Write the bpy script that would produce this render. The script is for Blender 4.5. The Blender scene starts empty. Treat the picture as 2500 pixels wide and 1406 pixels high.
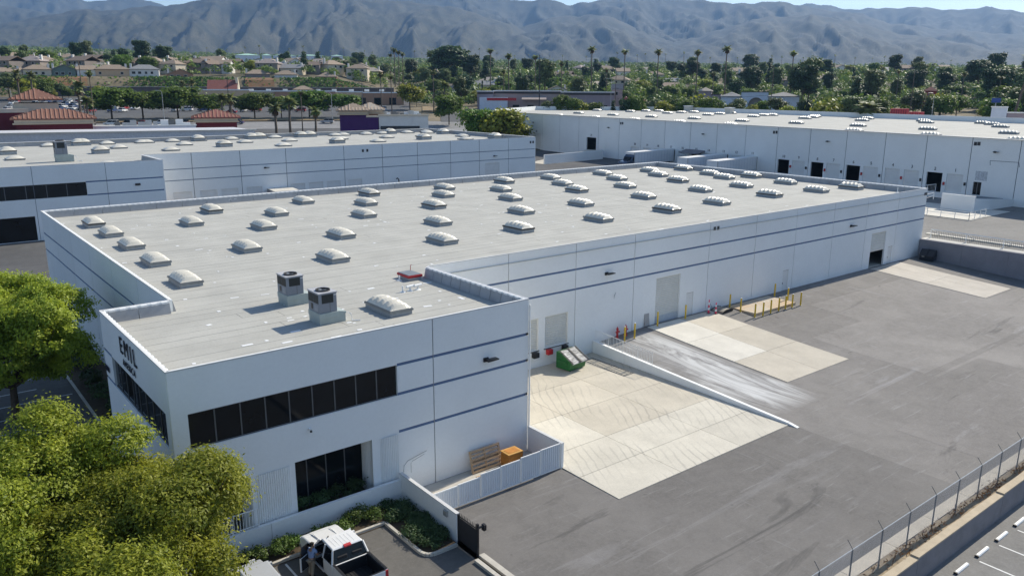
import bpy, bmesh, math, random
import numpy as np
from mathutils import Vector, Matrix, noise as mnoise
random.seed(7); RNG = np.random.default_rng(7)
R = math.radians
scn = bpy.context.scene
col = scn.collection

# ------------------------------------------------------------------ camera
CAM = np.array([-8.526, -34.699, 21.529]); FPX = 1957.95
YAW, PITCH, ROLL = 0.900239, 0.246525, 0.004279
_cy, _sy, _cp, _sp = math.cos(YAW), math.sin(YAW), math.cos(PITCH), math.sin(PITCH)
FW = np.array([_cp*_cy, _cp*_sy, -_sp]); _r = np.array([_sy, -_cy, 0.]); _u = np.cross(_r, FW)
RT = math.cos(ROLL)*_r + math.sin(ROLL)*_u; UP = -math.sin(ROLL)*_r + math.cos(ROLL)*_u
cd = bpy.data.cameras.new('camera'); cam = bpy.data.objects.new('camera', cd); col.objects.link(cam)
cam.matrix_world = Matrix(((RT[0], UP[0], -FW[0], CAM[0]), (RT[1], UP[1], -FW[1], CAM[1]), (RT[2], UP[2], -FW[2], CAM[2]), (0, 0, 0, 1)))
cd.sensor_fit = 'HORIZONTAL'; cd.sensor_width = 36; cd.lens = FPX/2500*36; cd.clip_start = .5; cd.clip_end = 30000
scn.camera = cam

# ------------------------------------------------------------------ sky, sun, exposure
SUN_EL, SUN_AZ = R(38), R(6)          # azimuth counted from +X towards +Y
w = bpy.data.worlds.new('World'); scn.world = w; w.use_nodes = True
nt = w.node_tree; bg = nt.nodes['Background']
sky = nt.nodes.new('ShaderNodeTexSky'); sky.sky_type = 'NISHITA'; sky.sun_disc = False
sky.sun_elevation = SUN_EL; sky.sun_rotation = R(90)-SUN_AZ; sky.altitude = 200; sky.air_density = 1.0; sky.dust_density = .45; sky.ozone_density = 1.6
nt.links.new(sky.outputs[0], bg.inputs[0]); bg.inputs[1].default_value = 0.125
ld = bpy.data.lights.new('sun', 'SUN'); ld.energy = 4.8; ld.angle = R(.55); ld.color = (1, .925, .79)
sun = bpy.data.objects.new('sun', ld); col.objects.link(sun); sun.location = (60, 0, 120)
sd = Vector((-math.cos(SUN_EL)*math.cos(SUN_AZ), -math.cos(SUN_EL)*math.sin(SUN_AZ), -math.sin(SUN_EL)))
sun.rotation_euler = sd.to_track_quat('-Z', 'Y').to_euler()
scn.view_settings.view_transform = 'Standard'; scn.view_settings.look = 'None'; scn.view_settings.gamma = 1
scn.view_settings.use_curve_mapping = False; scn.view_settings.exposure = 0.36
scn.cycles.use_denoising = True; scn.cycles.max_bounces = 6; scn.cycles.volume_bounces = 0; scn.cycles.transparent_max_bounces = 8
scn.cycles.sample_clamp_indirect = 6

# ------------------------------------------------------------------ pixel of the photograph -> ray
def ray(x, y): return FW*FPX + RT*(x-1250) - UP*(y-703)
def at(x, y, z): d = ray(x, y); return CAM + d*((z-CAM[2])/d[2])
def atY(x, y, Y): d = ray(x, y); return CAM + d*((Y-CAM[1])/d[1])
def plane(x, y, o, n):
    d = ray(x, y); o = np.array([o[0], o[1], 0.]); n = np.array([n[0], n[1], 0.])
    return CAM + d*(((o-CAM)@n)/(d@n))
def far(px, py, dist):
    d = ray(px, py); return CAM + d*(dist/math.hypot(d[0], d[1]))

# ------------------------------------------------------------------ materials
MATS = {}
def new_mat(name):
    m = bpy.data.materials.new(name); m.use_nodes = True; m.node_tree.nodes.clear()
    return m, m.node_tree.nodes, m.node_tree.links
def mat(name, c, rough=.7, var=.12, scale=3., c2=None, metal=0., bump=0., spec=.4, rnd=0., coat=0., stretch=None, detail=6, coords='Object', fine=0.):
    """Principled with two octaves of noise in the colour; rnd: tone differs a little from object to object."""
    if name in MATS: return MATS[name]
    m, N, L = new_mat(name)
    out = N.new('ShaderNodeOutputMaterial'); b = N.new('ShaderNodeBsdfPrincipled'); L.new(b.outputs[0], out.inputs[0])
    b.inputs['Roughness'].default_value = rough; b.inputs['Metallic'].default_value = metal
    b.inputs['Specular IOR Level'].default_value = spec; b.inputs['Coat Weight'].default_value = coat
    tc = N.new('ShaderNodeTexCoord'); mp = N.new('ShaderNodeMapping'); L.new(tc.outputs[coords], mp.inputs[0])
    if stretch: mp.inputs['Scale'].default_value = stretch
    n1 = N.new('ShaderNodeTexNoise'); n1.inputs['Scale'].default_value = scale; n1.inputs['Detail'].default_value = detail; n1.inputs['Roughness'].default_value = .62
    L.new(mp.outputs[0], n1.inputs[0])
    cr = N.new('ShaderNodeValToRGB'); e = cr.color_ramp.elements
    a = [max(0, v*(1-var)) for v in c]; z = list(c2) if c2 else [min(1, v*(1+var)) for v in c]
    e[0].position = .32; e[1].position = .68; e[0].color = (*a, 1); e[1].color = (*z, 1)
    L.new(n1.outputs[0], cr.inputs[0]); src = cr.outputs[0]
    if fine:
        n2 = N.new('ShaderNodeTexNoise'); n2.inputs['Scale'].default_value = scale*23; n2.inputs['Detail'].default_value = 3; L.new(mp.outputs[0], n2.inputs[0])
        mr = N.new('ShaderNodeMapRange'); mr.inputs[1].default_value = .3; mr.inputs[2].default_value = .7; mr.inputs[3].default_value = 1-fine; mr.inputs[4].default_value = 1+fine; L.new(n2.outputs[0], mr.inputs[0])
        mx = N.new('ShaderNodeMixRGB'); mx.blend_type = 'MULTIPLY'; mx.inputs[0].default_value = 1; L.new(src, mx.inputs[1]); L.new(mr.outputs[0], mx.inputs[2]); src = mx.outputs[0]
    if rnd:
        oi = N.new('ShaderNodeObjectInfo'); mr = N.new('ShaderNodeMapRange'); mr.inputs[3].default_value = 1-rnd; mr.inputs[4].default_value = 1+rnd; L.new(oi.outputs['Random'], mr.inputs[0])
        mx = N.new('ShaderNodeMixRGB'); mx.blend_type = 'MULTIPLY'; mx.inputs[0].default_value = 1; L.new(src, mx.inputs[1]); L.new(mr.outputs[0], mx.inputs[2]); src = mx.outputs[0]
    L.new(src, b.inputs['Base Color'])
    if bump:
        bp = N.new('ShaderNodeBump'); bp.inputs['Strength'].default_value = bump; bp.inputs['Distance'].default_value = .05
        L.new(n1.outputs[0], bp.inputs['Height']); L.new(bp.outputs[0], b.inputs['Normal'])
    MATS[name] = m
    return m
def leaf_mat(name, dark, light, trans=.35):
    m, N, L = new_mat(name)
    out = N.new('ShaderNodeOutputMaterial'); at_ = N.new('ShaderNodeAttribute'); at_.attribute_name = 'tint'
    cr = N.new('ShaderNodeValToRGB'); e = cr.color_ramp.elements; e[0].color = (*dark, 1); e[1].color = (*light, 1); L.new(at_.outputs['Fac'], cr.inputs[0])
    hs = N.new('ShaderNodeHueSaturation'); oi = N.new('ShaderNodeObjectInfo'); mr = N.new('ShaderNodeMapRange'); mr.inputs[3].default_value = .75; mr.inputs[4].default_value = 1.25
    L.new(oi.outputs['Random'], mr.inputs[0]); L.new(mr.outputs[0], hs.inputs['Value']); L.new(cr.outputs[0], hs.inputs['Color'])
    mh = N.new('ShaderNodeMapRange'); mh.inputs[3].default_value = .485; mh.inputs[4].default_value = .515; L.new(oi.outputs['Random'], mh.inputs[0]); L.new(mh.outputs[0], hs.inputs['Hue'])
    d = N.new('ShaderNodeBsdfPrincipled'); d.inputs['Roughness'].default_value = .55; d.inputs['Specular IOR Level'].default_value = .3; L.new(hs.outputs[0], d.inputs['Base Color'])
    t = N.new('ShaderNodeBsdfTranslucent'); L.new(hs.outputs[0], t.inputs[0])
    mx = N.new('ShaderNodeMixShader'); mx.inputs[0].default_value = trans; L.new(d.outputs[0], mx.inputs[1]); L.new(t.outputs[0], mx.inputs[2]); L.new(mx.outputs[0], out.inputs[0])
    MATS[name] = m
    return m

WALLW = mat('white_wall_paint', (.79, .80, .785), .75, .035, .25, fine=.02, rnd=.02)
STRIPE = mat('slate_blue_stripe', (.105, .16, .27), .6, .08, 1.)
SEAL = mat('joint_sealant', (.13, .14, .16), .8)
ROOFM = mat('grey_roof_membrane', (.41, .402, .362), .85, .09, .35, fine=.06, rnd=.02)
ROOFB = mat('roof_base', (.3, .295, .27), .9)
FLASH = mat('parapet_flashing', (.36, .365, .37), .8, .1, .8, rnd=.05)
COPE = mat('grey_coping', (.6, .6, .59), .5, .05, 2.)
DOMEM = mat('skylight_dome', (.66, .62, .52), .35, .08, 1.2, spec=.5, rnd=.04)
ALU = mat('grey_aluminium', (.24, .25, .25), .45, .1, 3., metal=.3)
DARKF = mat('dark_bronze_frame', (.05, .045, .04), .5)
GLASS = mat('dark_tinted_glass', (.008, .01, .012), .05, .3, .5, spec=.28)
MULL = mat('bronze_mullion', (.12, .12, .12), .5)
WHITE = mat('white_paint', (.8, .8, .78), .5, .04, 2.)
BLACK = mat('black_rubber', (.018, .018, .02), .6, .2, 4.)
BLACKP = mat('black_paint', (.02, .02, .022), .4, .2, 4.)
YELLOW = mat('safety_yellow', (.62, .42, .03), .5, .15, 3.)
RED = mat('red_paint', (.45, .025, .03), .5, .15, 3.)
GREEN = mat('dumpster_green', (.02, .12, .03), .5, .25, 2.)
STEEL = mat('galvanised_steel', (.42, .43, .43), .45, .12, 4., metal=.5)
DSTEEL = mat('weathered_steel_post', (.16, .16, .155), .6, .15, 4., metal=.3)
CONC = mat('warm_concrete', (.5, .455, .375), .85, .1, .45, fine=.05, rnd=.06)
CONCW = mat('pale_concrete', (.6, .57, .5), .85, .1, .5, fine=.04, rnd=.05)
KERB = mat('kerb_concrete', (.48, .45, .39), .85, .12, 1.2, fine=.05)
WOOD = mat('pallet_wood', (.48, .34, .21), .8, .2, 3., rnd=.1, stretch=(1, 6, 6))
ORANGEW = mat('varnished_crate_wood', (.52, .22, .045), .5, .2, 2.)
DOORM = mat('rollup_door_paint', (.62, .62, .58), .55, .05, 1.)
DOORW = mat('white_door', (.7, .7, .68), .55, .04, 1.)
DIRT = mat('dry_dirt', (.33, .26, .17), .95, .25, 1.5, fine=.15, bump=.6)
MULCH = mat('planting_soil', (.07, .05, .03), .95, .3, 3., bump=.5)
BLUEGREY = mat('hvac_grey', (.2, .22, .25), .5, .06, 1.5)
GREENGREY = mat('hvac_curb_grey_green', (.34, .39, .37), .55, .08, 2.)
COIL = mat('condenser_coil', (.02, .024, .024), .6, .3, 40.)
SIGN = mat('navy_sign_letters', (.012, .014, .03), .4)
BLOCKW = mat('grey_block_wall', (.22, .21, .22), .9, .12, 1.2, fine=.1)
TANCAP = mat('tan_wall_cap', (.46, .38, .27), .85, .12, 1.5, fine=.06)
BARK = mat('bark', (.09, .065, .045), .9, .35, 6., bump=.6)
PALMB = mat('palm_bark', (.15, .12, .09), .95, .3, 5.)
LEAF_NEAR = leaf_mat('camphor_leaf', (.09, .155, .014), (.46, .5, .05), 0.45)
LEAF_MID = leaf_mat('street_tree_leaf', (.03, .08, .012), (.2, .28, .04), 0.38)
LEAF_YEL = leaf_mat('yellow_green_leaf', (.09, .13, .014), (.4, .4, .05), 0.4)
LEAF_DARK = leaf_mat('evergreen_and_shaded_leaf', (.016, .04, .015), (.09, .145, .05), 0.25)
LEAF_GREY = leaf_mat('grey_green_leaf', (.055, .085, .03), (.21, .26, .09), 0.3)
LEAF_PALM = leaf_mat('palm_frond', (.06, .09, .02), (.27, .29, .1), 0.3)
LEAF_DRY = leaf_mat('dry_frond', (.09, .065, .03), (.3, .2, .09), .2)
LEAF_BUSH = leaf_mat('hedge_leaf', (.02, .06, .01), (.18, .27, .05), 0.35)
LEAF_WEED = leaf_mat('dry_weed', (.12, .06, .02), (.4, .22, .08), .2)
LEAF_MAG = leaf_mat('magenta_blossom', (.2, .01, .06), (.5, .03, .15), .2)

# ------------------------------------------------------------------ asphalt with wear that has shapes of its own
def asphalt(name, base, light, marks=.25, streak=None):
    m, N, L = new_mat(name)
    out = N.new('ShaderNodeOutputMaterial'); b = N.new('ShaderNodeBsdfPrincipled'); b.inputs['Roughness'].default_value = .88; b.inputs['Specular IOR Level'].default_value = .25; L.new(b.outputs[0], out.inputs[0])
    tc = N.new('ShaderNodeTexCoord')
    def noise(scale, detail, stretch=None, rot=0, dist=0):
        mp = N.new('ShaderNodeMapping'); L.new(tc.outputs['Object'], mp.inputs[0])
        if stretch: mp.inputs['Scale'].default_value = stretch
        mp.inputs['Rotation'].default_value = (0, 0, rot)
        n = N.new('ShaderNodeTexNoise'); n.inputs['Scale'].default_value = scale; n.inputs['Detail'].default_value = detail; n.inputs['Distortion'].default_value = dist; n.inputs['Roughness'].default_value = .65
        L.new(mp.outputs[0], n.inputs[0]); return n.outputs[0]
    def ramp(v, a, z): 
        r = N.new('ShaderNodeMapRange'); r.inputs[1].default_value = a; r.inputs[2].default_value = z; L.new(v, r.inputs[0]); return r.outputs[0]
    def mix(f, a, c, amt=1., mode='MIX'):
        x = N.new('ShaderNodeMixRGB'); x.blend_type = mode
        if f is None: x.inputs[0].default_value = amt
        else:
            k = N.new('ShaderNodeMath'); k.operation = 'MULTIPLY'; L.new(f, k.inputs[0]); k.inputs[1].default_value = amt; L.new(k.outputs[0], x.inputs[0])
        for i, v in ((1, a), (2, c)):
            if isinstance(v, tuple): x.inputs[i].default_value = (*v, 1)
            else: L.new(v, x.inputs[i])
        return x.outputs[0]
    c = mix(ramp(noise(.07, 3), .38, .62), base, light)
    c = mix(ramp(noise(.33, 6), .4, .62), c, tuple(v*.8 for v in base), .45); c = mix(ramp(noise(6., 6), .45, .75), c, tuple(v*1.5 for v in light), .3)
    c = mix(ramp(noise(1.6, 8), .35, .7), c, tuple(v*1.25 for v in light), .35)
    c = mix(ramp(noise(.5, 7, (.12, 1.2, 1), R(14), .6), .6, .72), c, (.36, .355, .36), marks)     # pale drag marks
    c = mix(ramp(noise(.8, 6, (1.1, .1, 1), R(-25), .8), .64, .74), c, (.34, .335, .34), marks*.8)
    c = mix(ramp(noise(2.6, 5, (.09, 1.3, 1), R(-38), .5), .6, .7), c, (.33, .325, .32), marks*.9); c = mix(ramp(noise(3.2, 5, (1.2, .1, 1), R(-8), .4), .62, .7), c, (.3, .295, .29), marks*.7)
    c = mix(ramp(noise(.42, 5, (.16, .9, 1), R(30), 1.), .62, .7), c, (.03, .03, .032), .5)          # tyre marks
    c = mix(ramp(noise(.9, 2), .72, .76), c, (.025, .025, .026), .6)                                 # oil spots
    c = mix(ramp(noise(14, 3), .3, .7), c, tuple(v*.8 for v in base), .3)
    if streak:                                                                                       # lime wash run-off
        sx = N.new('ShaderNodeSeparateXYZ'); L.new(tc.outputs['Object'], sx.inputs[0])
        def win(v, a, b_, c_, d_):
            p = ramp(v, a, b_); q = ramp(v, d_, c_); k = N.new('ShaderNodeMath'); k.operation = 'MULTIPLY'; L.new(p, k.inputs[0]); L.new(q, k.inputs[1]); return k.outputs[0]
        ma = N.new('ShaderNodeMath'); ma.operation = 'MULTIPLY'; L.new(win(sx.outputs[0], 36.3, 38.5, 41.5, 42.6), ma.inputs[0]); L.new(win(sx.outputs[1], -6.6, -3.5, 8.5, 10.4), ma.inputs[1])
        mk = N.new('ShaderNodeMath'); mk.operation = 'MULTIPLY'; L.new(ma.outputs[0], mk.inputs[0]); L.new(ramp(noise(.55, 6, (1.3, .16, 1), R(8), 1.2), .45, .58), mk.inputs[1])
        c = mix(mk.outputs[0], c, (.72, .72, .7), .95)
        c = mix(ma.outputs[0], c, (.36, .36, .36), .45)
    L.new(c, b.inputs['Base Color'])
    MATS[name] = m
    return m
ASPH = asphalt('yard_asphalt', (.155, .146, .137), (.225, .212, .198), .6, True)
ASPH2 = asphalt('parking_asphalt', (.1, .095, .088), (.145, .138, .126), .15)
ASPH3 = asphalt('court_asphalt', (.17, .165, .155), (.235, .228, .215), .25)
ASPHD = asphalt('street_asphalt', (.075, .075, .077), (.12, .12, .118), .1)

# ------------------------------------------------------------------ mesh helpers
class MB:
    def __init__(s): s.v = []; s.f = []; s.m = []
    def quad(s, *p, mi=0):
        n = len(s.v); s.v += [tuple(q) for q in p]; s.f.append(tuple(range(n, n+len(p)))); s.m.append(mi); return s
    def box(s, x0, y0, z0, x1, y1, z1, mi=0):
        return s.hexa([(x0, y0, z0), (x1, y0, z0), (x1, y1, z0), (x0, y1, z0), (x0, y0, z1), (x1, y0, z1), (x1, y1, z1), (x0, y1, z1)], mi)
    def hexa(s, p, mi=0):
        n = len(s.v); s.v += [tuple(q) for q in p]
        for f in ((3, 2, 1, 0), (4, 5, 6, 7), (0, 1, 5, 4), (1, 2, 6, 5), (2, 3, 7, 6), (3, 0, 4, 7)): s.f.append(tuple(n+i for i in f)); s.m.append(mi)
        return s
    def prism(s, poly, z0, z1, mi=0, top=None):
        n = len(s.v); k = len(poly); s.v += [(p[0], p[1], z0) for p in poly] + [(p[0], p[1], z1) for p in (top or poly)]
        s.f += [tuple(range(n+k-1, n-1, -1)), tuple(range(n+k, n+2*k))]; s.m += [mi, mi]
        for i in range(k): j = (i+1) % k; s.f.append((n+i, n+j, n+k+j, n+k+i)); s.m.append(mi)
        return s
    def extrude(s, prof, axis, a, b, mi=0):
        """profile of (u, v) pairs extruded along an axis: 'x' -> u=y v=z ; 'y' -> u=x v=z"""
        n = len(s.v); k = len(prof); g = (lambda t, p: (t, p[0], p[1])) if axis == 'x' else (lambda t, p: (p[0], t, p[1]))
        s.v += [g(a, p) for p in prof] + [g(b, p) for p in prof]
        s.f += [tuple(range(n+k-1, n-1, -1)), tuple(range(n+k, n+2*k))]; s.m += [mi, mi]
        for i in range(k): j = (i+1) % k; s.f.append((n+i, n+j, n+k+j, n+k+i)); s.m.append(mi)
        return s
    def tube(s, pts, r, n=8, mi=0, cap=True):
        pts = [Vector(p) for p in pts]; rs = r if isinstance(r, (list, tuple)) else [r]*len(pts); base = len(s.v)
        for i, p in enumerate(pts):
            d = (pts[min(i+1, len(pts)-1)]-pts[max(i-1, 0)]).normalized()
            a = d.orthogonal().normalized() if abs(d.z) < .9 else Vector((1, 0, 0)).cross(d).normalized()
            b = d.cross(a)
            for k in range(n): t = 2*math.pi*k/n; s.v.append(tuple(p+(a*math.cos(t)+b*math.sin(t))*rs[i]))
        for i in range(len(pts)-1):
            for k in range(n): q = (k+1) % n; s.f.append((base+i*n+k, base+i*n+q, base+(i+1)*n+q, base+(i+1)*n+k)); s.m.append(mi)
        if cap:
            s.f.append(tuple(base+k for k in range(n-1, -1, -1))); s.f.append(tuple(base+(len(pts)-1)*n+k for k in range(n))); s.m += [mi, mi]
        return s
    def beam(s, a, b, w, h, mi=0):
        a, b = Vector(a), Vector(b); d = (b-a).normalized(); sd_ = d.cross(Vector((0, 0, 1)))
        sd_ = Vector((1, 0, 0)) if sd_.length < 1e-4 else sd_.normalized(); u = sd_.cross(d); sd_ *= w/2; u *= h/2
        return s.hexa([a-sd_-u, a+sd_-u, b+sd_-u, b-sd_-u, a-sd_+u, a+sd_+u, b+sd_+u, b-sd_+u], mi)
    def build(s, name, mats, parent=None, smooth=False, bevel=0, loc=None):
        me = bpy.data.meshes.new(name); me.from_pydata(s.v, [], s.f)
        for m in (mats if isinstance(mats, (list, tuple)) else [mats]): me.materials.append(m)
        if any(s.m): me.polygons.foreach_set('material_index', s.m)
        if smooth: me.polygons.foreach_set('use_smooth', [True]*len(s.f))
        bm = bmesh.new(); bm.from_mesh(me); bmesh.ops.recalc_face_normals(bm, faces=bm.faces); bm.to_mesh(me); bm.free()
        return link(name, me, parent, bevel, loc)
def link(name, me, parent=None, bevel=0, loc=None):
    o = bpy.data.objects.new(name, me); col.objects.link(o)
    if parent: o.parent = parent
    if loc is not None: o.location = loc
    if bevel: b = o.modifiers.new('bevel', 'BEVEL'); b.width = bevel; b.segments = 2; b.limit_method = 'ANGLE'; b.angle_limit = R(35)
    return o
def empty(name, loc=(0, 0, 0), rz=0, label=None, cat=None, group=None):
    o = bpy.data.objects.new(name, None); col.objects.link(o); o.location = tuple(loc); o.rotation_euler = (0, 0, rz); o.empty_display_size = .2
    return tag(o, label, cat, group)
def tag(o, label=None, cat=None, group=None, kind=None):
    if label: o['label'] = label
    if cat: o['category'] = cat
    if group: o['group'] = group
    if kind: o['kind'] = kind
    return o
def copy_tree(o, parent=None):
    c = o.copy(); col.objects.link(c); c.parent = parent
    for ch in list(o.children): copy_tree(ch, c)
    return c
class Proto:
    """first placing uses the prototype itself, later ones copy it with its parts"""
    def __init__(s, root): s.root = root; s.used = False
    def put(s, loc, rz=0, scale=1, label=None, group=None, cat=None):
        o = copy_tree(s.root) if s.used else s.root; s.used = True
        o.location = tuple(float(v) for v in loc); o.rotation_euler = (0, 0, rz); o.scale = (scale,)*3 if not hasattr(scale, '__len__') else scale
        return tag(o, label, cat, group)
    def done(s):
        if not s.used:
            for c in list(s.root.children):
                for g in list(c.children): bpy.data.objects.remove(g)
                bpy.data.objects.remove(c)
            bpy.data.objects.remove(s.root)
def fast_quads(name, V, tint, m):
    """V: (n,4,3) corner array -> one mesh of loose quads with a per-face tint"""
    n = len(V); me = bpy.data.meshes.new(name); me.vertices.add(n*4); me.vertices.foreach_set('co', V.reshape(-1).astype(np.float32))
    me.loops.add(n*4); me.loops.foreach_set('vertex_index', np.arange(n*4, dtype=np.int32)); me.polygons.add(n)
    me.polygons.foreach_set('loop_start', np.arange(0, n*4, 4, dtype=np.int32)); me.update(calc_edges=True)
    a = me.attributes.new('tint', 'FLOAT', 'FACE'); a.data.foreach_set('value', np.clip(tint, 0, 1).astype(np.float32))
    me.materials.append(m); return me
def unit(v): return v/np.maximum(np.linalg.norm(v, axis=-1, keepdims=True), 1e-9)
def leaves(P, Nrm, size, aspect=.5, rng=RNG):
    """diamond leaves at points P facing roughly Nrm"""
    n = len(P); Nn = unit(Nrm + rng.normal(0, .45, (n, 3))); t = unit(np.cross(Nn, rng.normal(0, 1, (n, 3)))); b = np.cross(Nn, t)
    L_ = (size*rng.uniform(.7, 1.3, n))[:, None]; t = t*L_; b = b*L_*aspect
    return np.stack([P-t, P-b-t*.1, P+t, P+b-t*.1], 1)
def crown(lobes, clump_d, per, spread, size, rng, inner=.7, aspect=.5, droop=0.):
    """lobes: (cx,cy,cz,rx,ry,rz). Clumps sit on the lobes' outer shells; leaves gather round every clump."""
    C = []; O = []; T = []
    for (cx, cy, cz, rx, ry, rz) in lobes:
        k = max(6, int(clump_d*(rx*ry+ry*rz+rx*rz)))
        d = unit(rng.normal(0, 1, (k, 3))); d[:, 2] = np.where(d[:, 2] < -.55, -d[:, 2], d[:, 2]); rad = rng.uniform(inner, 1.05, (k, 1))
        C.append(np.array([cx, cy, cz])+d*rad*np.array([rx, ry, rz])); O.append(unit(d/np.array([rx, ry, rz]))); T.append(rng.uniform(0, 1, k))
    C = np.concatenate(C); O = np.concatenate(O); T = np.concatenate(T)
    keep = np.ones(len(C), bool)
    for (cx, cy, cz, rx, ry, rz) in lobes: keep &= (((C-np.array([cx, cy, cz]))/np.array([rx, ry, rz]))**2).sum(1) > .36
    C, O, T = C[keep], O[keep], T[keep]; n = len(C)
    idx = np.repeat(np.arange(n), per); off = rng.normal(0, 1, (n*per, 3))*np.array([1, 1, .62])*spread
    P = C[idx]+off; P[:, 2] -= droop*(off**2).sum(1)
    Nn = unit(O[idx]*.8+np.array([0, 0, .7])+off/np.maximum(spread, 1e-6)*.25)
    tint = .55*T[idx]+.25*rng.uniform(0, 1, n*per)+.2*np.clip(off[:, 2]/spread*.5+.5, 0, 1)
    return leaves(P, Nn, size, aspect, rng), tint

# ------------------------------------------------------------------ terrain
DK = [0, 112, 150, 235, 262, 300, 350, 440, 520, 700, 1200, 2000, 3000, 4300, 7000, 12000]
ZK = [-1.7, -1.7, .9, 3.0, 5.2, 8.6, 11, 13.6, 20, 30, 48, 76, 104, 132, 160, 190]
def sm(t): t = min(1., max(0., t)); return t*t*(3-2*t)
def T(x, y):
    dx, dy = x-CAM[0], y-CAM[1]; d = math.hypot(dx, dy); z = float(np.interp(d, DK, ZK))
    az = math.degrees(math.atan2(dy, dx)-YAW)            # positive to the left of the view axis
    if az < -95 or az > 95: z = min(z, 20)
    z += sm((az-8)/5)*(7.5*sm((d-470)/14) - 7.5*sm((d-560)/240))
    if d > 600: z += (z-22)*.3*max(-1, min(1, az/32))*min(1, (d-600)/600)
    if d > 560: z += 1.5*math.sin(x*.013)*math.sin(y*.011)*min(1, (d-560)/500)
    return z
def onT(px, d, dz=0):
    p = far(px, 218, d); return np.array([p[0], p[1], T(p[0], p[1])+dz])
def top_h(px, py, d):
    """height above the terrain of the thing whose top shows at (px,py) at distance d"""
    p = far(px, py, d); return p[2]-T(p[0], p[1])
vs = []; rads = [0, 40, 80, 112, 130, 150, 180, 210, 235, 262, 280, 300, 325, 350, 390, 440, 462, 470, 477, 484, 492, 505, 520, 560, 610, 700, 800, 950, 1100, 1300, 1600, 2000, 2500, 3000, 3600, 4300, 5500, 7500, 12000]
na = 120
for r_ in rads:
    for k in range(na+1):
        a = YAW + R(-180+360*k/na) if True else 0
        x, y = CAM[0]+r_*math.cos(a), CAM[1]+r_*math.sin(a); vs.append((x, y, T(x, y)))
fs = []
for i in range(len(rads)-1):
    for k in range(na): a = i*(na+1)+k; fs.append((a, a+1, a+na+2, a+na+1))
me = bpy.data.meshes.new('terrain'); me.from_pydata(vs, [], fs)
TERR = mat('valley_ground', (.10, .10, .045), .95, .5, .02, c2=(.24, .19, .12), detail=9, fine=.2)
me.materials.append(TERR); me.polygons.foreach_set('use_smooth', [True]*len(fs))
tag(link('ground', me), kind='structure')

# hills: each a real ridge at its own distance, spurs running down to the valley
HILLM = mat('chaparral', (.018, .028, .016), .95, .4, .006, c2=(.062, .058, .036), detail=15, fine=.7, bump=.0)
def hill(crest, dc, depth, base_d_z, seed, spur=.32, freq=1/95.):
    xs = [c[0] for c in crest]; ys = [c[1] for c in crest]; U = np.arange(xs[0], xs[-1]+1, 6.5); nv = 56
    rng = np.random.default_rng(seed); ph = rng.uniform(0, 7, 12)
    V = []; 
    for u in U:
        cy = np.interp(u, xs, ys)+1.6*math.sin(u*.05+ph[0])+1.1*math.sin(u*.13+ph[1]); pc = far(u, cy, dc); zc = pc[2]
        for j in range(nv+8):
            v = j/nv                                     # 0 foot, 1 crest, >1 back side
            d = dc-depth*(1-v); p = far(u, 218, d); zb = base_d_z
            q_ = Vector((u*freq*.62+seed*3.7+.25*math.sin(v*4+ph[2]), v*1.1+seed, seed*1.3))
            s1 = .62*(1-abs(mnoise.noise(q_))*2.1)+.26*(1-abs(mnoise.noise(q_*2.7))*2.1)+.16*(1-abs(mnoise.noise(q_*6.1))*2.1)+.09*(1-abs(mnoise.noise(q_*15.))*2.1)
            vv = min(v, 1); prof = vv**1.25; amp = spur*math.sin(math.pi*min(1, vv*.93+.03))**.8
            z = zb+(zc-zb)*(prof+amp*(s1-.45)) if v <= 1 else zc-(v-1)*depth*.45
            if v <= 1: z = min(z, zc - (1-v)*(zc-zb)*.12 if v > .6 else z)
            V.append((p[0], p[1], z))
    n = nv+8; F = [(i*n+j, i*n+j+1, (i+1)*n+j+1, (i+1)*n+j) for i in range(len(U)-1) for j in range(n-1)]
    me = bpy.data.meshes.new('hill'); me.from_pydata(V, [], F); me.materials.append(HILLM); me.polygons.foreach_set('use_smooth', [True]*len(F))
    return tag(link('hill', me), kind='structure')
hill([(-500, -40), (0, -18), (212, 0), (235, 6), (340, -4), (386, 0), (416, 13), (480, 40), (700, 60), (1000, 30), (1250, 20), (1300, 30), (1400, 45), (1900, 20), (1950, 12), (2025, 17), (2046, 24), (2155, 22), (2213, 20), (2298, 26), (2350, 26), (2380, 17), (2418, 24), (2500, 38), (2750, 60), (3000, 50)], 8600, 2600, 150, 3)
hill([(-500, 60), (-200, 20), (0, 10), (300, 60), (1000, -20), (1200, -6), (1282, 0), (1303, 3), (1330, 0), (1357, 7), (1381, 14), (1405, 10), (1439, 6), (1480, 0), (1560, -6), (1680, 0), (1735, 8), (1787, 9), (1827, 12), (1868, 5), (1909, 7), (1930, 15), (1991, 24), (2080, 36), (2160, 60), (2260, 70), (2400, 80), (2600, 100), (3000, 110)], 6900, 2300, 120, 11)
hill([(-600, 110), (-300, 80), (0, 65), (68, 51), (147, 39), (205, 26), (273, 29), (341, 22), (427, 12), (478, 9), (522, 0), (560, -3), (580, 2), (640, -8), (740, -22), (850, -16), (960, 2), (1050, 10), (1120, 22), (1180, 40), (1240, 60), (1300, 84), (1380, 110), (1460, 128)], 5300, 1900, 100, 23)
hill([(1120, 120), (1200, 92), (1290, 62), (1360, 42), (1430, 36), (1500, 48), (1560, 74), (1620, 100), (1700, 92), (1790, 60), (1868, 42), (1960, 38), (2040, 46), (2110, 66), (2200, 86), (2320, 104), (2420, 118), (2600, 128), (3000, 120)], 5600, 2100, 85, 31)

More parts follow.
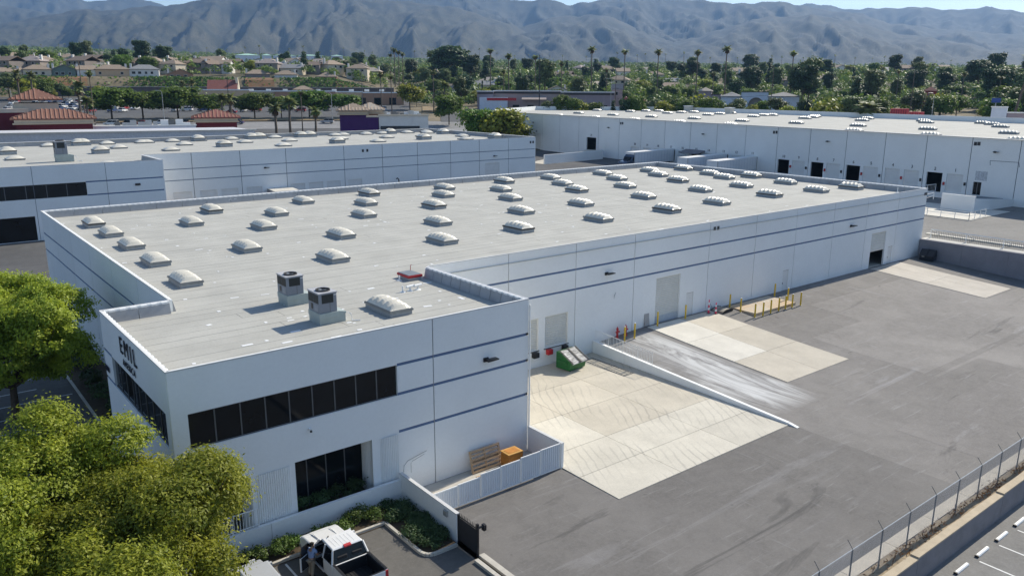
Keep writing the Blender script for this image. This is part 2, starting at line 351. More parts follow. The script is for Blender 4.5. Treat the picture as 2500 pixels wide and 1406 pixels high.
# ================================================================== THE SITE
XB, XI, XE, YC, YF, YK = 20.27, 3.65, 92.88, 12.35, 10.87, 54.66     # footprint of the near warehouse
ZP, ZR = 9.53, 8.80                                                   # parapet top, roof
def gz(x, y):
    if x < 36.35: return 0.
    t = min(1, max(0, (y+8.5)/19.4)); return (t**1.3)*(.8+.35*min(1, max(0, (x-36.3)/6)))
def sheet(name, x0, x1, y0, y1, z, m, step=2.5, parent=None, kind='structure'):
    nx, ny = max(1, int((x1-x0)/step)), max(1, int((y1-y0)/step)); V = []; F = []
    for i in range(nx+1):
        for j in range(ny+1): x, y = x0+(x1-x0)*i/nx, y0+(y1-y0)*j/ny; V.append((x, y, z(x, y) if callable(z) else z))
    for i in range(nx):
        for j in range(ny): a = i*(ny+1)+j; F.append((a, a+ny+1, a+ny+2, a+1))
    me = bpy.data.meshes.new(name); me.from_pydata(V, [], F); me.materials.append(m); o = link(name, me, parent)
    return tag(o, kind=kind) if not parent else o
def sheetb(name, x0, x1, y0, y1, z, m, **k): return sheet(name, x0, x1, y0, y1, lambda x, y: gz(x, y)+z, m, **k)
yard = sheet('yard', 11.3, 36.36, -18.72, 10.9, 0., asphalt('dark_yard_asphalt', (.128, .121, .114), (.185, .175, .164), .45))
sheetb('yard', 36.36, 92.3, -18.72, 10.9, 0., ASPH)
sheet('yard', 92.3, 140, -80, -18.72, 0., ASPH, 8)
sheet('parking_lot', -60, 11.0, -70, -2.2, -.06, ASPH2, 4); sheet('parking_lot', 11.0, 22, -70, -18.72, -.06, ASPH2, 4)
sheet('street_side_lot', -80, 3.4, 0., 86, -.25, ASPH2, 4)
sheet('planting_ground', -1.5, 11.0, -2.2, .9, -.04, MULCH)
sheet('planting_ground', .6, 3.7, 12.4, 70, -.12, MULCH)
sheet('neighbour_lot', 22, 92.3, -80, -20.42, -1.2, ASPH3, 6)
sheet('truck_court', -80, 150, 54.5, 215, lambda x, y: 1.2+2.05*sm((x-94)/14), ASPHD, 4)
sheet('truck_court', 92.6, 150, -80, 54.5, 3.25, ASPH3, 6)
sheet('hedge_ground', -80, 0, 86, 140, 1.25, MULCH, 10)
# patches of older, paler asphalt in the yard, a few millimetres proud
OLD = asphalt('older_asphalt', (.185, .174, .163), (.27, .254, .237), .7)
def patch(name, poly, dz, m, step=2.):
    bm = bmesh.new(); vs_ = [bm.verts.new((x, y, 0)) for x, y in poly]; bm.faces.new(vs_)
    lo = min(p[0] for p in poly); hi = max(p[0] for p in poly); l2 = min(p[1] for p in poly); h2 = max(p[1] for p in poly)
    for k in range(1, int((hi-lo)/step)): bmesh.ops.bisect_plane(bm, geom=bm.verts[:]+bm.edges[:]+bm.faces[:], plane_co=(lo+k*step, 0, 0), plane_no=(1, 0, 0))
    for k in range(1, int((h2-l2)/step)): bmesh.ops.bisect_plane(bm, geom=bm.verts[:]+bm.edges[:]+bm.faces[:], plane_co=(0, l2+k*step, 0), plane_no=(0, 1, 0))
    for v in bm.verts: v.co.z = gz(v.co.x, v.co.y)+dz
    bmesh.ops.recalc_face_normals(bm, faces=bm.faces)
    me = bpy.data.meshes.new(name); bm.to_mesh(me); bm.free(); me.materials.append(m); return tag(link(name, me), kind='structure')
patch('asphalt_patch', [(60.5, -18.6), (60.5, -9.5), (53.2, -9.5), (53.2, 1.2), (61.5, 1.2), (61.5, 6.6), (80.2, 6.6), (80.2, -2.3), (91.8, -2.3), (91.8, -18.6)], .006, OLD)
patch('asphalt_patch', [(41, -18.6), (41, -12.4), (60.4, -12.4), (60.4, -18.6)], .006, asphalt('mid_asphalt', (.165, .155, .146), (.235, .221, .207), .6))
# concrete aprons: every slab is a piece of its own
def apron(name, xs, ys, zf, m, gap=.013, th=.1, shade=None):
    root = empty(name, (xs[0], ys[0], 0)); tag(root, kind='structure')
    for i in range(len(xs)-1):
        for j in range(len(ys)-1):
            a, b, c, d = xs[i]+gap, xs[i+1]-gap, ys[j]+gap, ys[j+1]-gap; q = [(a, c), (b, c), (b, d), (a, d)]
            mm = shade(i, j) if shade else m
            o = MB().hexa([(x-xs[0], y-ys[0], zf(x, y)-th) for x, y in q]+[(x-xs[0], y-ys[0], zf(x, y)) for x, y in q]).build('slab', mm, root)
    return root
def dirty(name, c, tm):
    """concrete with curving tyre marks"""
    m = mat(name, c, .85, .1, .4, fine=.05, rnd=.05); N, L = m.node_tree.nodes, m.node_tree.links
    b = [n for n in N if n.type == 'BSDF_PRINCIPLED'][0]; src = b.inputs['Base Color'].links[0].from_socket
    tc = N.new('ShaderNodeTexCoord'); mp = N.new('ShaderNodeMapping'); mp.inputs['Rotation'].default_value = (0, 0, R(28)); L.new(tc.outputs['Object'], mp.inputs[0])
    wv = N.new('ShaderNodeTexWave'); wv.inputs['Scale'].default_value = .55; wv.inputs['Distortion'].default_value = 14; wv.inputs['Detail'].default_value = 5; wv.inputs['Detail Scale'].default_value = .22; L.new(mp.outputs[0], wv.inputs[0])
    n = N.new('ShaderNodeTexNoise'); n.inputs['Scale'].default_value = .22; n.inputs['Detail'].default_value = 4; L.new(tc.outputs['Object'], n.inputs[0])
    r1 = N.new('ShaderNodeMapRange'); r1.inputs[1].default_value = .84; r1.inputs[2].default_value = .99; L.new(wv.outputs['Fac'], r1.inputs[0])
    r2 = N.new('ShaderNodeMapRange'); r2.inputs[1].default_value = .42; r2.inputs[2].default_value = .6; L.new(n.outputs[0], r2.inputs[0])
    k = N.new('ShaderNodeMath'); k.operation = 'MULTIPLY'; L.new(r1.outputs[0], k.inputs[0]); L.new(r2.outputs[0], k.inputs[1])
    k2 = N.new('ShaderNodeMath'); k2.operation = 'MULTIPLY'; k2.inputs[1].default_value = tm; L.new(k.outputs[0], k2.inputs[0])
    mx = N.new('ShaderNodeMixRGB'); mx.inputs[2].default_value = (.16, .15, .14, 1); L.new(k2.outputs[0], mx.inputs[0]); L.new(src, mx.inputs[1]); L.new(mx.outputs[0], b.inputs['Base Color'])
    return m
DC1 = dirty('dock_concrete', (.51, .465, .38), .3); DC2 = dirty('dock_concrete_pale', (.55, .515, .435), .35)
apron('dock_apron', [20.3, 25.4, 31., 36.15], [-7.7, -4.6, -1.6, 2.6, 6.8, 10.82], lambda x, y: .03+.05*sm((y+7.7)/10), DC1, shade=lambda i, j: DC2 if j < 2 or (j == 2 and i == 0) else DC1)
apron('door_apron', [42.55, 46.9, 51.15], [-3.4, 1.4, 6.2, 10.6], lambda x, y: gz(x, y)+.03, CONC, shade=lambda i, j: CONCW if i == 0 and j > 0 else CONC)
apron('far_door_apron', [80.4, 83.7, 87.0], [-2.0, 4.2, 10.6], lambda x, y: gz(x, y)+.03, mat('buff_concrete', (.47, .43, .37), .85, .1, .5, fine=.05, rnd=.04))
RUSTC = mat('rust_stained_concrete', (.54, .5, .42), .85, .1, .3, c2=(.5, .36, .22), fine=.06)
apron('fenced_pad', [53.7, 57., 60.25], [7.35, 10.55], lambda x, y: gz(57, 9)+.15, RUSTC, th=.4)
# trench drain in the dock apron: frame and grate bars
td = empty('trench_drain', (34.1, 5.2, .085), label='long steel trench drain grate set in the dock concrete beside the ramp wall', cat='drain')
fr = MB()
for a in (0, 1.02): fr.box(a, 0, 0, a+.07, 4.6, .02)
for b in (0, 4.53): fr.box(.07, b, 0, 1.02, b+.07, .02)
fr.build('frame', DSTEEL, td)
for k in range(17): MB().box(.09, .16+k*.26, 0, 1.0, .26+k*.26, .012).build('grate_bar', DSTEEL, td)

# ramp wall between dock and upper yard, with its railing
rw = empty('ramp_wall', (36.3, 0, 0), label='long white ramp wall tapering down beside the loading dock', cat='wall')
cuts = [-7.6, -4, 0, 3.6, 7.2, 10.85]
for a, b in zip(cuts[:-1], cuts[1:]):
    z = lambda y: .1+.98*(y+8.5)/19.35
    MB().hexa([(-.13, a+.01, -.1), (.13, a+.01, -.1), (.13, b-.01, -.1), (-.13, b-.01, -.1), (-.13, a+.01, z(a)), (.13, a+.01, z(a)), (.13, b-.01, z(b)), (-.13, b-.01, z(b))]).build('wall_section', WALLW, rw)
MB().hexa([(-.13, -8.3, -.1), (.13, -8.3, -.1), (.13, -7.62, -.1), (-.13, -7.62, -.1), (-.13, -8.3, .02), (.13, -8.3, .02), (.13, -7.62, .14), (-.13, -7.62, .14)]).build('wall_end', WALLW, rw)
def railing(name, pts, h, post, bar, label, m=WHITE, bars=True, mid=False, rad=.025):
    root = empty(name, pts[0], label=label, cat='railing'); o = Vector(pts[0]); P = [Vector(p)-o for p in pts]; up = Vector((0, 0, h))
    MB().tube([p+up for p in P], rad, 6).build('top_rail', m, root)
    MB().tube([p+Vector((0, 0, .12)) for p in P] if bars else [p+up*.5 for p in P], rad*.8, 6).build('bottom_rail' if bars else 'middle_rail', m, root)
    for a, b in zip(P[:-1], P[1:]):
        L_ = (b-a).length; n = max(1, round(L_/post))
        for k in range(n+1):
            p = a+(b-a)*k/n; MB().tube([p, p+up], rad, 6).build('post', m, root)
        if bars:
            n = int(L_/bar)
            for k in range(1, n):
                p = a+(b-a)*k/n; MB().beam(p+Vector((0, 0, .12)), p+up, .022, .022).build('baluster', m, root)
    return root
railing('railing', [(36.3, 10.7, 1.08), (36.3, 4.4, .76)], .95, 1.6, .16, 'white picket railing on top of the ramp wall at the dock')

# ------------------------------------------------------------------ walls made of tilt-up panels
def wall(parent, o, d, cuts, z0, z1, bands=(), ops=(), th=.2, mats=(WALLW, STRIPE), name='wall_panel', zt=None, seal=True, rec=.03, gap=.03):
    n = (d[1], -d[0])
    def P(s, z, off): return (o[0]+d[0]*s-n[0]*off, o[1]+d[1]*s-n[1]*off, z)
    for i in range(len(cuts)-1):
        a, b = cuts[i]+gap, cuts[i+1]-gap
        ss = sorted({a, b, *[v for q in ops for v in q[:2] if a < v < b]}); zs = sorted({z0, z1, *[v for q in ops for v in q[2:4] if z0 < v < z1], *[v for q in bands for v in q[:2]]})
        def cell(i_, j_):
            if not (0 <= i_ < len(ss)-1 and 0 <= j_ < len(zs)-1): return None
            s, z = (ss[i_]+ss[i_+1])/2, (zs[j_]+zs[j_+1])/2
            if any(q[0] < s < q[1] and q[2] < z < q[3] for q in ops): return None
            return rec if any(q[0] < z < q[1] and (len(q) < 3 or q[2] < s < q[3]) for q in bands) else 0.
        mb = MB()
        for i_ in range(len(ss)-1):
            for j_ in range(len(zs)-1):
                c = cell(i_, j_)
                if c is None: continue
                s0, s1, q0, q1 = ss[i_], ss[i_+1], zs[j_], zs[j_+1]; mi = 1 if c else 0
                mb.quad(P(s0, q0, c), P(s1, q0, c), P(s1, q1, c), P(s0, q1, c), mi=mi); mb.quad(P(s1, q0, th), P(s0, q0, th), P(s0, q1, th), P(s1, q1, th))
                for (di, dj, e0, e1) in ((-1, 0, (s0, q0), (s0, q1)), (1, 0, (s1, q1), (s1, q0)), (0, -1, (s1, q0), (s0, q0)), (0, 1, (s0, q1), (s1, q1))):
                    k = cell(i_+di, j_+dj); t = th if k is None else k
                    if t > c: mb.quad(P(*e0, c), P(*e0, t), P(*e1, t), P(*e1, c))
        me = bpy.data.meshes.new(name); me.from_pydata(mb.v, [], mb.f)
        for m in mats: me.materials.append(m)
        me.polygons.foreach_set('material_index', mb.m); link(name, me, parent)
        if seal and i: s = cuts[i]; MB().hexa([P(s-gap, z0, .06), P(s+gap, z0, .06), P(s+gap, z0, .1), P(s-gap, z0, .1), P(s-gap, z1-.02, .06), P(s+gap, z1-.02, .06), P(s+gap, z1-.02, .1), P(s-gap, z1-.02, .1)]).build('joint_sealant', SEAL, parent)
def corrugated(parent, o, d, s0, s1, z0, z1, rec, m, pitch=.17, amp=.035, name='rollup_door'):
    """horizontal-slat door as one shaped curtain"""
    n = (d[1], -d[0]); V = []; k = max(2, int((z1-z0)/pitch)); mb = MB()
    P = lambda s, z, off: (o[0]+d[0]*s-n[0]*off, o[1]+d[1]*s-n[1]*off, z)
    for i in range(k):
        a, b = z0+(z1-z0)*i/k, z0+(z1-z0)*(i+1)/k; c = a+(b-a)*.82
        mb.quad(P(s0, a, rec), P(s1, a, rec), P(s1, c, rec-amp), P(s0, c, rec-amp)); mb.quad(P(s0, c, rec-amp), P(s1, c, rec-amp), P(s1, b, rec+.008), P(s0, b, rec+.008))
    return mb.build(name, m, parent)
def slab(parent, name, poly, z0, z1, m): return MB().prism(poly, z0, z1).build(name, m, parent)
def coping(parent, pts, z, w=.13, closed=True, tabs=True, m=COPE):
    """white metal cap along the parapet; evenly spaced white clips run along its inner edge"""
    seg = list(zip(pts, pts[1:]+(pts[:1] if closed else [])))[:len(pts) if closed else len(pts)-1]
    tb = MB()
    for (a, b) in seg:
        if a == b: continue
        A, B = Vector((*a, z)), Vector((*b, z)); L_ = (B-A).length; d = (B-A)/L_; nrm = Vector((-d.y, d.x, 0)); k = max(1, round(L_/6.0))
        for i in range(k):
            p, q = A+d*(L_*i/k+.012), A+d*(L_*(i+1)/k-.012)
            MB().hexa([p-nrm*.012-Vector((0, 0, .035)), q-nrm*.012-Vector((0, 0, .035)), q+nrm*(w-.03)-Vector((0, 0, .035)), p+nrm*(w-.03)-Vector((0, 0, .035)), p-nrm*.012+Vector((0, 0, .03)), q-nrm*.012+Vector((0, 0, .03)), q+nrm*(w-.03)+Vector((0, 0, .01)), p+nrm*(w-.03)+Vector((0, 0, .01))]).build('coping_piece', m, parent)
        if tabs:
            for i in range(int(L_/.55)): p = A+d*(i*.55+.15)+nrm*(w-.03); tb.hexa([p+Vector((0, 0, -.12)), p+d*.3+Vector((0, 0, -.12)), p+d*.3+nrm*.15+Vector((0, 0, -.12)), p+nrm*.15+Vector((0, 0, -.12)), p+Vector((0, 0, .012)), p+d*.3+Vector((0, 0, .012)), p+d*.3+nrm*.15+Vector((0, 0, -.02)), p+nrm*.15+Vector((0, 0, -.02))])
    if tabs: tag(tb.build('coping_clips', WHITE, parent), kind='stuff')
def membrane(parent, x0, x1, y0, y1, z, wdt, lens, rng, m=ROOFM):
    k = max(1, round((y1-y0)/wdt))
    for j in range(k):
        a, b = y0+(y1-y0)*j/k+.012, y0+(y1-y0)*(j+1)/k-.012; x = x0
        while x < x1-.1:
            e = min(x1, x+rng.uniform(*lens)); e = x1 if x1-e < lens[0]*.5 else e; t = rng.uniform(0, .006)
            MB().box(x+.012, a, z, e-.012, b, z+.012+t).build('membrane_strip', m, parent); x = e

wh = empty('warehouse', (0, 0, 0), label='near white warehouse with grey flat roof, blue stripes and two-storey glazed office corner', cat='warehouse')
B2 = [(7.34, 7.5), (5.72, 5.88)]
# office front (y=0, faces -Y)
wall(wh, (0, 0), (1, 0), [0, 13.6, XB], -.3, ZP, [(7.34, 7.5, 11.36, 99), (5.72, 5.88, 11.36, 99), (3.6, 3.76, 10.85, 99)],
     [(.75, 11.36, 5.72, 7.42), (5.5, 9.74, .5, 3.66), (-.1, 3.3, .0, 3.6)])
# office left end (x=0, faces -X): s runs towards -Y from the back corner
wall(wh, (0, YC), (0, -1), [0, 6.2, YC], -.3, ZP, [(7.34, 7.5, 0, 1.85), (5.72, 5.88, 0, 1.85)], [(1.85, 11.7, 5.72, 7.42), (9.2, 12.36, 0., 3.6)])
# office back return, long left end, back, right end, long front, office right end
wall(wh, (XI, YC), (-1, 0), [0, XI], -.3, ZP, B2)
wall(wh, (XI, YK), (0, -1), list(np.linspace(0, YK-YC, 7)), -.3, ZP, B2)
wall(wh, (XE, YK), (-1, 0), list(np.linspace(0, XE-XI, 13)), 0, ZP, B2)
wall(wh, (XE, YF), (0, 1), list(np.linspace(0, YK-YF, 7)), 0, ZP, B2)
LF = [0, 7.07, 13.85, 20.55, 30.5, 37.67, 44.5, 51.6, 58.58, 65.69, XE-XB]
LF = [XB, 27.3, 34.1, 40.85, 50.8, 57.9, 64.8, 71.9, 78.85, 85.96, XE]
dops = [(27.85, 30.25, 1.46, 4.06), (30.94, 33.36, 1.46, 4.06), (43.74, 46.95, 1.0, 5.28), (80.43, 83.75, .9, 5.22), (47.92, 48.9, 1., 3.28), (63.1, 64.07, .9, 3.28), (84.6, 85.6, .9, 3.22)]
wall(wh, (0, YF), (1, 0), LF, -.3, ZP, B2, dops)
wall(wh, (XB, 0), (0, 1), [0, YF], -.3, ZP, B2+[(3.6, 3.76)])
slab(wh, 'floor_slab', [(.3, .3), (XB-.3, .3), (XB-.3, YF+.3), (XE-.3, YF+.3), (XE-.3, YK-.3), (XI+.3, YK-.3), (XI+.3, YC-.3), (.3, YC-.3)], -.3, -.05, CONC)
slab(wh, 'warehouse_floor', [(XB+.3, YF+.25), (XE-.3, YF+.25), (XE-.3, YK-.3), (XB+.3, YK-.3)], -.04, 1.18, CONC)
rf = slab(wh, 'roof', [(.18, .18), (XB-.18, .18), (XB-.18, YF+.18), (XE-.18, YF+.18), (XE-.18, YK-.18), (XI+.18, YK-.18), (XI+.18, YC-.18), (.18, YC-.18)], ZR-.35, ZR, ROOFB)
rg = random.Random(3)
membrane(rf, .45, XB-.45, .45, YF-.1, ZR, 1.0, (5, 13), rg); membrane(rf, .45, XE-.4, YF-.1, YC+.4, ZR, 1.0, (8, 24), rg); membrane(rf, XI+.4, XE-.4, YC+.4, YK-.4, ZR, 1.0, (14, 42), rg)
coping(wh, [(0, 0), (XB, 0), (XB, YF), (XE, YF), (XE, YK), (XI, YK), (XI, YC), (0, YC)], ZP)
# inner faces of the parapet: separate upturned membrane sheets
def upturn(parent, a, b, nrm, z0, z1, wdt=2.6, th=.02):
    A, B, n_ = Vector((*a, 0)), Vector((*b, 0)), Vector((*nrm, 0)); L_ = (B-A).length; d = (B-A)/L_; k = max(1, round(L_/wdt))
    for i in range(k):
        p, q = A+d*(L_*i/k+.02), A+d*(L_*(i+1)/k-.02); e = .16
        MB().hexa([p+Vector((0, 0, z0)), q+Vector((0, 0, z0)), q+n_*e+Vector((0, 0, z0)), p+n_*e+Vector((0, 0, z0)), p+Vector((0, 0, z1)), q+Vector((0, 0, z1)), q+n_*th+Vector((0, 0, z1)), p+n_*th+Vector((0, 0, z1))]).build('parapet_upturn', FLASH, parent)
upturn(wh, (XI+.2, YK-.2), (XE-.2, YK-.2), (0, -1), ZR, ZP-.11); upturn(wh, (XE-.2, YF+.2), (XE-.2, YK-.2), (-1, 0), ZR, ZP-.11)
upturn(wh, (XB-.2, .2), (XB-.2, YF), (-1, 0), ZR, ZP-.11, 1.1); upturn(wh, (.2, YC-.2), (XI, YC-.2), (0, -1), ZR, ZP-.11, 1.9)
upturn(wh, (XI+.2, YC), (XI+.2, YK-.2), (1, 0), ZR, ZP-.11); upturn(wh, (.2, .2), (.2, YC-.2), (1, 0), ZR, ZP-.11); upturn(wh, (.2, .2), (XB-.2, .2), (0, 1), ZR, ZP-.11); upturn(wh, (XB, YF+.2), (XE-.2, YF+.2), (0, 1), ZR, ZP-.11)
# white sealant daubs scattered over the seams: too many and too small to count
pb = MB(); rr = random.Random(5)
for k in range(230):
    x, y = rr.uniform(XI+1, XE-2), rr.uniform(YC, YK-1)
    if k < 34: x, y = rr.uniform(1, XB-1), rr.uniform(1, YF)
    w_, h_ = rr.uniform(.08, .3), rr.uniform(.05, .12); a = rr.choice((0, 0, .3, -.2, 1.57)); c, s = math.cos(a), math.sin(a)
    if rr.random() < .55: w_ *= .5
    pb.hexa([(x+c*u-s*v, y+s*u+c*v, z) for z in (ZR+.012, ZR+.028) for u, v in ((-w_, -h_), (w_, -h_), (w_, h_), (-w_, h_))])
tag(pb.build('sealant_daubs', WHITE, rf), kind='stuff')
# office glazing
def glazing(parent, o, d, s0, s1, z0, z1, n_, rec=.12, bar=.06):
    nn = (d[1], -d[0]); P = lambda s, z, off: (o[0]+d[0]*s-nn[0]*off, o[1]+d[1]*s-nn[1]*off, z)
    bx = lambda a, b, c, e, o0, o1: MB().hexa([P(a, c, o0), P(b, c, o0), P(b, c, o1), P(a, c, o1), P(a, e, o0), P(b, e, o0), P(b, e, o1), P(a, e, o1)])
    for k in range(n_):
        a, b = s0+(s1-s0)*k/n_, s0+(s1-s0)*(k+1)/n_; bx(a+bar/2, b-bar/2, z0+.05, z1-.05, rec, rec+.02).build('window_pane', GLASS, parent)
        if k: bx(a-bar/2, a+bar/2, z0+.05, z1-.05, rec-.03, rec+.02).build('mullion', MULL, parent)
    bx(s0, s1, z0, z0+.05, rec-.05, rec+.03).build('window_sill', MULL, parent); bx(s0, s1, z1-.05, z1, rec-.05, rec+.03).build('window_head', MULL, parent)
glazing(wh, (0, 0), (1, 0), .75, 11.36, 5.72, 7.42, 9); glazing(wh, (0, YC), (0, -1), 1.85, 11.7, 5.72, 7.42, 8)
glazing(wh, (5.5, 1.15), (1, 0), 0, 4.24, .5, 3.66, 4, rec=0, bar=.05)
MB().box(5.5, .2, 3.66, 9.74, 1.2, 3.8).build('soffit', WALLW, wh); MB().box(5.0, .21, -.2, 10.4, 1.1, .5).build('planter_floor', MULCH, wh)
def fluted(parent, path, z0, z1, pitch=.11, amp=.036):
    pts = [Vector((*p, 0)) for p in path]; out_ = []; 
    for a, b in zip(pts[:-1], pts[1:]):
        n = max(1, round((b-a).length/pitch))
        for k in range(n): out_.append((a+(b-a)*k/n, (b-a).normalized()))
    mb = MB(); prev = None
    for i, (p, d) in enumerate(out_):
        nn = Vector((d.y, -d.x, 0)); q = [p, p+d*pitch*.3+nn*amp, p+d*pitch*.7+nn*amp]
        for v in q:
            if prev is not None: mb.quad((prev.x, prev.y, z0), (v.x, v.y, z0), (v.x, v.y, z1), (prev.x, prev.y, z1))
            prev = v
    return mb.build('fluted_column', WALLW, parent)
def arc(cx, cy, r, a0, a1, n=7): return [(cx+r*math.cos(R(a0+(a1-a0)*k/n)), cy+r*math.sin(R(a0+(a1-a0)*k/n))) for k in range(n+1)]
fluted(wh, [(3.2, 1.1), (3.2, .5)]+arc(3.75, .48, .5, 180, 270)+arc(5.05, .48, .5, 270, 360)+[(5.53, 1.14)], .0, 3.58)
fluted(wh, [(9.7, 1.14)]+arc(10.55, .8, .85, 180, 270)+[(11.3, -.045)], .5, 3.58)
MB().box(3.25, .05, .0, 5.5, 1.1, 3.55).build('column_core', WALLW, wh)
# roll-up and man doors of the long front
for (a, b, c, e) in dops[:3]:
    corrugated(wh, (0, YF), (1, 0), a, b, c, e, .16, DOORM)
    if c < 1.2: MB().box(a, YF+.1, c, b, YF+.2, c+.75).build('door_bottom_panel', mat('grey_blue_door_panel', (.42, .46, .5), .5), wh)
corrugated(wh, (0, YF), (1, 0), 80.43, 83.75, 3.0, 5.22, .16, DOORM, .25)
for (a, b, c, e) in dops[4:]:
    dr = MB().box(a, YF+.06, c, b, YF+.1, e).build('man_door', DOORW, wh); MB().box(a+.08, YF+.02, c+.95, a+.16, YF+.07, c+1.1).build('door_handle', BLACKP, dr); MB().box(a, YF+.005, e-.03, b, YF+.06, e).build('drip_edge', DSTEEL, dr)
for (a, b, red) in ((28.2, 28.75, 0), (29.6, 30.15, 0), (31.05, 31.55, 1), (32.7, 33.2, 0)):
    MB().box(a, YF-.34, .95, b, YF, 1.38).build('dock_bumper', RED if red else BLACK, wh, bevel=.04)
for a, b in ((27.85, 30.25), (30.94, 33.36)): MB().box(a-.1, YF-.05, 1.38, b+.1, YF-.002, 1.46).build('dock_sill', DSTEEL, wh)
def wall_lamp(parent, x, y, z, s=1., d=(0, -1)):
    ux, uy = -d[1], d[0]
    f = lambda a, b, c: (x+ux*a+d[0]*b, y+uy*a+d[1]*b, z+c)
    mb = MB().hexa([f(-.16*s, 0, -.12*s), f(.16*s, 0, -.12*s), f(.16*s, .1*s, -.12*s), f(-.16*s, .1*s, -.12*s), f(-.16*s, 0, .12*s), f(.16*s, 0, .12*s), f(.16*s, .1*s, .12*s), f(-.16*s, .1*s, .12*s)])
    mb.hexa([f(-.1*s, .1*s, -.05*s), f(.62*s, .12*s, .0), f(.62*s, .48*s, .0), f(-.1*s, .42*s, -.05*s), f(-.1*s, .1*s, .07*s), f(.62*s, .12*s, .06*s), f(.62*s, .48*s, .06*s), f(-.1*s, .42*s, .07*s)])
    return mb.build('wall_lamp', BLACKP, parent)
wall_lamp(wh, 37.5, YF, 6.6); wall_lamp(wh, 75.5, YF, 6.66); wall_lamp(wh, 17.1, 0, 6.5)
cm_ = MB().box(6.3, -.16, 5.2, 6.4, 0, 5.26).build('security_camera', WHITE, wh); MB().tube([(6.35, -.2, 5.18), (6.35, -.2, 5.1)], .06, 8).build('camera_dome', BLACKP, cm_)
def scupper(parent, o, d, s, z, w_=.3, h=.34, m=DSTEEL):
    n = (d[1], -d[0]); P = lambda a, c, off: (o[0]+d[0]*a+n[0]*off, o[1]+d[1]*a+n[1]*off, c); fr_ = MB()
    def b(a0, a1, c0, c1, o0, o1): fr_.hexa([P(a0, c0, o1), P(a1, c0, o1), P(a1, c0, o0), P(a0, c0, o0), P(a0, c1, o1), P(a1, c1, o1), P(a1, c1, o0), P(a0, c1, o0)])
    b(s, s+w_, z, z+.05, 0, .04); b(s, s+w_, z+h-.05, z+h, 0, .04); b(s, s+.05, z+.05, z+h-.05, 0, .04); b(s+w_-.05, s+w_, z+.05, z+h-.05, 0, .04)
    f_ = fr_.build('scupper', m, parent); c_ = MB(); fr_ = c_; b(s+.05, s+w_-.05, z+.05, z+h-.05, .0, .012); c_.build('scupper_mouth', BLACKP, f_)
for s in (51.25, 51.75, 92.1, 92.5): scupper(wh, (0, YF), (1, 0), s, 8.72)
for s in (39, 39.6, 74, 74.6, 5, 5.6): scupper(wh, (XE-s+XI, YK-.24), (1, 0), 0, ZR+.06, m=WHITE)
gp = MB().tube([(38.5, YF-.05, 4.35), (38.42, YF-.12, 4.55), (38.5, YF-.14, 4.75), (38.62, YF-.1, 4.8)], .03, 6).build('goose_neck_pipe', STEEL, wh)
MB().tube([(XB+.03, -.06, 9.2), (XB+.03, -.06, .1)], .05, 8).build('downpipe', WHITE, wh)
# lettering on the office end
def text(body, size, loc, rot, m, parent, name, ext=.03, align='CENTER', sx=1., space=1.):
    cu = bpy.data.curves.new(name, 'FONT'); cu.body = body; cu.size = size; cu.extrude = ext; cu.align_x = align; cu.align_y = 'CENTER'; cu.resolution_u = 2; cu.offset = 0; cu.space_character = space
    t = bpy.data.objects.new(name, cu); col.objects.link(t); dg = bpy.context.evaluated_depsgraph_get(); me = bpy.data.meshes.new_from_object(t.evaluated_get(dg)); bpy.data.objects.remove(t)
    me.materials.clear(); me.materials.append(m); o = link(name, me, parent); o.location = loc; o.rotation_euler = rot; o.scale = (sx, 1, 1); return o
RX = (R(90), 0, R(-90))
text('EMIL', 1.25, (-.05, 6.45, 8.72), RX, SIGN, wh, 'sign_lettering', .015, sx=.95, space=1.45)
text('AMERICA', .52, (-.05, 6.5, 7.9), RX, SIGN, wh, 'sign_lettering', .012, sx=.98, space=1.18)
text('2800', .5, (-.05, 11.75, 6.38), RX, SIGN, wh, 'address_number', .015)
# ------------------------------------------------------------------ low planter wall, enclosure, gates
pw = empty('planter_wall', (0, -.32, 0), label='low white planter wall below the office windows, behind the parked pickup', cat='wall')
for a, b in ((-.2, 3.95), (3.97, 11.18)): MB().box(a, -.1, -.15, b, .1, 1.1).build('wall_section', WALLW, pw)
ew = empty('enclosure_wall', (11.25, 0, 0), label='white screen wall left of the trash enclosure, running toward the black gate', cat='wall')
MB().box(-.09, -5.6, -.15, .09, -.23, 1.38).build('wall_body', WALLW, ew); MB().box(-.1, -5.62, 1.382, .1, -.22, 1.43).build('wall_cap', COPE, ew)
er = empty('enclosure_wall', (20.32, 0, 0), label='white screen wall right of the trash enclosure, beside the dock concrete', cat='wall')
MB().box(-.09, -3.1, -.1, .09, -.03, 1.56).build('wall_body', WALLW, er); MB().box(-.1, -3.12, 1.562, .1, -.03, 1.6).build('wall_cap', COPE, er)
bx = MB().box(-.2, -4.9, .95, -.09, -4.6, 1.25).build('junction_box', STEEL, ew, bevel=.01)
MB().box(11.4, -2.9, 0, 20.2, -.05, .012).build('enclosure_floor', KERB, None)['kind'] = 'structure'
gx = [11.42, 13.0, 14.44, 17.2, 17.25, 20.1]; GATEM = mat('pale_blue_grey_gate_paint', (.62, .65, .68), .5, .05, 1.)
gxs = [(11.42, 12.97, 1.24, 'leftmost', -.0), (13.0, 14.42, 1.28, 'second from the left', .0), (14.46, 15.8, 1.42, 'third from the left', 0), (15.82, 17.18, 1.46, 'fourth from the left', 0), (17.22, 18.62, 1.54, 'second from the right', 0), (18.64, 20.12, 1.58, 'rightmost', 0)]
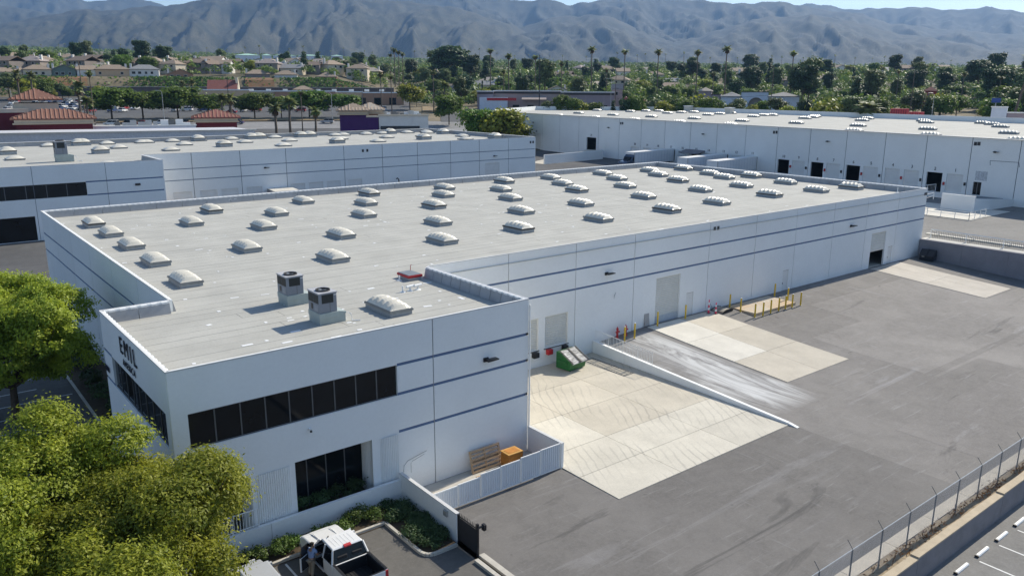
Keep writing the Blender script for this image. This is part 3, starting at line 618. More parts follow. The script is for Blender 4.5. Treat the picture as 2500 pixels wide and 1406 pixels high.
for a, b, zt_, wd, _ in gxs:
    g = empty('corrugated_gate', (a, -3.1, .1), label=f'pale corrugated metal gate leaf, {wd} of the trash enclosure', cat='gate', group='corrugated gate leaves')
    L_ = b-a; n = round(L_/.16); mb = MB(); z0, z1 = .05, zt_-.1; prof = []
    for k in range(n):
        u = .05+(L_-.1)*k/n; p = (L_-.1)/n; prof += [(u, 0), (u+p*.15, -.035), (u+p*.55, -.035), (u+p*.7, 0)]
    prof.append((L_-.05, 0))
    for p, q in zip(prof[:-1], prof[1:]): mb.quad((p[0], p[1], z0), (q[0], q[1], z0), (q[0], q[1], z1), (p[0], p[1], z1))
    mb.build('corrugated_sheet', GATEM, g)
    for nm, q in (('top_rail', (0, -.03, z1, L_, .03, z1+.06)), ('bottom_rail', (0, -.03, -.01, L_, .03, z0)), ('gate_post', (0, -.035, 0, .05, .035, z1)), ('gate_post', (L_-.05, -.035, 0, L_, .035, z1))): MB().box(*q).build(nm, WHITE, g)
# black vehicle gate and its posts
bgt = empty('picket_gate', (11.2, -5.75, -.06), label='black steel picket gate panel at the end of the white screen wall', cat='gate')
for k in range(11): MB().tube([(0, -.1-k*.13, .1), (0, -.1-k*.13, 1.6), (0, -.1-k*.13, 1.68)], [.016, .016, .002], 5).build('picket', BLACKP, bgt)
for z in (.12, 1.42): MB().box(-.02, -1.5, z, .02, 0, z+.05).build('rail', BLACKP, bgt)
MB().box(-.045, -1.62, 0, .045, -1.5, 1.72).build('gate_post', BLACKP, bgt); MB().box(-.04, -.02, 0, .04, .06, 1.5).build('gate_post', BLACKP, bgt)
MB().tube([(.05, -1.56, 1.5), (.3, -1.6, 1.52)], .06, 8).build('gate_operator_arm', BLACKP, bgt); MB().box(.25, -1.72, 1.3, .42, -1.5, 1.62).build('operator_box', BLACKP, bgt, bevel=.03)
MB().box(-.03, -1.5, .18, -.021, -.02, 1.4).build('screen_panel', mat('perforated_screen', (.03, .03, .033), .6), bgt)
# things inside the enclosure
pa = empty('wooden_pallet', (15.75, -.55, .012), label='weathered wooden pallet leaning upright against the white office wall', cat='pallet')
pa.rotation_euler = (R(-14), 0, 0)
for k in range(6): MB().box(0, -.06, .04+k*.235, 2.1, -.035, .15+k*.235).build('deck_board', WOOD, pa)
for x in (0, .98, 2.0): MB().box(x, -.034, 0, x+.1, .06, 1.32).build('stringer', WOOD, pa)
for k in range(3): MB().box(0, .061, .04+k*.55, 2.1, .085, .15+k*.55).build('back_board', WOOD, pa)
p2 = empty('wooden_pallet', (15.6, -2.25, .012), label='wooden pallet lying flat on the enclosure floor below the leaning one', cat='pallet')
for x in (0, .55, 1.1): MB().box(0, x, 0, 2.2, x+.09, .1).build('stringer', WOOD, p2)
for k in range(7): MB().box(.02+k*.32, 0, .101, .2+k*.32, 1.19, .125).build('deck_board', WOOD, p2)
cr_ = empty('wooden_crate', (17.75, -1.35, .012), label='orange-brown wooden crate standing right of the leaning pallet', cat='crate')
MB().box(0, 0, 0, 1.0, .75, .86).build('crate_body', ORANGEW, cr_, bevel=.015)
ct = MB().box(-.04, -.04, .861, 1.04, .79, .92).build('lid', mat('crate_lid_wood', (.6, .33, .09), .5, .15, 2.), cr_, bevel=.01); MB().box(.1, .1, .921, .9, .65, .935).build('lid_panel', ORANGEW, ct)
for x in (-.02, .94): MB().box(x, -.025, 0, x+.08, -.001, .86).build('corner_batten', ORANGEW, cr_)
bm_ = empty('timber_plank', (12.0, -1.6, .012), label='pale plank lying on the enclosure floor along the office wall', cat='plank'); MB().box(0, 0, 0, 2.9, .42, .06).build('board', mat('pale_plank', (.62, .52, .35), .8), bm_, bevel=.01)
hr = empty('pipe_handrail', (11.42, -.25, 0), label='thin bent pipe rail fixed to the office wall corner of the enclosure', cat='railing')
MB().tube([(0, 0, 1.4), (.05, .02, 1.75), (.3, .05, 1.95), (1.5, .05, 2.2)], .02, 6).build('upper_pipe', STEEL, hr); MB().tube([(.5, .05, 1.2), (.5, .05, 1.75), (.6, .05, 1.85), (1.35, .05, 2.05)], .015, 6).build('lower_pipe', STEEL, hr)
# railings by the entrance stairs
railing('railing', [(.9, -.32, 1.1), (3.4, -.32, 1.1)], .95, 1.25, .14, 'white picket railing on the planter wall left of the fluted column')
railing('railing', [(-1.2, -1.35, 0), (.3, -1.35, 0)], 1.0, .8, .14, 'white picket railing in front of the entrance steps, below the tree')
es = empty('entrance_steps', (-2.2, -1.2, -.06), label='pale concrete entrance steps at the office corner, half hidden under the tree', cat='steps')
for k in range(4): MB().box(-.35*k, -.2, 0, 2.0, 2.4, .17*(4-k)).build('step', KERB, es) if k == 0 else MB().box(-.35*k, -.2, 0, -.35*(k-1)-.005, 2.4, .17*(4-k)).build('step', KERB, es)
# stair block on the left side
sb = empty('side_stair', (-1.2, 14.2, -.25), label='small white stair landing with railing beside the office left end', cat='stairs')
MB().box(0, 0, 0, 2.2, 2.2, 1.05).build('landing', WALLW, sb); MB().extrude([(0, 0), (0, 1.0), (.3, 1.4), (.55, 1.0), (.55, 0)], 'y', -.12, 0).build('cheek_wall', WALLW, sb)
for k in range(6): MB().tube([(.7+k*.28, .06, 1.05), (.7+k*.28, .06, 1.85)], .02, 5).build('baluster', WHITE, sb)
MB().tube([(.55, .06, 1.86), (2.2, .06, 1.86)], .028, 6).build('top_rail', WHITE, sb)

# ================================================================== ROOF EQUIPMENT
ORD = ['first', 'second', 'third', 'fourth', 'fifth', 'sixth', 'seventh', 'eighth', 'ninth', 'tenth', 'eleventh', 'twelfth', 'thirteenth', 'fourteenth', 'fifteenth', 'sixteenth', 'seventeenth', 'eighteenth', 'nineteenth', 'twentieth']
def skylight(name, w_, l_, lobes, framem, h=.44, curb=.24, double=False):
    root = empty(name)
    MB().box(-w_/2, -l_/2, 0, w_/2, l_/2, curb).build('curb', mat('skylight_curb', (.33, .35, .36), .8), root)
    MB().box(-w_/2-.06, -l_/2-.06, curb, w_/2+.06, l_/2+.06, curb+.1).build('frame', framem, root)
    MB().box(-w_/2-.02, -l_/2-.02, curb+.1, w_/2+.02, l_/2+.02, curb+.14).build('frame_cap', ALU, root)
    nu, nv = 9, 6*lobes+1; V = []; F = []
    for i in range(nu):
        for j in range(nv):
            u, v = 2*i/(nu-1)-1, 2*j/(nv-1)-1; e = (1-abs(u)**(3.2 if lobes > 2 else 2.4))*(1-abs(v)**(7 if lobes > 2 else 3))
            pl = abs(math.sin(math.pi*lobes*(v+1)/2)) if lobes > 1 else 1.
            V.append((u*w_/2, v*l_/2, curb+.141+h*e*(.5+.5*pl if not double else .45+.55*pl)))
    for i in range(nu-1):
        for j in range(nv-1): a = i*nv+j; F.append((a, a+nv, a+nv+1, a+1))
    me = bpy.data.meshes.new('dome'); me.from_pydata(V, [], F); me.materials.append(DOMEM); me.polygons.foreach_set('use_smooth', [lobes < 3]*len(F)); link('dome', me, root)
    return Proto(root)
def rows_label(pts, cuts, fmt, key=1, along=0, rowname=None):
    """(index, text) per point: its row by coordinate `key`, its rank in the row by `along`"""
    rid = [sum(p[key] > c for c in cuts) for p in pts]; out_ = {}
    for r_ in set(rid):
        m_ = sorted([i for i in range(len(pts)) if rid[i] == r_], key=lambda i: pts[i][along])
        for k, i in enumerate(m_): out_[i] = (r_, k)
    return out_
sk_px = [(228, 541, 1), (270, 563, 0), (320, 592, 0), (379, 630, 0), (452, 677, 0), (516, 509, 1), (467, 538, 0), (675, 515, 0), (643, 547, 0), (602, 598, 0), (740, 487, 0), (901, 469, 1), (893, 491, 0), (888, 519, 0), (832, 567, 0), (812, 622, 0),
 (1231, 440, 1), (1085, 455, 0), (1082, 472, 0), (1059, 498, 1), (1069, 537, 0), (1079, 580, 0), (1344, 431, 0), (1223, 459, 0), (1246, 480, 0), (1272, 511, 0), (1266, 553, 1), (1373, 445, 0), (1408, 461, 1), (1418, 493, 0), (1461, 529, 0), (1471, 421, 0), (1506, 433, 0), (1526, 451, 0), (1571, 476, 0), (1628, 508, 1), (1586, 414, 0), (1607, 424, 0), (1655, 438, 1), (1710, 460, 0), (1750, 490, 0), (1671, 410, 1), (1733, 421, 0), (1768, 430, 0), (1810, 450, 0), (1879, 472, 1), (1855, 425, 1), (1918, 442, 0), (1993, 461, 0), (2078, 454, 1)]
SK = [skylight('skylight', 1.4, 2.75, 5, ALU, h=.4), skylight('skylight', 1.4, 2.75, 5, DARKF, h=.42, curb=.3)]
pts = [at(x, y, 9.22) for x, y, _ in sk_px]; lab = rows_label(pts, [25.2, 33.6, 41.2, 46.9], '')
RN = ['front row', 'second row', 'middle row', 'fourth row', 'back row']
for i, (p, q) in enumerate(zip(pts, sk_px)):
    r_, k = lab[i]; p[1] = min(p[1], YK-2.2); p[0] = min(p[0], XE-2.0)
    SK[q[2]].put((p[0], p[1], ZR+.015), 0, 1, f'white pleated skylight{", dark frame," if q[2] else ","} {ORD[k]} from left in the {RN[r_]} of the near roof', 'skylights on the near warehouse roof', 'skylight')
p = at(948, 742, 9.2); SK[0].put((p[0], p[1], ZR+.015), 0, (1, 1.08, 1), 'large white pleated skylight alone on the office roof right of the air conditioners', 'skylights on the near warehouse roof', 'skylight')
def hvac(name):
    root = empty(name)
    MB().box(-.52, -.7, 0, .55, .7, .34).build('roof_curb', GREENGREY, root); MB().box(.56, -.66, .0, 1.02, .66, .46).build('side_curb', GREENGREY, root)
    MB().box(-.55, -.73, .341, .58, .73, .66).build('curb_adapter', GREENGREY, root, bevel=.02); MB().extrude([(.58, .46), (1.06, .46), (1.06, .56), (.58, .66)], 'y', -.68, .68).build('duct_hood', GREENGREY, root)
    cb = MB().box(-.53, -.68, .661, .53, .68, 1.74).build('cabinet', BLUEGREY, root, bevel=.02)
    MB().box(-.36, -.692, 1.2, .32, -.678, 1.68).build('coil_panel', COIL, cb); MB().box(-.542, -.62, 1.2, -.528, .0, 1.68).build('coil_panel', COIL, cb); MB().box(-.542, .05, 1.2, -.528, .62, 1.68).build('coil_panel', COIL, cb)
    MB().box(-.545, -.58, .75, -.529, -.1, 1.1).build('access_panel', mat('access_panel', (.26, .28, .31), .5), cb); MB().box(-.55, .1, .8, -.529, .3, 1.1).build('vent_grille', DARKF, cb)
    MB().box(.36, -.688, 1.6, .5, -.681, 1.64).build('label_plate', WHITE, cb); MB().box(.1, -.686, .7, .12, -.681, 1.18).build('panel_seam', DARKF, cb)
    MB().box(-.56, -.73, 1.741, .56, .73, 1.8).build('top_cover', mat('hvac_top', (.42, .42, .43), .5), root, bevel=.01)
    ring = MB(); n = 24; V0 = [(math.cos(2*math.pi*k/n), math.sin(2*math.pi*k/n)) for k in range(n)]
    for k in range(n):
        a, b = V0[k], V0[(k+1) % n]; ring.hexa([(a[0]*.4, a[1]*.4-.1, 1.801), (b[0]*.4, b[1]*.4-.1, 1.801), (b[0]*.36, b[1]*.36-.1, 1.801), (a[0]*.36, a[1]*.36-.1, 1.801), (a[0]*.4, a[1]*.4-.1, 1.88), (b[0]*.4, b[1]*.4-.1, 1.88), (b[0]*.36, b[1]*.36-.1, 1.88), (a[0]*.36, a[1]*.36-.1, 1.88)])
    rg_ = ring.build('fan_ring', DARKF, root); MB().prism([(.36*x, .36*y-.1) for x, y in V0], 1.802, 1.81).build('fan_well', BLACKP, rg_)
    for k in range(4):
        a = k*math.pi/2+.3; c, s = math.cos(a), math.sin(a); MB().quad((.06*c, .06*s-.1, 1.85), (.33*c-.1*s, .33*s+.1*c-.1, 1.83), (.34*c+.07*s, .34*s-.07*c-.1, 1.86), (.07*c+.03*s, .07*s-.03*c-.1, 1.86)).build('fan_blade', ALU, rg_)
    MB().tube([(1.1, -.8, .5), (1.25, -.85, .45), (1.3, -.9, .05), (1.7, -1.1, .03)], .035, 6).build('conduit', WHITE, root)
    return Proto(root)
hv = hvac('air_conditioner')
hv.put((9.85, 5.3, ZR+.012), 0, 1, 'grey rooftop air conditioner with round fan, nearer one beside the office skylight', 'rooftop air conditioners', 'air conditioner')
hv.put((10.03, 10.05, ZR+.012), 0, 1, 'grey rooftop air conditioner with round fan, farther one of the pair', 'rooftop air conditioners', 'air conditioner')
ht = empty('roof_hatch', (19.0, 11.2, ZR+.012), label='red-rimmed roof hatch with pale lid by the inner parapet corner', cat='hatch')
MB().box(-.5, -.7, 0, .5, .7, .2).build('hatch_curb', FLASH, ht); MB().box(-.56, -.76, .201, .56, .76, .36).build('hatch_rim', RED, ht, bevel=.02); MB().box(-.5, -.7, .361, .5, .7, .4).build('hatch_lid', ALU, ht, bevel=.02)
MB().tube([(.5, .7, .36), (.5, .7, .75), (.62, .7, .75)], .02, 6).build('hatch_handle', RED, ht)
def roof_vent(x, y, h, lab_):
    v = empty('vent_pipe', (x, y, ZR+.012), label=lab_, cat='vent'); MB().tube([(0, 0, 0), (0, 0, .03), (0, 0, .05)], [.2, .18, .07], 10).build('vent_boot', WHITE, v); MB().tube([(0, 0, .05), (0, 0, h)], .055, 8).build('pipe', WHITE, v)
q = at(975, 682, 8.9); roof_vent(q[0], q[1], .35, 'thin white vent pipe left of the red roof hatch'); q = at(983, 710, 8.9); roof_vent(q[0], q[1], .4, 'white upright vent pipe nearest the office skylight')
for i, (px, py) in enumerate(((1001, 703), (1020, 700))):
    q = at(px, py, 9.0); v = empty('tee_vent', (q[0], q[1], ZR+.012), .2, f'white horizontal tee vent on the office roof, {("left", "right")[i]} of the two', 'vent'); MB().tube([(0, 0, 0), (0, 0, .25)], .06, 8).build('riser', WHITE, v); MB().tube([(-.3, 0, .3), (.3, 0, .3)], .085, 8).build('tee_head', WHITE, v); MB().tube([(0, 0, 0), (0, 0, .04)], [.22, .1], 10).build('vent_boot', WHITE, v)
for i, (px, py) in enumerate(((2198, 476), (2206, 466))):
    q = at(px, py, 8.9); roof_vent(min(q[0], 91.6), q[1], (.35, .6)[i], f'white vent pipe at the far right roof corner, {("shorter", "taller")[i]} one')

# ================================================================== YARD OBJECTS
def bollard(name, h=1.35, r=.075):
    root = empty(name); MB().tube([(0, 0, 0), (0, 0, h)], r, 12).build('post', YELLOW, root, smooth=False); MB().tube([(0, 0, h), (0, 0, h+.03), (0, 0, h+.045)], [r*1.02, r*.9, r*.3], 12).build('cap', WHITE, root); MB().tube([(0, 0, 0), (0, 0, .03)], r*1.8, 12).build('base_collar', KERB, root)
    return Proto(root)
bo = bollard('bollard'); G_ = 'yellow bollards along the long wall'
for x, y, l in [(43.5, 10.3, 'left of the large roll-up door'), (47.25, 10.3, 'right of the large roll-up door'), (53.6, 10.2, 'against the wall left of the fenced pad'), (53.45, 8.85, 'at the left edge of the fenced pad'), (53.3, 7.15, 'at the near left corner of the fenced pad'), (54.35, 7.0, 'second along the near edge of the fenced pad'), (55.7, 7.1, 'third along the near edge of the fenced pad'), (57.0, 7.1, 'fourth along the near edge of the fenced pad'), (58.1, 7.1, 'fifth along the near edge of the fenced pad'), (59.15, 7.05, 'sixth along the near edge of the fenced pad'), (60.5, 7.0, 'at the near right corner of the fenced pad'), (60.6, 8.5, 'at the right edge of the fenced pad'), (60.75, 10.1, 'against the wall right of the fenced pad'), (38.5, 9.45, 'standing nearest the railing, left of two by the hydrants'), (39.75, 9.5, 'right one of two by the red hydrants')]:
    bo.put((x, y, gz(x, y)), 0, 1, f'yellow bollard {l}', G_, 'bollard')
def hydrant(x, y, lab_):
    h = empty('fire_riser', (x, y, gz(x, y)), label=lab_, cat='hydrant')
    MB().tube([(0, 0, 0), (0, 0, .04), (0, 0, .05), (0, 0, .75), (0, 0, .82), (0, 0, .92)], [.15, .15, .09, .09, .12, .03], 10).build('barrel', RED, h)
    for s in (-1, 1): MB().tube([(0, 0, .55), (s*.2, -.05, .55)], [.06, .075], 8).build('outlet', RED, h)
    MB().tube([(0, 0, .92), (0, 0, 1.0)], .03, 6).build('stem_nut', RED, h)
hydrant(38.7, 10.5, 'red fire hydrant by the wall, behind the ramp railing'); hydrant(39.65, 10.45, 'red fire hydrant by the wall, behind the left yellow bollard')
def dumpster(name, m, lab_, x, y, z, s=1., lidm=None, rz=0, cat='dumpster'):
    d = empty(name, (x, y, z), rz, lab_, cat)
    # body: sloping front, higher back
    prof = [(-.75*s, .08*s), (-.9*s, .8*s), (.35*s, 1.45*s), (.75*s, 1.45*s), (.75*s, .08*s)]
    MB().extrude(prof, 'x', -.95*s, .95*s).build('body', m, d, bevel=.02)
    for sg in (-1, 1):
        MB().box(sg*.95*s if sg > 0 else -1.05*s, -.5*s, .62*s, 1.05*s if sg > 0 else -.95*s, .5*s, .82*s).build('fork_sleeve', m, d); MB().tube([(sg*.7*s, -.6*s, .08*s), (sg*.7*s, -.6*s, 0)], .07*s, 8).build('caster', BLACK, d)
        a, b = (-.97*s, -.03*s) if sg < 0 else (.03*s, .97*s); lid = MB().hexa([(a, -1.12*s, .72*s), (b, -1.12*s, .72*s), (b, .34*s, 1.5*s), (a, .34*s, 1.5*s), (a, -1.1*s, .78*s), (b, -1.1*s, .78*s), (b, .36*s, 1.55*s), (a, .36*s, 1.55*s)]).build('lid', lidm or BLACK, d)
        for e in (a, b-.06*s): MB().hexa([(e, -1.13*s, .78*s), (e+.06*s, -1.13*s, .78*s), (e+.06*s, .36*s, 1.55*s), (e, .36*s, 1.55*s), (e, -1.12*s, .84*s), (e+.06*s, -1.12*s, .84*s), (e+.06*s, .37*s, 1.61*s), (e, .37*s, 1.61*s)]).build('lid_edge', BLACK, lid)
    MB().box(-.6*s, -.93*s, .62*s, -.25*s, -.9*s, .75*s).build('label_plate', WHITE, d)
    return d
LIDS = mat('weathered_dumpster_lid', (.03, .03, .032), .7, .2, 3.2, c2=(.6, .59, .57), stretch=(.6, 2.6, 1.))
dumpster('dumpster', GREEN, 'dark green dumpster with streaked black lids below the dock door', 32.2, 9.2, .085, .95, LIDS, R(6))
dumpster('dumpster', mat('dark_bin_paint', (.02, .025, .035), .5), 'dark blue bin in the shaded corner at the far end of the yard', 91.3, 9.1, gz(91, 9), .85, BLACK, R(-80))
def delineator(x, y, h, lab_):
    c = empty('traffic_delineator', (x, y, gz(x, y)), label=lab_, cat='traffic cone', group='red delineators by the long wall'); z = 0; cols_ = [RED, WHITE, RED, WHITE, RED]; pk = mat('fluorescent_red', (.75, .03, .09), .5)
    MB().box(-.18, -.18, 0, .18, .18, .05).build('base', BLACK, c, bevel=.02)
    for k in range(5):
        a, b = .05+(h-.05)*k/5, .05+(h-.05)*(k+1)/5; f = lambda t: .1-.06*t/h
        MB().tube([(0, 0, a), (0, 0, b)], [f(a), f(b)], 10).build('band', WHITE if k % 2 else pk, c)
delineator(50.5, 10.25, 1.3, 'tall red and white traffic delineator by the man door'); delineator(50.9, 9.75, 1.1, 'shorter red and white traffic delineator nearer the dock plate')
dp = empty('dock_plate', (52.2, 10.0, gz(52, 10)), .1, 'rusty curved dock plate lying on the asphalt beside the delineators', 'dock plate')
MB().extrude([(-.8, .0), (-.75, .16), (-.3, .27), (.3, .27), (.75, .16), (.8, 0), (.7, 0), (.3, .2), (-.3, .2), (-.7, 0)], 'y', -.65, .65).build('plate', mat('worn_plate', (.3, .27, .22), .7, .3, 2.), dp)
for y in (-.66, .62): MB().extrude([(-.86, 0), (-.8, .2), (-.3, .31), (.3, .31), (.8, .2), (.86, 0)], 'y', y, y+.04).build('side_flange', BLACK, dp)
MB().tube([(-.7, .6, .2), (-.95, .75, .75)], .02, 6).build('lift_handle', DSTEEL, dp)
lp = empty('leaning_panel', (42.65, YF-.12, gz(42.6, 10.8)), label='grey flat panel leaning on the wall left of the roll-up door', cat='panel'); lp.rotation_euler = (R(-6), 0, 0)
MB().box(-.3, -.02, 0, .3, .02, 1.15).build('board', mat('grey_board', (.36, .35, .34), .7), lp); MB().box(-.3, -.035, 0, .3, -.021, .06).build('bottom_batten', DSTEEL, lp)

# chain-link fence along the yard's near side
fb = [(19.9+2.62*k) for k in range(-1, 27)]; FY = -19.55
def fence_post(name):
    root = empty(name); MB().tube([(0, 0, -.3), (0, 0, 2.02)], .035, 8).build('post', DSTEEL, root); MB().tube([(0, 0, 2.02), (0, .26, 2.36)], .015, 6).build('barb_arm', DSTEEL, root); MB().tube([(0, 0, 1.98), (0, 0, 2.06)], .045, 8).build('post_cap', STEEL, root)
    return root
cf = empty('chain_link_fence', (0, FY, 0), label='grey chain-link fence with barbed arms along the near edge of the yard', cat='fence')
for k, x in enumerate(fb):
    MB().tube([(x, 0, -.3), (x, 0, 2.02)], .035, 8).build('post', DSTEEL, cf); MB().tube([(x, 0, 2.02), (x, .27, 2.36)], .016, 6).build('barb_arm', DSTEEL, cf)
    if k < len(fb)-1: MB().tube([(x, 0, 2.0), (x+2.62, 0, 2.0)], .024, 6).build('top_rail', STEEL, cf)
for j in range(3): MB().tube([(x, .07+.09*j, 2.1+.11*j+(.0 if i % 2 else .01)) for i, x in enumerate(fb)], .005, 4).build('barbed_wire', DSTEEL, cf)
wm = []; hgt = 1.95; step = .075
me0 = None
mb = MB(); n = int(2.62/step)
for sgn in (1, -1):
    for k in range(-int(hgt/step), n+int(hgt/step)+1):
        x0 = k*step; x1 = x0+sgn*hgt; za, zb = 0., hgt
        # clip to the bay
        pts_ = [(x0, 0.), (x1, hgt)]; (ax, az), (bx_, bz) = pts_
        def cl(ax, az, bx_, bz):
            t0, t1 = 0, 1; dx = bx_-ax
            if abs(dx) < 1e-9: return None
            ta, tb = (0-ax)/dx, (2.62-ax)/dx; ta, tb = min(ta, tb), max(ta, tb); t0, t1 = max(t0, ta), min(t1, tb)
            return None if t1-t0 < .01 else ((ax+dx*t0, az+(bz-az)*t0), (ax+dx*t1, az+(bz-az)*t1))
        c_ = cl(ax, az, bx_, bz)
        if c_: mb.tube([(c_[0][0], .004*sgn, c_[0][1]+.03), (c_[1][0], .004*sgn, c_[1][1]+.03)], .004, 3, cap=False)
first = None
for x in fb[:-1]:
    if first is None: first = mb.build('wire_mesh', STEEL, cf, loc=(x, -.04, 0)); tag(first, kind='stuff')
    else: o = first.copy(); col.objects.link(o); o.location = (x, -.04, 0)
apron('gutter', [19.5+4*k for k in range(0, 20)], [-19.28, -18.62], lambda x, y: .05, mat('pale_gutter', (.62, .56, .46), .85, .1, .6, fine=.05, rnd=.05), th=.2)
sheet('dirt_strip', 17, 92.3, -20.05, -19.3, lambda x, y: .06+.04*math.sin(x*1.7), DIRT, .6)
rt = empty('retaining_wall', (0, -20.24, -1.3), label='grey block retaining wall with tan cap below the chain-link fence', cat='wall')
xw = 17.
for L_, dz in ((10.2, 0), (9.6, .2), (9.2, .4), (14, .6), (14, .6), (19, .6)):
    MB().box(xw, -.18, 0, xw+L_-.02, .19, 1.36+dz*.4).build('wall_section', BLOCKW, rt); MB().box(xw-.01, -.2, 1.361+dz*.4, xw+L_-.01, .21, 1.44+dz*.4).build('wall_cap', TANCAP, rt); xw += L_
# dry weeds along the fence foot
wv = []; wt = []
for x in np.arange(17.5, 60, .5):
    if RNG.random() < .8:
        k = int(RNG.integers(8, 34)); P = np.stack([RNG.normal(x, .28, k), RNG.normal(-19.68, .14, k), RNG.uniform(.08, .42, k)], 1); wv.append(leaves(P, np.tile([0, -.7, .3], (k, 1)), .11, .22)); wt.append(RNG.uniform(0, 1, k))
tag(link('dry_weeds', fast_quads('dry_weeds', np.concatenate(wv), np.concatenate(wt), LEAF_WEED)), 'rusty brown dry weeds along the foot of the chain-link fence', 'weeds', kind='stuff')
# wheel stops and bay lines of the neighbouring lot
PAINT = mat('road_paint', (.66, .66, .64), .7, .1, 3.)
ws_names = ['nearest the picture bottom', 'second from the picture bottom', 'third from the picture bottom', 'fourth from the picture bottom', 'fifth from the picture bottom']
for k in range(6):
    x = 30.2+2.34*k; o = empty('wheel_stop', (x, -21.25, -1.2), label=f'white concrete wheel stop below the retaining wall, {ws_names[min(k, 4)] if k < 5 else "farthest right"}', cat='wheel stop', group='wheel stops in the neighbouring lot')
    MB().extrude([(-.09, 0), (-.09, .07), (-.05, .12), (.05, .12), (.09, .07), (.09, 0)], 'x', -.62, .6).build('stop_body', WHITE, o); MB().box(-.7, -.09, 0, -.621, .09, .11).build('stop_end', BLACKP, o)
    s_ = MB().box(x-1.0, -26.5, -1.199, x-.9, -21.5, -1.194).build('bay_line', PAINT, None); s_['kind'] = 'structure'
for k in range(8): s_ = MB().box(-9, 20+k*2.6, -.249, -1.5 if k % 3 else .4, 20.1+k*2.6, -.244).build('bay_line', PAINT, None); s_['kind'] = 'structure'
# kerbs of the front parking: separate kerb stones
def kerb(pts, name='kerb', h=.14, w_=.16, z=-.06, m=KERB, L0=1.5):
    root = empty(name, (*pts[0], z)); tag(root, kind='structure'); o = Vector((*pts[0], 0))
    for a, b in zip(pts[:-1], pts[1:]):
        A, B = Vector((*a, 0))-o, Vector((*b, 0))-o; L_ = (B-A).length
        if L_ < 1e-3: continue
        d = (B-A)/L_; k = max(1, round(L_/L0))
        for i in range(k): p, q = A+d*(L_*i/k+.006), A+d*(L_*(i+1)/k-.006); MB().beam(p+Vector((0, 0, h/2)), q+Vector((0, 0, h/2)), w_, h).build('kerb_stone', m, root)
kerb([(-3, -2.05), (9.2, -2.05)]+[(9.2, -5.4)]+arc(9.75, -5.4, .55, 180, 270, 5)+[(10.2, -5.95), (10.95, -5.95)], L0=1.8)
kerb([(11.35, -7.4), (11.35, -14)], m=KERB, w_=.3); kerb([(.75, 13.6), (.75, 45)], z=-.25, w_=.2); kerb([(10.9, -7.6), (10.9, -12)], m=KERB, w_=.22)
sheet('planting_ground', 9.28, 11.0, -5.85, -2.1, .0, MULCH)
for k in range(3): s_ = MB().box(3.75+k*2.75-2.75, -7.2, -.059, 3.85+k*2.75-2.75, -2.3, -.054).build('bay_line', PAINT, None); s_['kind'] = 'structure'

# ================================================================== LEFT NEIGHBOUR WAREHOUSE
ZL, YL, YO = 11.05, 97.8, 87.4
lw = empty('warehouse', (0, 0, 0), label='white warehouse behind the near one with many low round skylights', cat='warehouse')
BL = [(8.5, 8.64), (6.74, 6.88)]
ljx = [24.25, 31.4, 39.2, 47.1, 58.0, 65.8, 73.4, 81.0, 88.0, 95.5, 102.8]
ldo = [(28.1, 31.0), (32.3, 35.0), (35.7, 38.5), (39.9, 42.6), (47.6, 50.3), (51.0, 53.7), (54.4, 57.1), (58.6, 61.4)]
wall(lw, (0, YL), (1, 0), ljx, 0, ZL, BL, [(a, b, 1.8, 4.95) for a, b in ldo]+[(89.4, 93.1, 2.2, 6.2)], rec=.04, gap=.05, mats=(WALLW, mat('grey_reveal', (.2, .24, .3), .7)))
for a, b in ldo+[(89.4, 93.1)]: corrugated(lw, (0, YL), (1, 0), a, b, 1.8 if a < 80 else 2.2, 4.95 if a < 80 else 6.2, .12, DOORW, .55, .008)
wall(lw, (0, YO), (1, 0), [-40, -32, -24, -16, -8, -.6, 7.7, 16.6, 24.25], 0, ZL, [(8.5, 8.68, 14, 99), (6.7, 6.88, 14, 99)], [(-39, 14.0, 6.75, 8.6), (-39, 7.4, 1.25, 4.5)], rec=.05)
glazing(lw, (0, YO), (1, 0), -39, 14.0, 6.75, 8.6, 22, bar=.09); glazing(lw, (0, YO), (1, 0), -39, 7.4, 1.25, 4.5, 8, bar=.1)
wall(lw, (24.25, YO), (0, 1), [0, YL-YO], 0, ZL, BL); wall(lw, (102.8, YL), (0, 1), list(np.linspace(0, 42, 7)), 0, ZL, BL)
wall(lw, (102.8, YL+42), (-1, 0), list(np.linspace(0, 142.8, 19)), 0, ZL, BL)
lr = slab(lw, 'roof', [(-39.8, YO+.2), (24.05, YO+.2), (24.05, YL+.2), (102.6, YL+.2), (102.6, YL+41.8), (-39.8, YL+41.8)], ZL-1.1, ZL-.8, ROOFM)
coping(lw, [(-40, YO), (24.25, YO), (24.25, YL), (102.8, YL), (102.8, YL+42), (-40, YL+42)], ZL, .4, tabs=False)
upturn(lw, (-39, YL+41.8), (102.5, YL+41.8), (0, -1), ZL-.8, ZL-.1, 6); upturn(lw, (102.6, YL+.3), (102.6, YL+41.7), (-1, 0), ZL-.8, ZL-.1, 6); upturn(lw, (24.05, YO+.2), (24.05, YL), (-1, 0), ZL-.8, ZL-.1, 5)
for s in (61.6, 62.5, 101.2, 101.9): scupper(lw, (0, YL), (1, 0), s, ZL-1.3, .4, .5)
wall_lamp(lw, 43.3, YL, 8.0, 1.); wall_lamp(lw, 91.7, YL, 7.6, 1.); MB().box(20.2, YO-.12, 7.65, 20.9, YO, 7.95).build('wall_lamp', DARKF, lw)
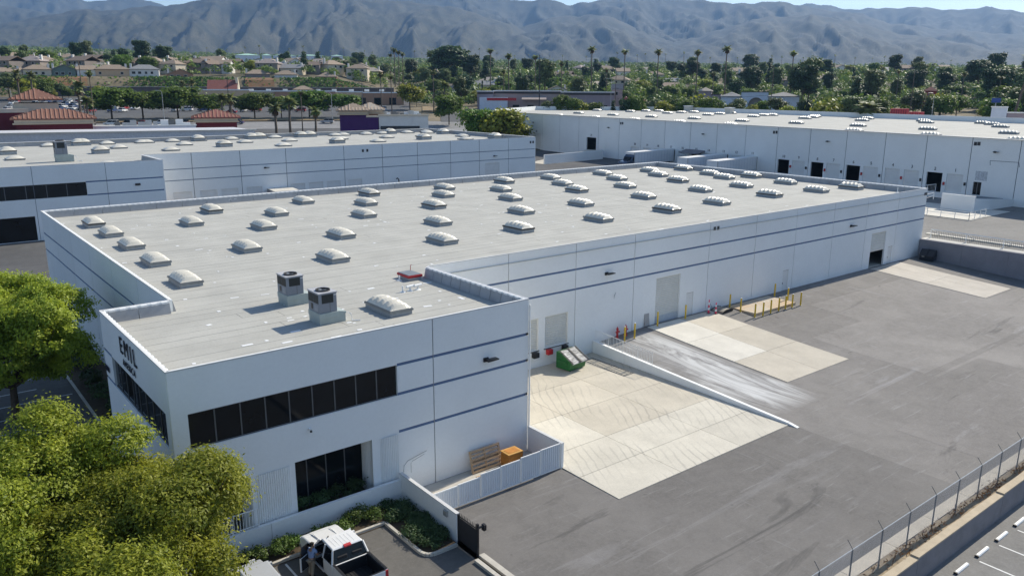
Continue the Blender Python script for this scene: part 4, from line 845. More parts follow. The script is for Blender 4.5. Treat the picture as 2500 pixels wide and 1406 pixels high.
cb = empty('dock_canopy', (43.4, YL-3.4, 3.3), label='pale metal canopy over a dock of the left warehouse', cat='canopy'); MB().hexa([(0, 0, .9), (4.2, 0, .9), (4.2, 3.35, 1.1), (0, 3.35, 1.1), (0, 0, 1.0), (4.2, 0, 1.0), (4.2, 3.35, 1.2), (0, 3.35, 1.2)]).build('canopy_roof', CONCW, cb); MB().hexa([(0, 0, -2.1), (.12, 0, -2.1), (.12, 3.35, -2.1), (0, 3.35, -2.1), (0, 0, .89), (.12, 0, .89), (.12, 3.35, 1.09), (0, 3.35, 1.09)]).build('canopy_side', BLOCKW, cb)
for i, (x, s) in enumerate(((73.7, 1.1), (76.0, .9))): dumpster('dumpster', mat('slate_bin_paint', (.05, .07, .1), .5), f'dark grey dumpster at the left warehouse wall, {("left", "right")[i]} of two', x, YL-1.6, 1.2, s*1.5)
pp = empty('standpipe', (68.6, YL-.9, 1.2), label='black bent standpipe at the left warehouse wall', cat='pipe'); MB().tube([(0, 0, 0), (0, 0, 3.2), (-.25, 0, 3.5), (-.5, 0, 3.35)], .12, 8).build('pipe', BLACKP, pp); MB().tube([(0, 0, 0), (0, 0, .08)], .25, 8).build('flange', DSTEEL, pp)
ob = empty('material_stack', (25.9, YL-1.4, 1.2), label='stack of orange pallets in the corner of the left warehouse', cat='pallets')
for k in range(9): MB().box(0, 0, k*.2, 3.2, 1.2, k*.2+.16).build('pallet_layer', mat('orange_pallet', (.55, .24, .05), .7), ob)
LS = [skylight('skylight', 2.4, 2.6, 1, ALU, h=.42, curb=.1), skylight('skylight', 2.3, 2.6, 2, DARKF, h=.65, curb=.55, double=True)]
c4 = lambda x, y: (x/4.032, 300+y/4.032); c5 = lambda x, y: (600+x/3.472, 290+y/3.472)
l_sk = [(*c4(*q), 0) for q in [(438, 203), (972, 175), (1240, 150), (1440, 180), (1580, 150), (1168, 233), (1680, 255), (1815, 203), (1935, 158), (2140, 130), (2410, 180), (145, 342), (1065, 396)]] + [(*c4(*q), 1) for q in [(630, 165), (795, 197), (988, 280), (1705, 122), (2207, 217), (2230, 110), (2465, 130), (75, 290)]]
l_sk += [(*c5(*q), 0) for q in [(370, 178), (318, 217), (590, 115), (825, 130), (803, 162), (915, 113), (935, 97), (1270, 102), (1195, 150), (1120, 183), (1500, 140), (1540, 113), (1520, 97), (1838, 140), (1862, 165), (135, 137)]] + [(*c5(*q), 1) for q in [(58, 148), (495, 135), (775, 193), (1202, 114), (1510, 163), (1810, 112), (2140, 153), (270, 120)]]
pts = [at(x, y, ZL-.45) for x, y, _ in l_sk]; lab = rows_label(pts, list(np.quantile([q_[1] for q_ in pts], [.2, .4, .6, .8])), '')
for i, (p, q) in enumerate(zip(pts, l_sk)):
    r_, k = lab[i]; y_ = min(max(p[1], YO+3), YL+39.5); LS[q[2]].put((min(p[0], 100.5), y_, ZL-.79), 0, 1, f'{("low round white", "raised double-dome")[q[2]]} skylight, {ORD[k]} from left in {["the front", "the second", "the middle", "the fourth", "the back"][r_]} row of the left warehouse', 'skylights on the left warehouse roof', 'skylight')
p = at(*c4(610, 380), ZL-.75); o = hv.put((p[0], p[1], ZL-.79), 0, (1.5, 1.2, 1.7), 'tall grey air conditioner on the left warehouse roof', 'rooftop air conditioners', 'air conditioner')
# grey flat building behind it
gb = empty('flat_building', (0, 0, 0), label='long pale grey flat-roofed building right behind the left warehouse', cat='building')
a_ = at(-60, 324, 11.6); b_ = at(622, 318.5, 11.6); MB().prism([(a_[0]-30, a_[1]), (b_[0], b_[1]), (b_[0]+1, b_[1]+16), (a_[0]-30, a_[1]+16)], 1, 11.6).build('building_wall', mat('pale_grey_stucco', (.5, .5, .52), .8), gb)
MB().prism([(a_[0]-30, a_[1]-.3), (b_[0]+.3, b_[1]-.3), (b_[0]+.3, b_[1]+.3), (a_[0]-30, a_[1]+.3)], 11.605, 11.85).build('parapet_cap', CONCW, gb)

# ================================================================== RIGHT FAR WAREHOUSE
ZRW = 13.7; RO = np.array([149.3, 173.7]); RD = np.array([133-149.3, 15-173.7]); RD = RD/np.linalg.norm(RD); RN_ = np.array([RD[1], -RD[0]]); RLEN = 212.
rwh = empty('warehouse', (0, 0, 0), label='long white warehouse at the right with a row of numbered dock doors', cat='warehouse')
def s_of(px, py): p = plane(px, py, RO, RN_); return float((p[:2]-RO)@RD), float(p[2])
c8 = lambda x, y: (1200+x/3.571, 260+y/3.571); c3 = lambda x, y: (1880+x/4.032, 270+y/4.032); cA = lambda x, y: (1380+x/5, 340+y/5)
rj = [0.]+[s_of(*c8(x, 150))[0] for x in (155, 293, 443, 595, 762, 935, 1115, 1308, 1515, 1740, 1972, 2225)]+[s_of(*c3(x, 300))[0] for x in (72, 395, 755, 1138, 1547, 1995, 2480)]+[RLEN-20, RLEN-10, RLEN]
rdoors = []
for f, l in ((c3, [(1742, 1905, 620, 797, 0, '1'), (1545, 1700, 602, 790, 1, '2'), (1320, 1470, 582, 760, 0, '3'), (1135, 1280, 565, 740, 0, '4'), (922, 1065, 548, 720, 0, '5'), (752, 888, 535, 700, 1, '6'), (558, 690, 517, 680, 0, '7'), (403, 527, 505, 665, 1, '8'), (220, 343, 490, 640, 0, '9'), (77, 190, 478, 625, 1, '10')]),
             (cA, [(2228, 2345, 205, 330, 0, '11'), (2025, 2150, 192, 310, 0, '12'), (1875, 1990, 180, 300, 1, '13'), (1690, 1810, 167, 280, 0, '14'), (1540, 1660, 152, 262, 1, '15'), (1378, 1485, 138, 245, 0, '16'), (1240, 1340, 125, 232, 1, '17'), (1080, 1185, 112, 215, 0, '18'), (950, 1050, 100, 200, 0, '19'), (800, 900, 87, 185, 0, '20'), (262, 378, -25, 158, 1, '21')]),
             (c8, [(357, 430, 232, 372, 0, '22')])):
    for (x0, x1, y0, y1, op, nm) in l:
        a, zt_ = s_of(*f(x0, y0)); b, _ = s_of(*f(x1, y0+8)); _, zb_ = s_of(*f(x0, y1)); zb_ = max(zb_, 3.4) if nm in '21 22' else 4.4
        rdoors.append((a, b, zb_, zt_, op, nm))
e0 = s_of(*c3(2003, 700)); e1 = s_of(*c3(2083, 705)); rops = [(a, b, c, e) for a, b, c, e, *_ in rdoors]+[(e0[0], e1[0], 4.4, e0[1])]
rj = sorted(rj)
wall(rwh, RO, RD, rj, 2.6, ZRW, [], rops, th=.3, gap=.06)
for a, b, c, e, op, nm in rdoors:
    if not op: corrugated(rwh, RO, RD, a, b, c, e, .18, DOORW, .55, .008)
    p = RO+RD*((a+b)/2)+RN_*.03; text(nm, .75, (p[0], p[1], e+.62), (R(90), 0, math.atan2(RD[1], RD[0])), SIGN, rwh, 'door_number', .02)
    if int(nm) <= 10: q = RO+RD*(b+.45)+RN_*.1; MB().box(-.14, -.14, 0, .14, .14, .5).build('dock_light', BLACKP if int(nm) % 2 else RED, rwh, loc=(q[0], q[1], c+1.3))
glazing(rwh, RO, RD, e0[0], e1[0], 4.4, e0[1], 2, .1, .12)
def stripe_on(s0, z0, s1, z1, w_=.12):
    p = lambda s, z, o_: (*(RO+RD*s+RN_*o_), z); d = (s1-s0, z1-z0); L_ = math.hypot(*d); u = (-d[1]/L_*w_, d[0]/L_*w_)
    MB().hexa([p(s0, z0, .004), p(s1, z1, .004), p(s1, z1, .02), p(s0, z0, .02), p(s0+u[0], z0+u[1], .004), p(s1+u[0], z1+u[1], .004), p(s1+u[0], z1+u[1], .02), p(s0+u[0], z0+u[1], .02)]).build('painted_line', SEAL, rwh)
for (p, q) in (((0, 118), (280, 135)), ((280, 135), (280, 245)), ((0, 180), (212, 195)), ((212, 195), (212, 245))): stripe_on(*s_of(*c8(*p)), *s_of(*c8(*q)))
for (p, q) in (((2165, 497), (2450, 515)), ((2450, 515), (2452, 560)), ((2165, 497), (2165, 540))): stripe_on(*s_of(*c3(*p)), *s_of(*c3(*q)), .07)
wgl = s_of(*c3(2028, 595)); MB().box(0, 0, 0, .06, 1.9, 1.5).build('wall_sign', mat('dock_notice', (.5, .52, .54), .6, .3, 4.), rwh, loc=(*(RO+RD*(wgl[0]+1.9)+RN_*.01), wgl[1]-1.5)).rotation_euler = (0, 0, math.atan2(RD[1], RD[0])+R(-90)+R(180))
for f, q in ((c3, (565, 305)), (c3, (2215, 410)), (c8, (365, 140)), (c8, (1020, 185)), (c8, (1845, 242))): s, z = s_of(*f(*q)); p = RO+RD*s+RN_*0; wall_lamp(rwh, p[0], p[1], z, 1.15, tuple(RN_))
for f, q in ((c3, (30, 215)), (c3, (55, 215)), (c3, (2008, 327)), (c3, (2042, 327)), (c8, (300, 98)), (c8, (310, 98)), (c8, (1122, 148)), (c8, (1138, 148))): s, z = s_of(*f(*q)); scupper(rwh, RO, RD, s, z-.3, .5, .6)
RC = [tuple(RO), (186, 197), (226, 166), (216, 30), (206, -40), tuple(RO+RD*RLEN)]
rr_ = slab(rwh, 'roof', [tuple(RO+RD*.3-RN_*.35), (186, 196.5), (225.6, 165.8), (215.6, 30), (205.6, -39.6), tuple(RO+RD*(RLEN-.3)-RN_*.35)], ZRW-1.2, ZRW-.75, ROOFM)
for a, b in zip(RC[:-1], RC[1:]):
    A, B = Vector((*a, 0)), Vector((*b, 0)); L_ = (B-A).length; d = (B-A)/L_; k = max(1, round(L_/9))
    for i in range(k):
        p, q = A+d*(L_*i/k+.02), A+d*(L_*(i+1)/k-.02); MB().beam(p+Vector((0, 0, (ZRW+2.6)/2+.3)), q+Vector((0, 0, (ZRW+2.6)/2+.3)), .3, ZRW-2.6+.6).build('wall_panel', WALLW, rwh)
coping(rwh, [RC[5], RC[0]], ZRW, .45, closed=False, tabs=False)
RS = skylight('skylight', 1.9, 3.8, 5, DARKF, h=.55, curb=.35)
r_sk = [c8(*q) for q in [(760, 50), (920, 27), (1060, 65), (1212, 37), (1345, 33), (1460, 33), (1395, 80), (1535, 50), (1655, 45), (1768, 95), (1890, 65), (1993, 57), (2105, 50), (2185, 115), (2285, 78), (2372, 68), (2448, 67), (580, 70), (897, 86), (1243, 104), (1635, 124), (2080, 146), (1765, 43)]]
r_sk += [c3(*q) for q in [(260, 110), (345, 65), (420, 55), (480, 47), (868, 135), (907, 85), (960, 68), (1555, 167), (1540, 105), (1515, 90), (2353, 205), (2270, 145), (2190, 122), (2110, 110), (828, 183), (1583, 222), (2450, 268)]]
pts = [at(x, y, ZRW-.2) for x, y in r_sk]; dep = [float(-(p[:2]-RO)@RN_) for p in pts]; sal = [float((p[:2]-RO)@RD) for p in pts]
lab = rows_label(list(zip(sal, dep)), list(np.quantile(dep, [.2, .4, .6, .8])), '')
for i, p in enumerate(pts):
    r_, k = lab[i]; dd = min(max(dep[i], 4), 70); q = RO+RD*sal[i]-RN_*dd
    RS.put((q[0], q[1], ZRW-.74), R(6), (.88, .85, .72), f'white ridged skylight, {ORD[k]} from left in {["the front", "the second", "the middle", "the fourth", "the back"][r_]} row of the right warehouse', 'skylights on the right warehouse roof', 'skylight')
for i, q in enumerate(((1715, 27), (2075, 45))):
    p = at(*c8(*q), ZRW); o = empty('roof_vent_box', (p[0], p[1], ZRW-.74), label=f'pale square vent box near the back of the right warehouse roof, {("left", "right")[i]} one', cat='vent'); MB().box(-1.1, -1.1, 0, 1.1, 1.1, 1.8).build('vent_body', CONCW, o); MB().box(-1.25, -1.25, 1.81, 1.25, 1.25, 2.0).build('vent_cap', WHITE, o)
# awning over the open bay
s, z = s_of(*cA(1590, 135)); p = RO+RD*s; aw = empty('dock_awning', (p[0], p[1], z-.2), math.atan2(RD[1], RD[0]), 'dark grey awning over an open dock bay of the right warehouse', 'awning'); MB().extrude([(-.02, 0), (-.02, .3), (2.4*-1, -.3), (-2.4, -.45)], 'x', -3, 3).build('awning_sheet', BLOCKW, aw)
for x in (-2.9, 2.9): MB().beam((x, -.1, -1.), (x, -2.3, -.4), .08, .08).build('awning_bracket', DSTEEL, aw)

# trailers backed to the docks, a tractor, the court's ramp
def trailer(name, L_=15.5, w_=2.5, h=2.75):
    root = empty(name)      # rear at origin against the dock, nose towards -X
    b = MB().box(-L_, -w_/2, 1.2, 0, w_/2, 1.2+h).build('box_body', mat('trailer_white', (.72, .73, .74), .45, .04, .5), root)
    MB().box(-L_+.02, -w_/2+.03, 1.2+h+.002, -.02, w_/2-.03, 1.25+h).build('trailer_roof', mat('trailer_roof', (.76, .75, .72), .5), b)
    for k in range(14): MB().box(-L_+.5+k*1.1, -w_/2-.02, 1.3, -L_+.54+k*1.1, -w_/2-.001, 1.1+h).build('side_post', mat('trailer_post', (.5, .53, .58), .5), b)
    for k in (0, L_-.12): MB().box(-L_+k, -w_/2-.03, 1.2, -L_+k+.12, -w_/2-.001, 1.2+h).build('corner_post', DSTEEL, b)
    MB().box(-L_+1, -.5, .85, -.5, .5, 1.19).build('chassis', BLACKP, root)
    for x in (-1.4, -2.6):
        for y in (-1, 1): MB().tube([(x, y*.85, .5), (x, y*1.18, .5)], .5, 14).build('wheel', BLACK, root)
    for y in (-1, 1): MB().box(-L_+3.2, y*.7-.06, 0, -L_+3.35, y*.7+.06, .84).build('landing_leg', DSTEEL, root)
    return Proto(root)
tr = trailer('semi_trailer')
def court_z(x, y): return 3.25 if x > 107 else 1.2+2.05*sm((x-94)/14)
for i, (s_px, nm) in enumerate(((1285, 'farthest, behind the dark tractor'), (1930, 'middle one of three'), (2290, 'nearest of three'))):
    s, _ = s_of(*cA(s_px, 200)); p = RO+RD*s+RN_*.25; tr.put((p[0], p[1], 3.25), R(6), 1, f'white box trailer backed to the right warehouse dock, {nm}', 'trailers at the docks', 'trailer')
    if i == 0: t0 = p
tt = empty('truck_tractor', (t0[0]-13.6, t0[1]-1.45, 3.25), R(6), 'dark blue truck tractor with curved roof fairing in front of the farthest trailer', 'truck'); DB = mat('navy_truck_paint', (.02, .04, .08), .25, .1, 1., spec=.6, coat=.5)
MB().extrude([(-4.6, .7), (-4.7, 1.6), (-4.2, 2.0), (-2.9, 2.2), (-2.4, 3.0), (-1.5, 3.75), (-.2, 4.0), (-.1, 4.0), (-.1, .7)], 'y', -1.2, 1.2).build('cab', DB, tt, bevel=.12)
MB().quad((-2.93, -1.0, 2.25), (-2.93, 1.0, 2.25), (-2.42, 1.0, 2.98), (-2.42, -1.0, 2.98)).build('windscreen', GLASS, tt); MB().box(-2.3, -1.215, 2.1, -1.5, -1.203, 2.8).build('side_window', GLASS, tt)
for x in (-3.9, .9, 2.1):
    for y in (-1, 1): MB().tube([(x, y*.85, .5), (x, y*1.2, .5)], .5, 14).build('wheel', BLACK, tt)
MB().box(-.05, -.5, .7, 3., .5, 1.0).build('frame_rail', BLACKP, tt); MB().box(-4.85, -1.15, .45, -4.62, 1.15, .95).build('bumper', ALU, tt)
# low white yard block beside the tractor
yb = empty('dock_ramp_block', (118.5, 113, 2.9), R(6), 'long low white ramp wall left of the dark truck tractor', 'wall')
MB().box(0, 0, 0, 22, .35, 2.6).build('ramp_side', WALLW, yb); MB().hexa([(0, .36, 0), (22, .36, 0), (22, 5.2, 0), (0, 5.2, 0), (0, .36, .4), (22, .36, 2.5), (22, 5.2, 2.5), (0, 5.2, .4)]).build('ramp_surface', CONC, yb)
db = empty('debris_pile', (111, 98.5, 2.6), label='pile of pale cardboard and pallets by the end of the white ramp wall', cat='debris')
for k in range(16): MB().box(-.6, -.5, 0, .6, .5, rr.uniform(.3, .9)).build('debris_piece', rr.choice((WOOD, CONCW, ORANGEW, RED)), db, loc=(rr.uniform(-2, 9), rr.uniform(-1.5, 1.5), 0)).rotation_euler = (0, rr.uniform(-.1, .1), rr.uniform(0, 3))
# court retaining wall with its upper ledge, brace rails
cw = empty('retaining_wall', (92.3, 0, 0), label='grey concrete retaining wall closing the far end of the yard', cat='wall')
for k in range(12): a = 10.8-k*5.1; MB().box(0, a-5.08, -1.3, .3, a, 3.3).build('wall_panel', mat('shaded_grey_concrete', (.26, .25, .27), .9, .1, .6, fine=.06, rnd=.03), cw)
for k in range(12): a = 10.8-k*5.1; MB().box(.32, a-5.08, 3.0, 1.7, a, 3.32).build('ledge_slab', CONCW, cw)
gr = empty('guard_rail', (94.2, 0, 3.25), label='white guard rail with long diagonal braces above the grey retaining wall', cat='railing')
for k in range(13):
    y = 10.4-k*4.2; MB().tube([(0, y, 0), (0, y, 1.1)], .05, 6).build('post', WHITE, gr); MB().tube([(0, y, 1.1), (2.6, y, .1)], .05, 6).build('diagonal_brace', WHITE, gr)
    if k < 12:
        MB().tube([(0, y, 1.1), (0, y-4.2, 1.1)], .06, 6).build('top_rail', WHITE, gr)
        for j in range(20): MB().tube([(.3, y-.1-j*.21, .05), (.3, y-.1-j*.21, .95)], .022, 4).build('baluster', DSTEEL, gr)
MB().box(96.4, -60, 3.25, 97.0, 12, 3.42).build('kerb', CONCW, None)['kind'] = 'structure'
MB().box(112.5, 13.2, 3.26, 126, 26, 3.34).build('concrete_pad', CONCW, None)['kind'] = 'structure'
rb = empty('ramp_block', (122.5, 16.8, 3.25), label='white walled ramp landing at the foot of the right warehouse', cat='wall')
MB().box(-1.2, -.3, .0, -.9, 4.6, 2.4).build('end_wall', WALLW, rb); MB().hexa([(-.89, -.3, 0), (11, -1.4, 0), (11, -1.1, 0), (-.89, 0, 0), (-.89, -.3, 2.0), (11, -1.4, 1.1), (11, -1.1, 1.1), (-.89, 0, 2.0)]).build('side_wall', WALLW, rb); MB().box(-.89, .0, 0, 10, 4.6, 1.15).build('landing_floor', mat('ramp_grey_floor', (.2, .22, .23), .8), rb)
railing('railing', [(110, 24.5, 3.3), (121, 22.5, 4.6)], 1.05, 1.8, 1, 'white pipe rail along the ramp left of the white walled landing', bars=False, rad=.05)
railing('railing', [(112.8, 19.5, 3.34), (112.8, 13.6, 3.34), (118, 13.5, 3.34)], 1.05, 1.9, 1, 'white pipe rail on the pale pad in front of the walled landing', bars=False, rad=.05)
railing('railing', [(123, 30, 4.2), (131.5, 27, 4.6)], 1.2, 1.7, .3, 'white picket rail below open dock bay two', rad=.05)

# ================================================================== VEHICLES
PAINTS = {n: mat(f'car_paint_{n}', c, .3, .04, 1., spec=.6, coat=.4) for n, c in dict(white=(.75, .75, .74), silver=(.42, .43, .44), black=(.015, .015, .017), grey=(.12, .125, .13), red=(.3, .02, .025), blue=(.03, .06, .16), beige=(.4, .36, .28)).items()}
TYRE = BLACK; RIM = mat('wheel_rim', (.45, .45, .46), .35, .1, 3., metal=.7)
def wheel(parent, x, y, r=.33, w_=.22):
    t = MB().tube([(x-w_/2, y, r), (x+w_/2, y, r)], r, 18).build('wheel', TYRE, parent); MB().tube([(x-w_/2-.004, y, r), (x+w_/2+.004, y, r)], r*.6, 14).build('rim', RIM, t); return t
def car(name, suv, m, L_=4.5, w_=1.78):
    """length along Y, nose at +Y"""
    root = empty(name); h = 1.62 if suv else 1.42; b = L_/2; z0 = .28 if suv else .22; zb = .98 if suv else .86
    prof = [(-b, .45), (-b+.03, zb-.05), (-b+.2, zb), (b-1.15, zb), (b-.2, zb-.16), (b, zb-.32), (b, .42), (b-.1, z0), (-b+.1, z0)]
    MB().extrude(prof, 'x', -w_/2, w_/2).build('body', m, root, bevel=.06)
    r0, r1 = (-b+.18, b-1.75) if suv else (-b+.95, b-2.0); f0, f1 = (-b+.06, b-1.0) if suv else (-b+.45, b-1.15)
    lo, hi = w_/2-.06, w_/2-.22
    cab = MB().hexa([(-lo, f0, zb-.02), (lo, f0, zb-.02), (lo, f1, zb-.02), (-lo, f1, zb-.02), (-hi, r0, h), (hi, r0, h), (hi, r1, h), (-hi, r1, h)]).build('cabin', GLASS, root, bevel=.04)
    MB().hexa([(-hi-.02, r0-.05, h-.03), (hi+.02, r0-.05, h-.03), (hi+.02, r1+.06, h-.03), (-hi-.02, r1+.06, h-.03), (-hi+.06, r0+.05, h+.03), (hi-.06, r0+.05, h+.03), (hi-.06, r1-.05, h+.03), (-hi+.06, r1-.05, h+.03)]).build('roof_panel', m, root, bevel=.02)
    for sx in (-1, 1):
        for t in (.0, .48, 1.):
            yb_, yt = f0+(f1-f0)*(.03+.94*t), r0+(r1-r0)*(.02+.96*t); MB().beam((sx*(lo+.006), yb_, zb-.02), (sx*(hi+.006), yt, h-.02), .05, .06).build('pillar', m, root)
        MB().box(sx*w_/2*.62-.14, b-.03, zb-.3, sx*w_/2*.62+.14, b+.015, zb-.18).build('headlight', WHITE, root); MB().box(sx*w_/2*.72-.12, -b-.015, zb-.22, sx*w_/2*.72+.12, -b+.03, zb-.08).build('tail_light', RED, root)
        for y in (-b+.8, b-.85): wheel(root, sx*(w_/2-.1), y)
        MB().box(sx*(w_/2+.08)-.09, f1-.25, zb, sx*(w_/2+.08)+.09, f1-.1, zb+.13).build('mirror', m, root)
    return root
cars = {}
def put_car(loc, rz, suv, colr, label, group, s=1.):
    k = (suv, colr)
    if k not in cars: cars[k] = Proto(car('parked_car', suv, PAINTS[colr], 4.4 if suv else 4.5))
    return cars[k].put(loc, rz, s, label, group, 'car')
put_car((1.75, -4.35, -.06), 0, True, 'silver', 'silver car cut off at the picture bottom, left of the white pickup', 'cars parked on the site', .97)
# white crew-cab pickup, driver door open (local: nose at +Y, ground z=0)
PW = PAINTS['white']; INT = mat('dark_car_interior', (.02, .02, .022), .8)
pk = empty('pickup_truck', (5.58, -2.0, -.06), label='white pickup truck with its driver door open, parked below the office', cat='pickup truck')
HW = .9
b_ = MB().extrude([(-1.5, .42), (0-.02, .42), (0, .6), (-.01, .9), (-.1, 1.03), (-.4, 1.1), (-1.28, 1.16), (-1.5, 1.16)], 'x', -HW, HW).build('front_body', PW, pk, bevel=.07)
MB().extrude([(-.14, 1.06), (-.42, 1.125), (-1.2, 1.178), (-1.2, 1.15), (-.42, 1.09), (-.14, 1.03)], 'x', -.5, .5).build('hood_bulge', PW, b_, bevel=.02)
for x in (-.45, .42): MB().box(x, -1.15, 1.165, x+.03, -.45, 1.19).build('hood_crease', PW, b_)
MB().box(-.6, -.03, .62, .6, .012, .92).build('grille', BLACKP, b_); MB().box(-.92, -.1, .4, .92, .07, .6).build('front_bumper', ALU, b_, bevel=.03)
for sx in (-1, 1): MB().box(sx*.75-.13, -.05, .68, sx*.75+.13, .014, .92).build('headlight', WHITE, b_)
# cab lower sides: right whole, left only behind the open door
MB().box(HW-.06, -3.42, .42, HW, -1.5, 1.12).build('door', PW, pk, bevel=.02)
ld_ = MB().box(-HW, -3.42, .42, -HW+.06, -2.5, 1.12).build('rear_door', PW, pk, bevel=.02); MB().box(-HW-.025, -2.72, .95, -HW-.001, -2.58, 1.0).build('door_handle', PW, ld_)
MB().box(-HW+.06, -3.4, .42, HW-.06, -1.5, .52).build('cab_floor', INT, pk); MB().box(-HW, -2.5, .36, -HW+.1, -1.5, .44).build('sill', PW, pk)
for y in (-2.55, -3.3):
    for x in (-.6, .12): se = MB().box(x, y, .52, x+.5, y+.5, .82).build('seat', INT, pk, bevel=.05); MB().box(x, y-.06, .82, x+.5, y+.08, 1.42).build('seat_back', INT, se, bevel=.04)
MB().box(-.82, -1.72, .8, .82, -1.5, 1.14).build('dashboard', INT, pk, bevel=.03); wt_ = MB()
for k in range(16): a0, a1 = k*math.pi/8, (k+1)*math.pi/8; wt_.tube([(-.4+.19*math.cos(a0), -1.85+.06*math.sin(a0), 1.08+.18*math.sin(a0)), (-.4+.19*math.cos(a1), -1.85+.06*math.sin(a1), 1.08+.18*math.sin(a1))], .018, 5)
wt_.build('steering_wheel', BLACKP, pk)
rl, rh = HW-.02, HW-.19
rfp = MB().hexa([(-rh-.04, -3.2, 1.69), (rh+.04, -3.2, 1.69), (rh+.02, -1.98, 1.69), (-rh-.02, -1.98, 1.69), (-rh, -3.12, 1.76), (rh, -3.12, 1.76), (rh-.03, -2.06, 1.76), (-rh+.03, -2.06, 1.76)]).build('roof_panel', PW, pk, bevel=.03)
for k in range(6): MB().box(-.5+k*.18, -3.05, 1.758, -.485+k*.18, -2.3, 1.768).build('roof_rib', PW, rfp)
MB().hexa([(-.17, -3.24, 1.70), (.17, -3.24, 1.70), (.17, -3.12, 1.74), (-.17, -3.12, 1.74), (-.17, -3.22, 1.75), (.17, -3.22, 1.75), (.17, -3.1, 1.79), (-.17, -3.1, 1.79)]).build('brake_light', RED, rfp)
MB().tube([(-.42, -2.1, 1.76), (-.42, -2.12, 1.82), (-.42, -2.2, 1.86)], [.035, .02, .004], 6).build('antenna', BLACKP, rfp)
MB().quad((-rl, -1.42, 1.15), (rl, -1.42, 1.15), (rh, -1.99, 1.70), (-rh, -1.99, 1.70)).build('windscreen', GLASS, pk)
MB().quad((rl, -3.42, 1.12), (-rl, -3.42, 1.12), (-rh-.02, -3.2, 1.69), (rh+.02, -3.2, 1.69)).build('rear_window', GLASS, pk)
MB().quad((rl+.01, -1.5, 1.12), (rl+.01, -3.4, 1.12), (rh+.03, -3.18, 1.69), (rh+.01, -2.0, 1.69)).build('side_window', GLASS, pk); MB().quad((-rl-.01, -3.4, 1.12), (-rl-.01, -2.5, 1.12), (-rh-.02, -2.52, 1.69), (-rh-.03, -3.18, 1.69)).build('side_window', GLASS, pk)
for sx in (-1, 1):
    for yb_, yt in ((-1.42, -1.99), (-2.5, -2.5), (-3.42, -3.2)): MB().beam((sx*(rl+.012), yb_, 1.1), (sx*(rh+.025), yt, 1.71), .07, .07).build('pillar', PW, pk)
    MB().box(sx*(HW+.1)-.11, -1.72, 1.14, sx*(HW+.1)+.11, -1.6, 1.34).build('mirror', PW, pk, bevel=.02)
    bs = MB().box(sx*(HW-.05)-.05, -5.15, .45, sx*(HW-.05)+.05, -3.46, 1.2).build('bed_side', PW, pk, bevel=.02); MB().box(sx*(HW-.05)-.052, -5.14, 1.201, sx*(HW-.05)+.052, -3.47, 1.225).build('bed_rail_cap', BLACKP, bs)
    MB().box(sx*(HW-.06)-.07, -5.19, .8, sx*(HW-.06)+.07, -5.152, 1.16).build('tail_light', RED, bs)
    for y in (-.85, -4.35): wheel(pk, sx*(HW-.11), y, .37, .24)
MB().box(-HW+.1, -5.1, .55, HW-.1, -3.52, .6).build('bed_floor', BLACK, pk)
for sx in (-1, 1): MB().box(sx*(HW-.125)-.02, -5.09, .6, sx*(HW-.125)+.02, -3.53, 1.19).build('bed_liner', BLACK, pk)
MB().box(-HW+.15, -3.53, .6, HW-.15, -3.505, 1.14).build('bed_liner', BLACK, pk); MB().box(-HW+.15, -5.105, .6, HW-.15, -5.08, 1.17).build('bed_liner', BLACK, pk)
for k in range(9): MB().box(-.68+k*.165, -5.08, .601, -.61+k*.165, -3.5, .62).build('bed_rib', BLACK, pk)
tg = MB().box(-HW+.13, -5.19, .5, HW-.13, -5.11, 1.18).build('tailgate', PW, pk, bevel=.02); MB().box(-.2, -5.202, .9, .2, -5.191, 1.0).build('tailgate_badge', SIGN, tg); MB().box(-HW+.13, -5.18, 1.181, HW-.13, -5.12, 1.2).build('tailgate_cap', BLACKP, tg)
MB().box(-.88, -5.34, .42, .88, -5.2, .58).build('rear_bumper', ALU, pk, bevel=.02); MB().box(-HW+.1, -3.5, .55, HW-.1, -3.44, 1.15).build('cab_back', PW, pk)
bd = empty('open_door_hinge', (-HW, -1.52, 0)); bd.parent = pk; bd.rotation_euler = (0, 0, R(-62)); bd.name = 'open_door'
MB().box(-.02, -.98, .42, .05, 0, 1.12).build('door_skin', PW, bd, bevel=.02); MB().box(.051, -.94, .48, .1, -.04, 1.1).build('door_trim', INT, bd, bevel=.02)
MB().hexa([(0, -.98, 1.12), (.04, -.98, 1.12), (.04, 0, 1.12), (0, 0, 1.12), (.1, -.97, 1.68), (.14, -.97, 1.68), (.14, -.5, 1.68), (.1, -.5, 1.68)]).build('door_window', GLASS, bd)
MB().box(.1, -.7, .85, .14, -.3, .92).build('arm_rest', ALU, bd)

# ------------------------------------------------------------------ the person at the open door
SKIN = mat('skin', (.42, .24, .16), .6); SHIRT = mat('light_blue_shirt', (.3, .4, .62), .85, .08, 8.); TROU = mat('khaki_trousers', (.32, .27, .2), .9, .1, 8.); HAIR = mat('dark_hair', (.02, .015, .012), .6); SHOE = mat('dark_shoe', (.02, .02, .02), .5)
def skinned(name, verts, edges, radii, m, parent, root=0, sub=2):
    me = bpy.data.meshes.new(name); me.from_pydata(verts, edges, []); me.materials.append(m); o = link(name, me, parent)
    md = o.modifiers.new('skin', 'SKIN'); md.use_smooth_shade = True
    for i, r_ in enumerate(radii): v = me.skin_vertices[0].data[i]; v.radius = r_ if isinstance(r_, tuple) else (r_, r_); v.use_root = i == root
    s_ = o.modifiers.new('sub', 'SUBSURF'); s_.levels = sub; s_.render_levels = sub
    return o
pe = empty('person', (4.36, -3.95, -.06), R(-62), 'person in light blue shirt and khaki trousers standing at the open pickup door', 'person')
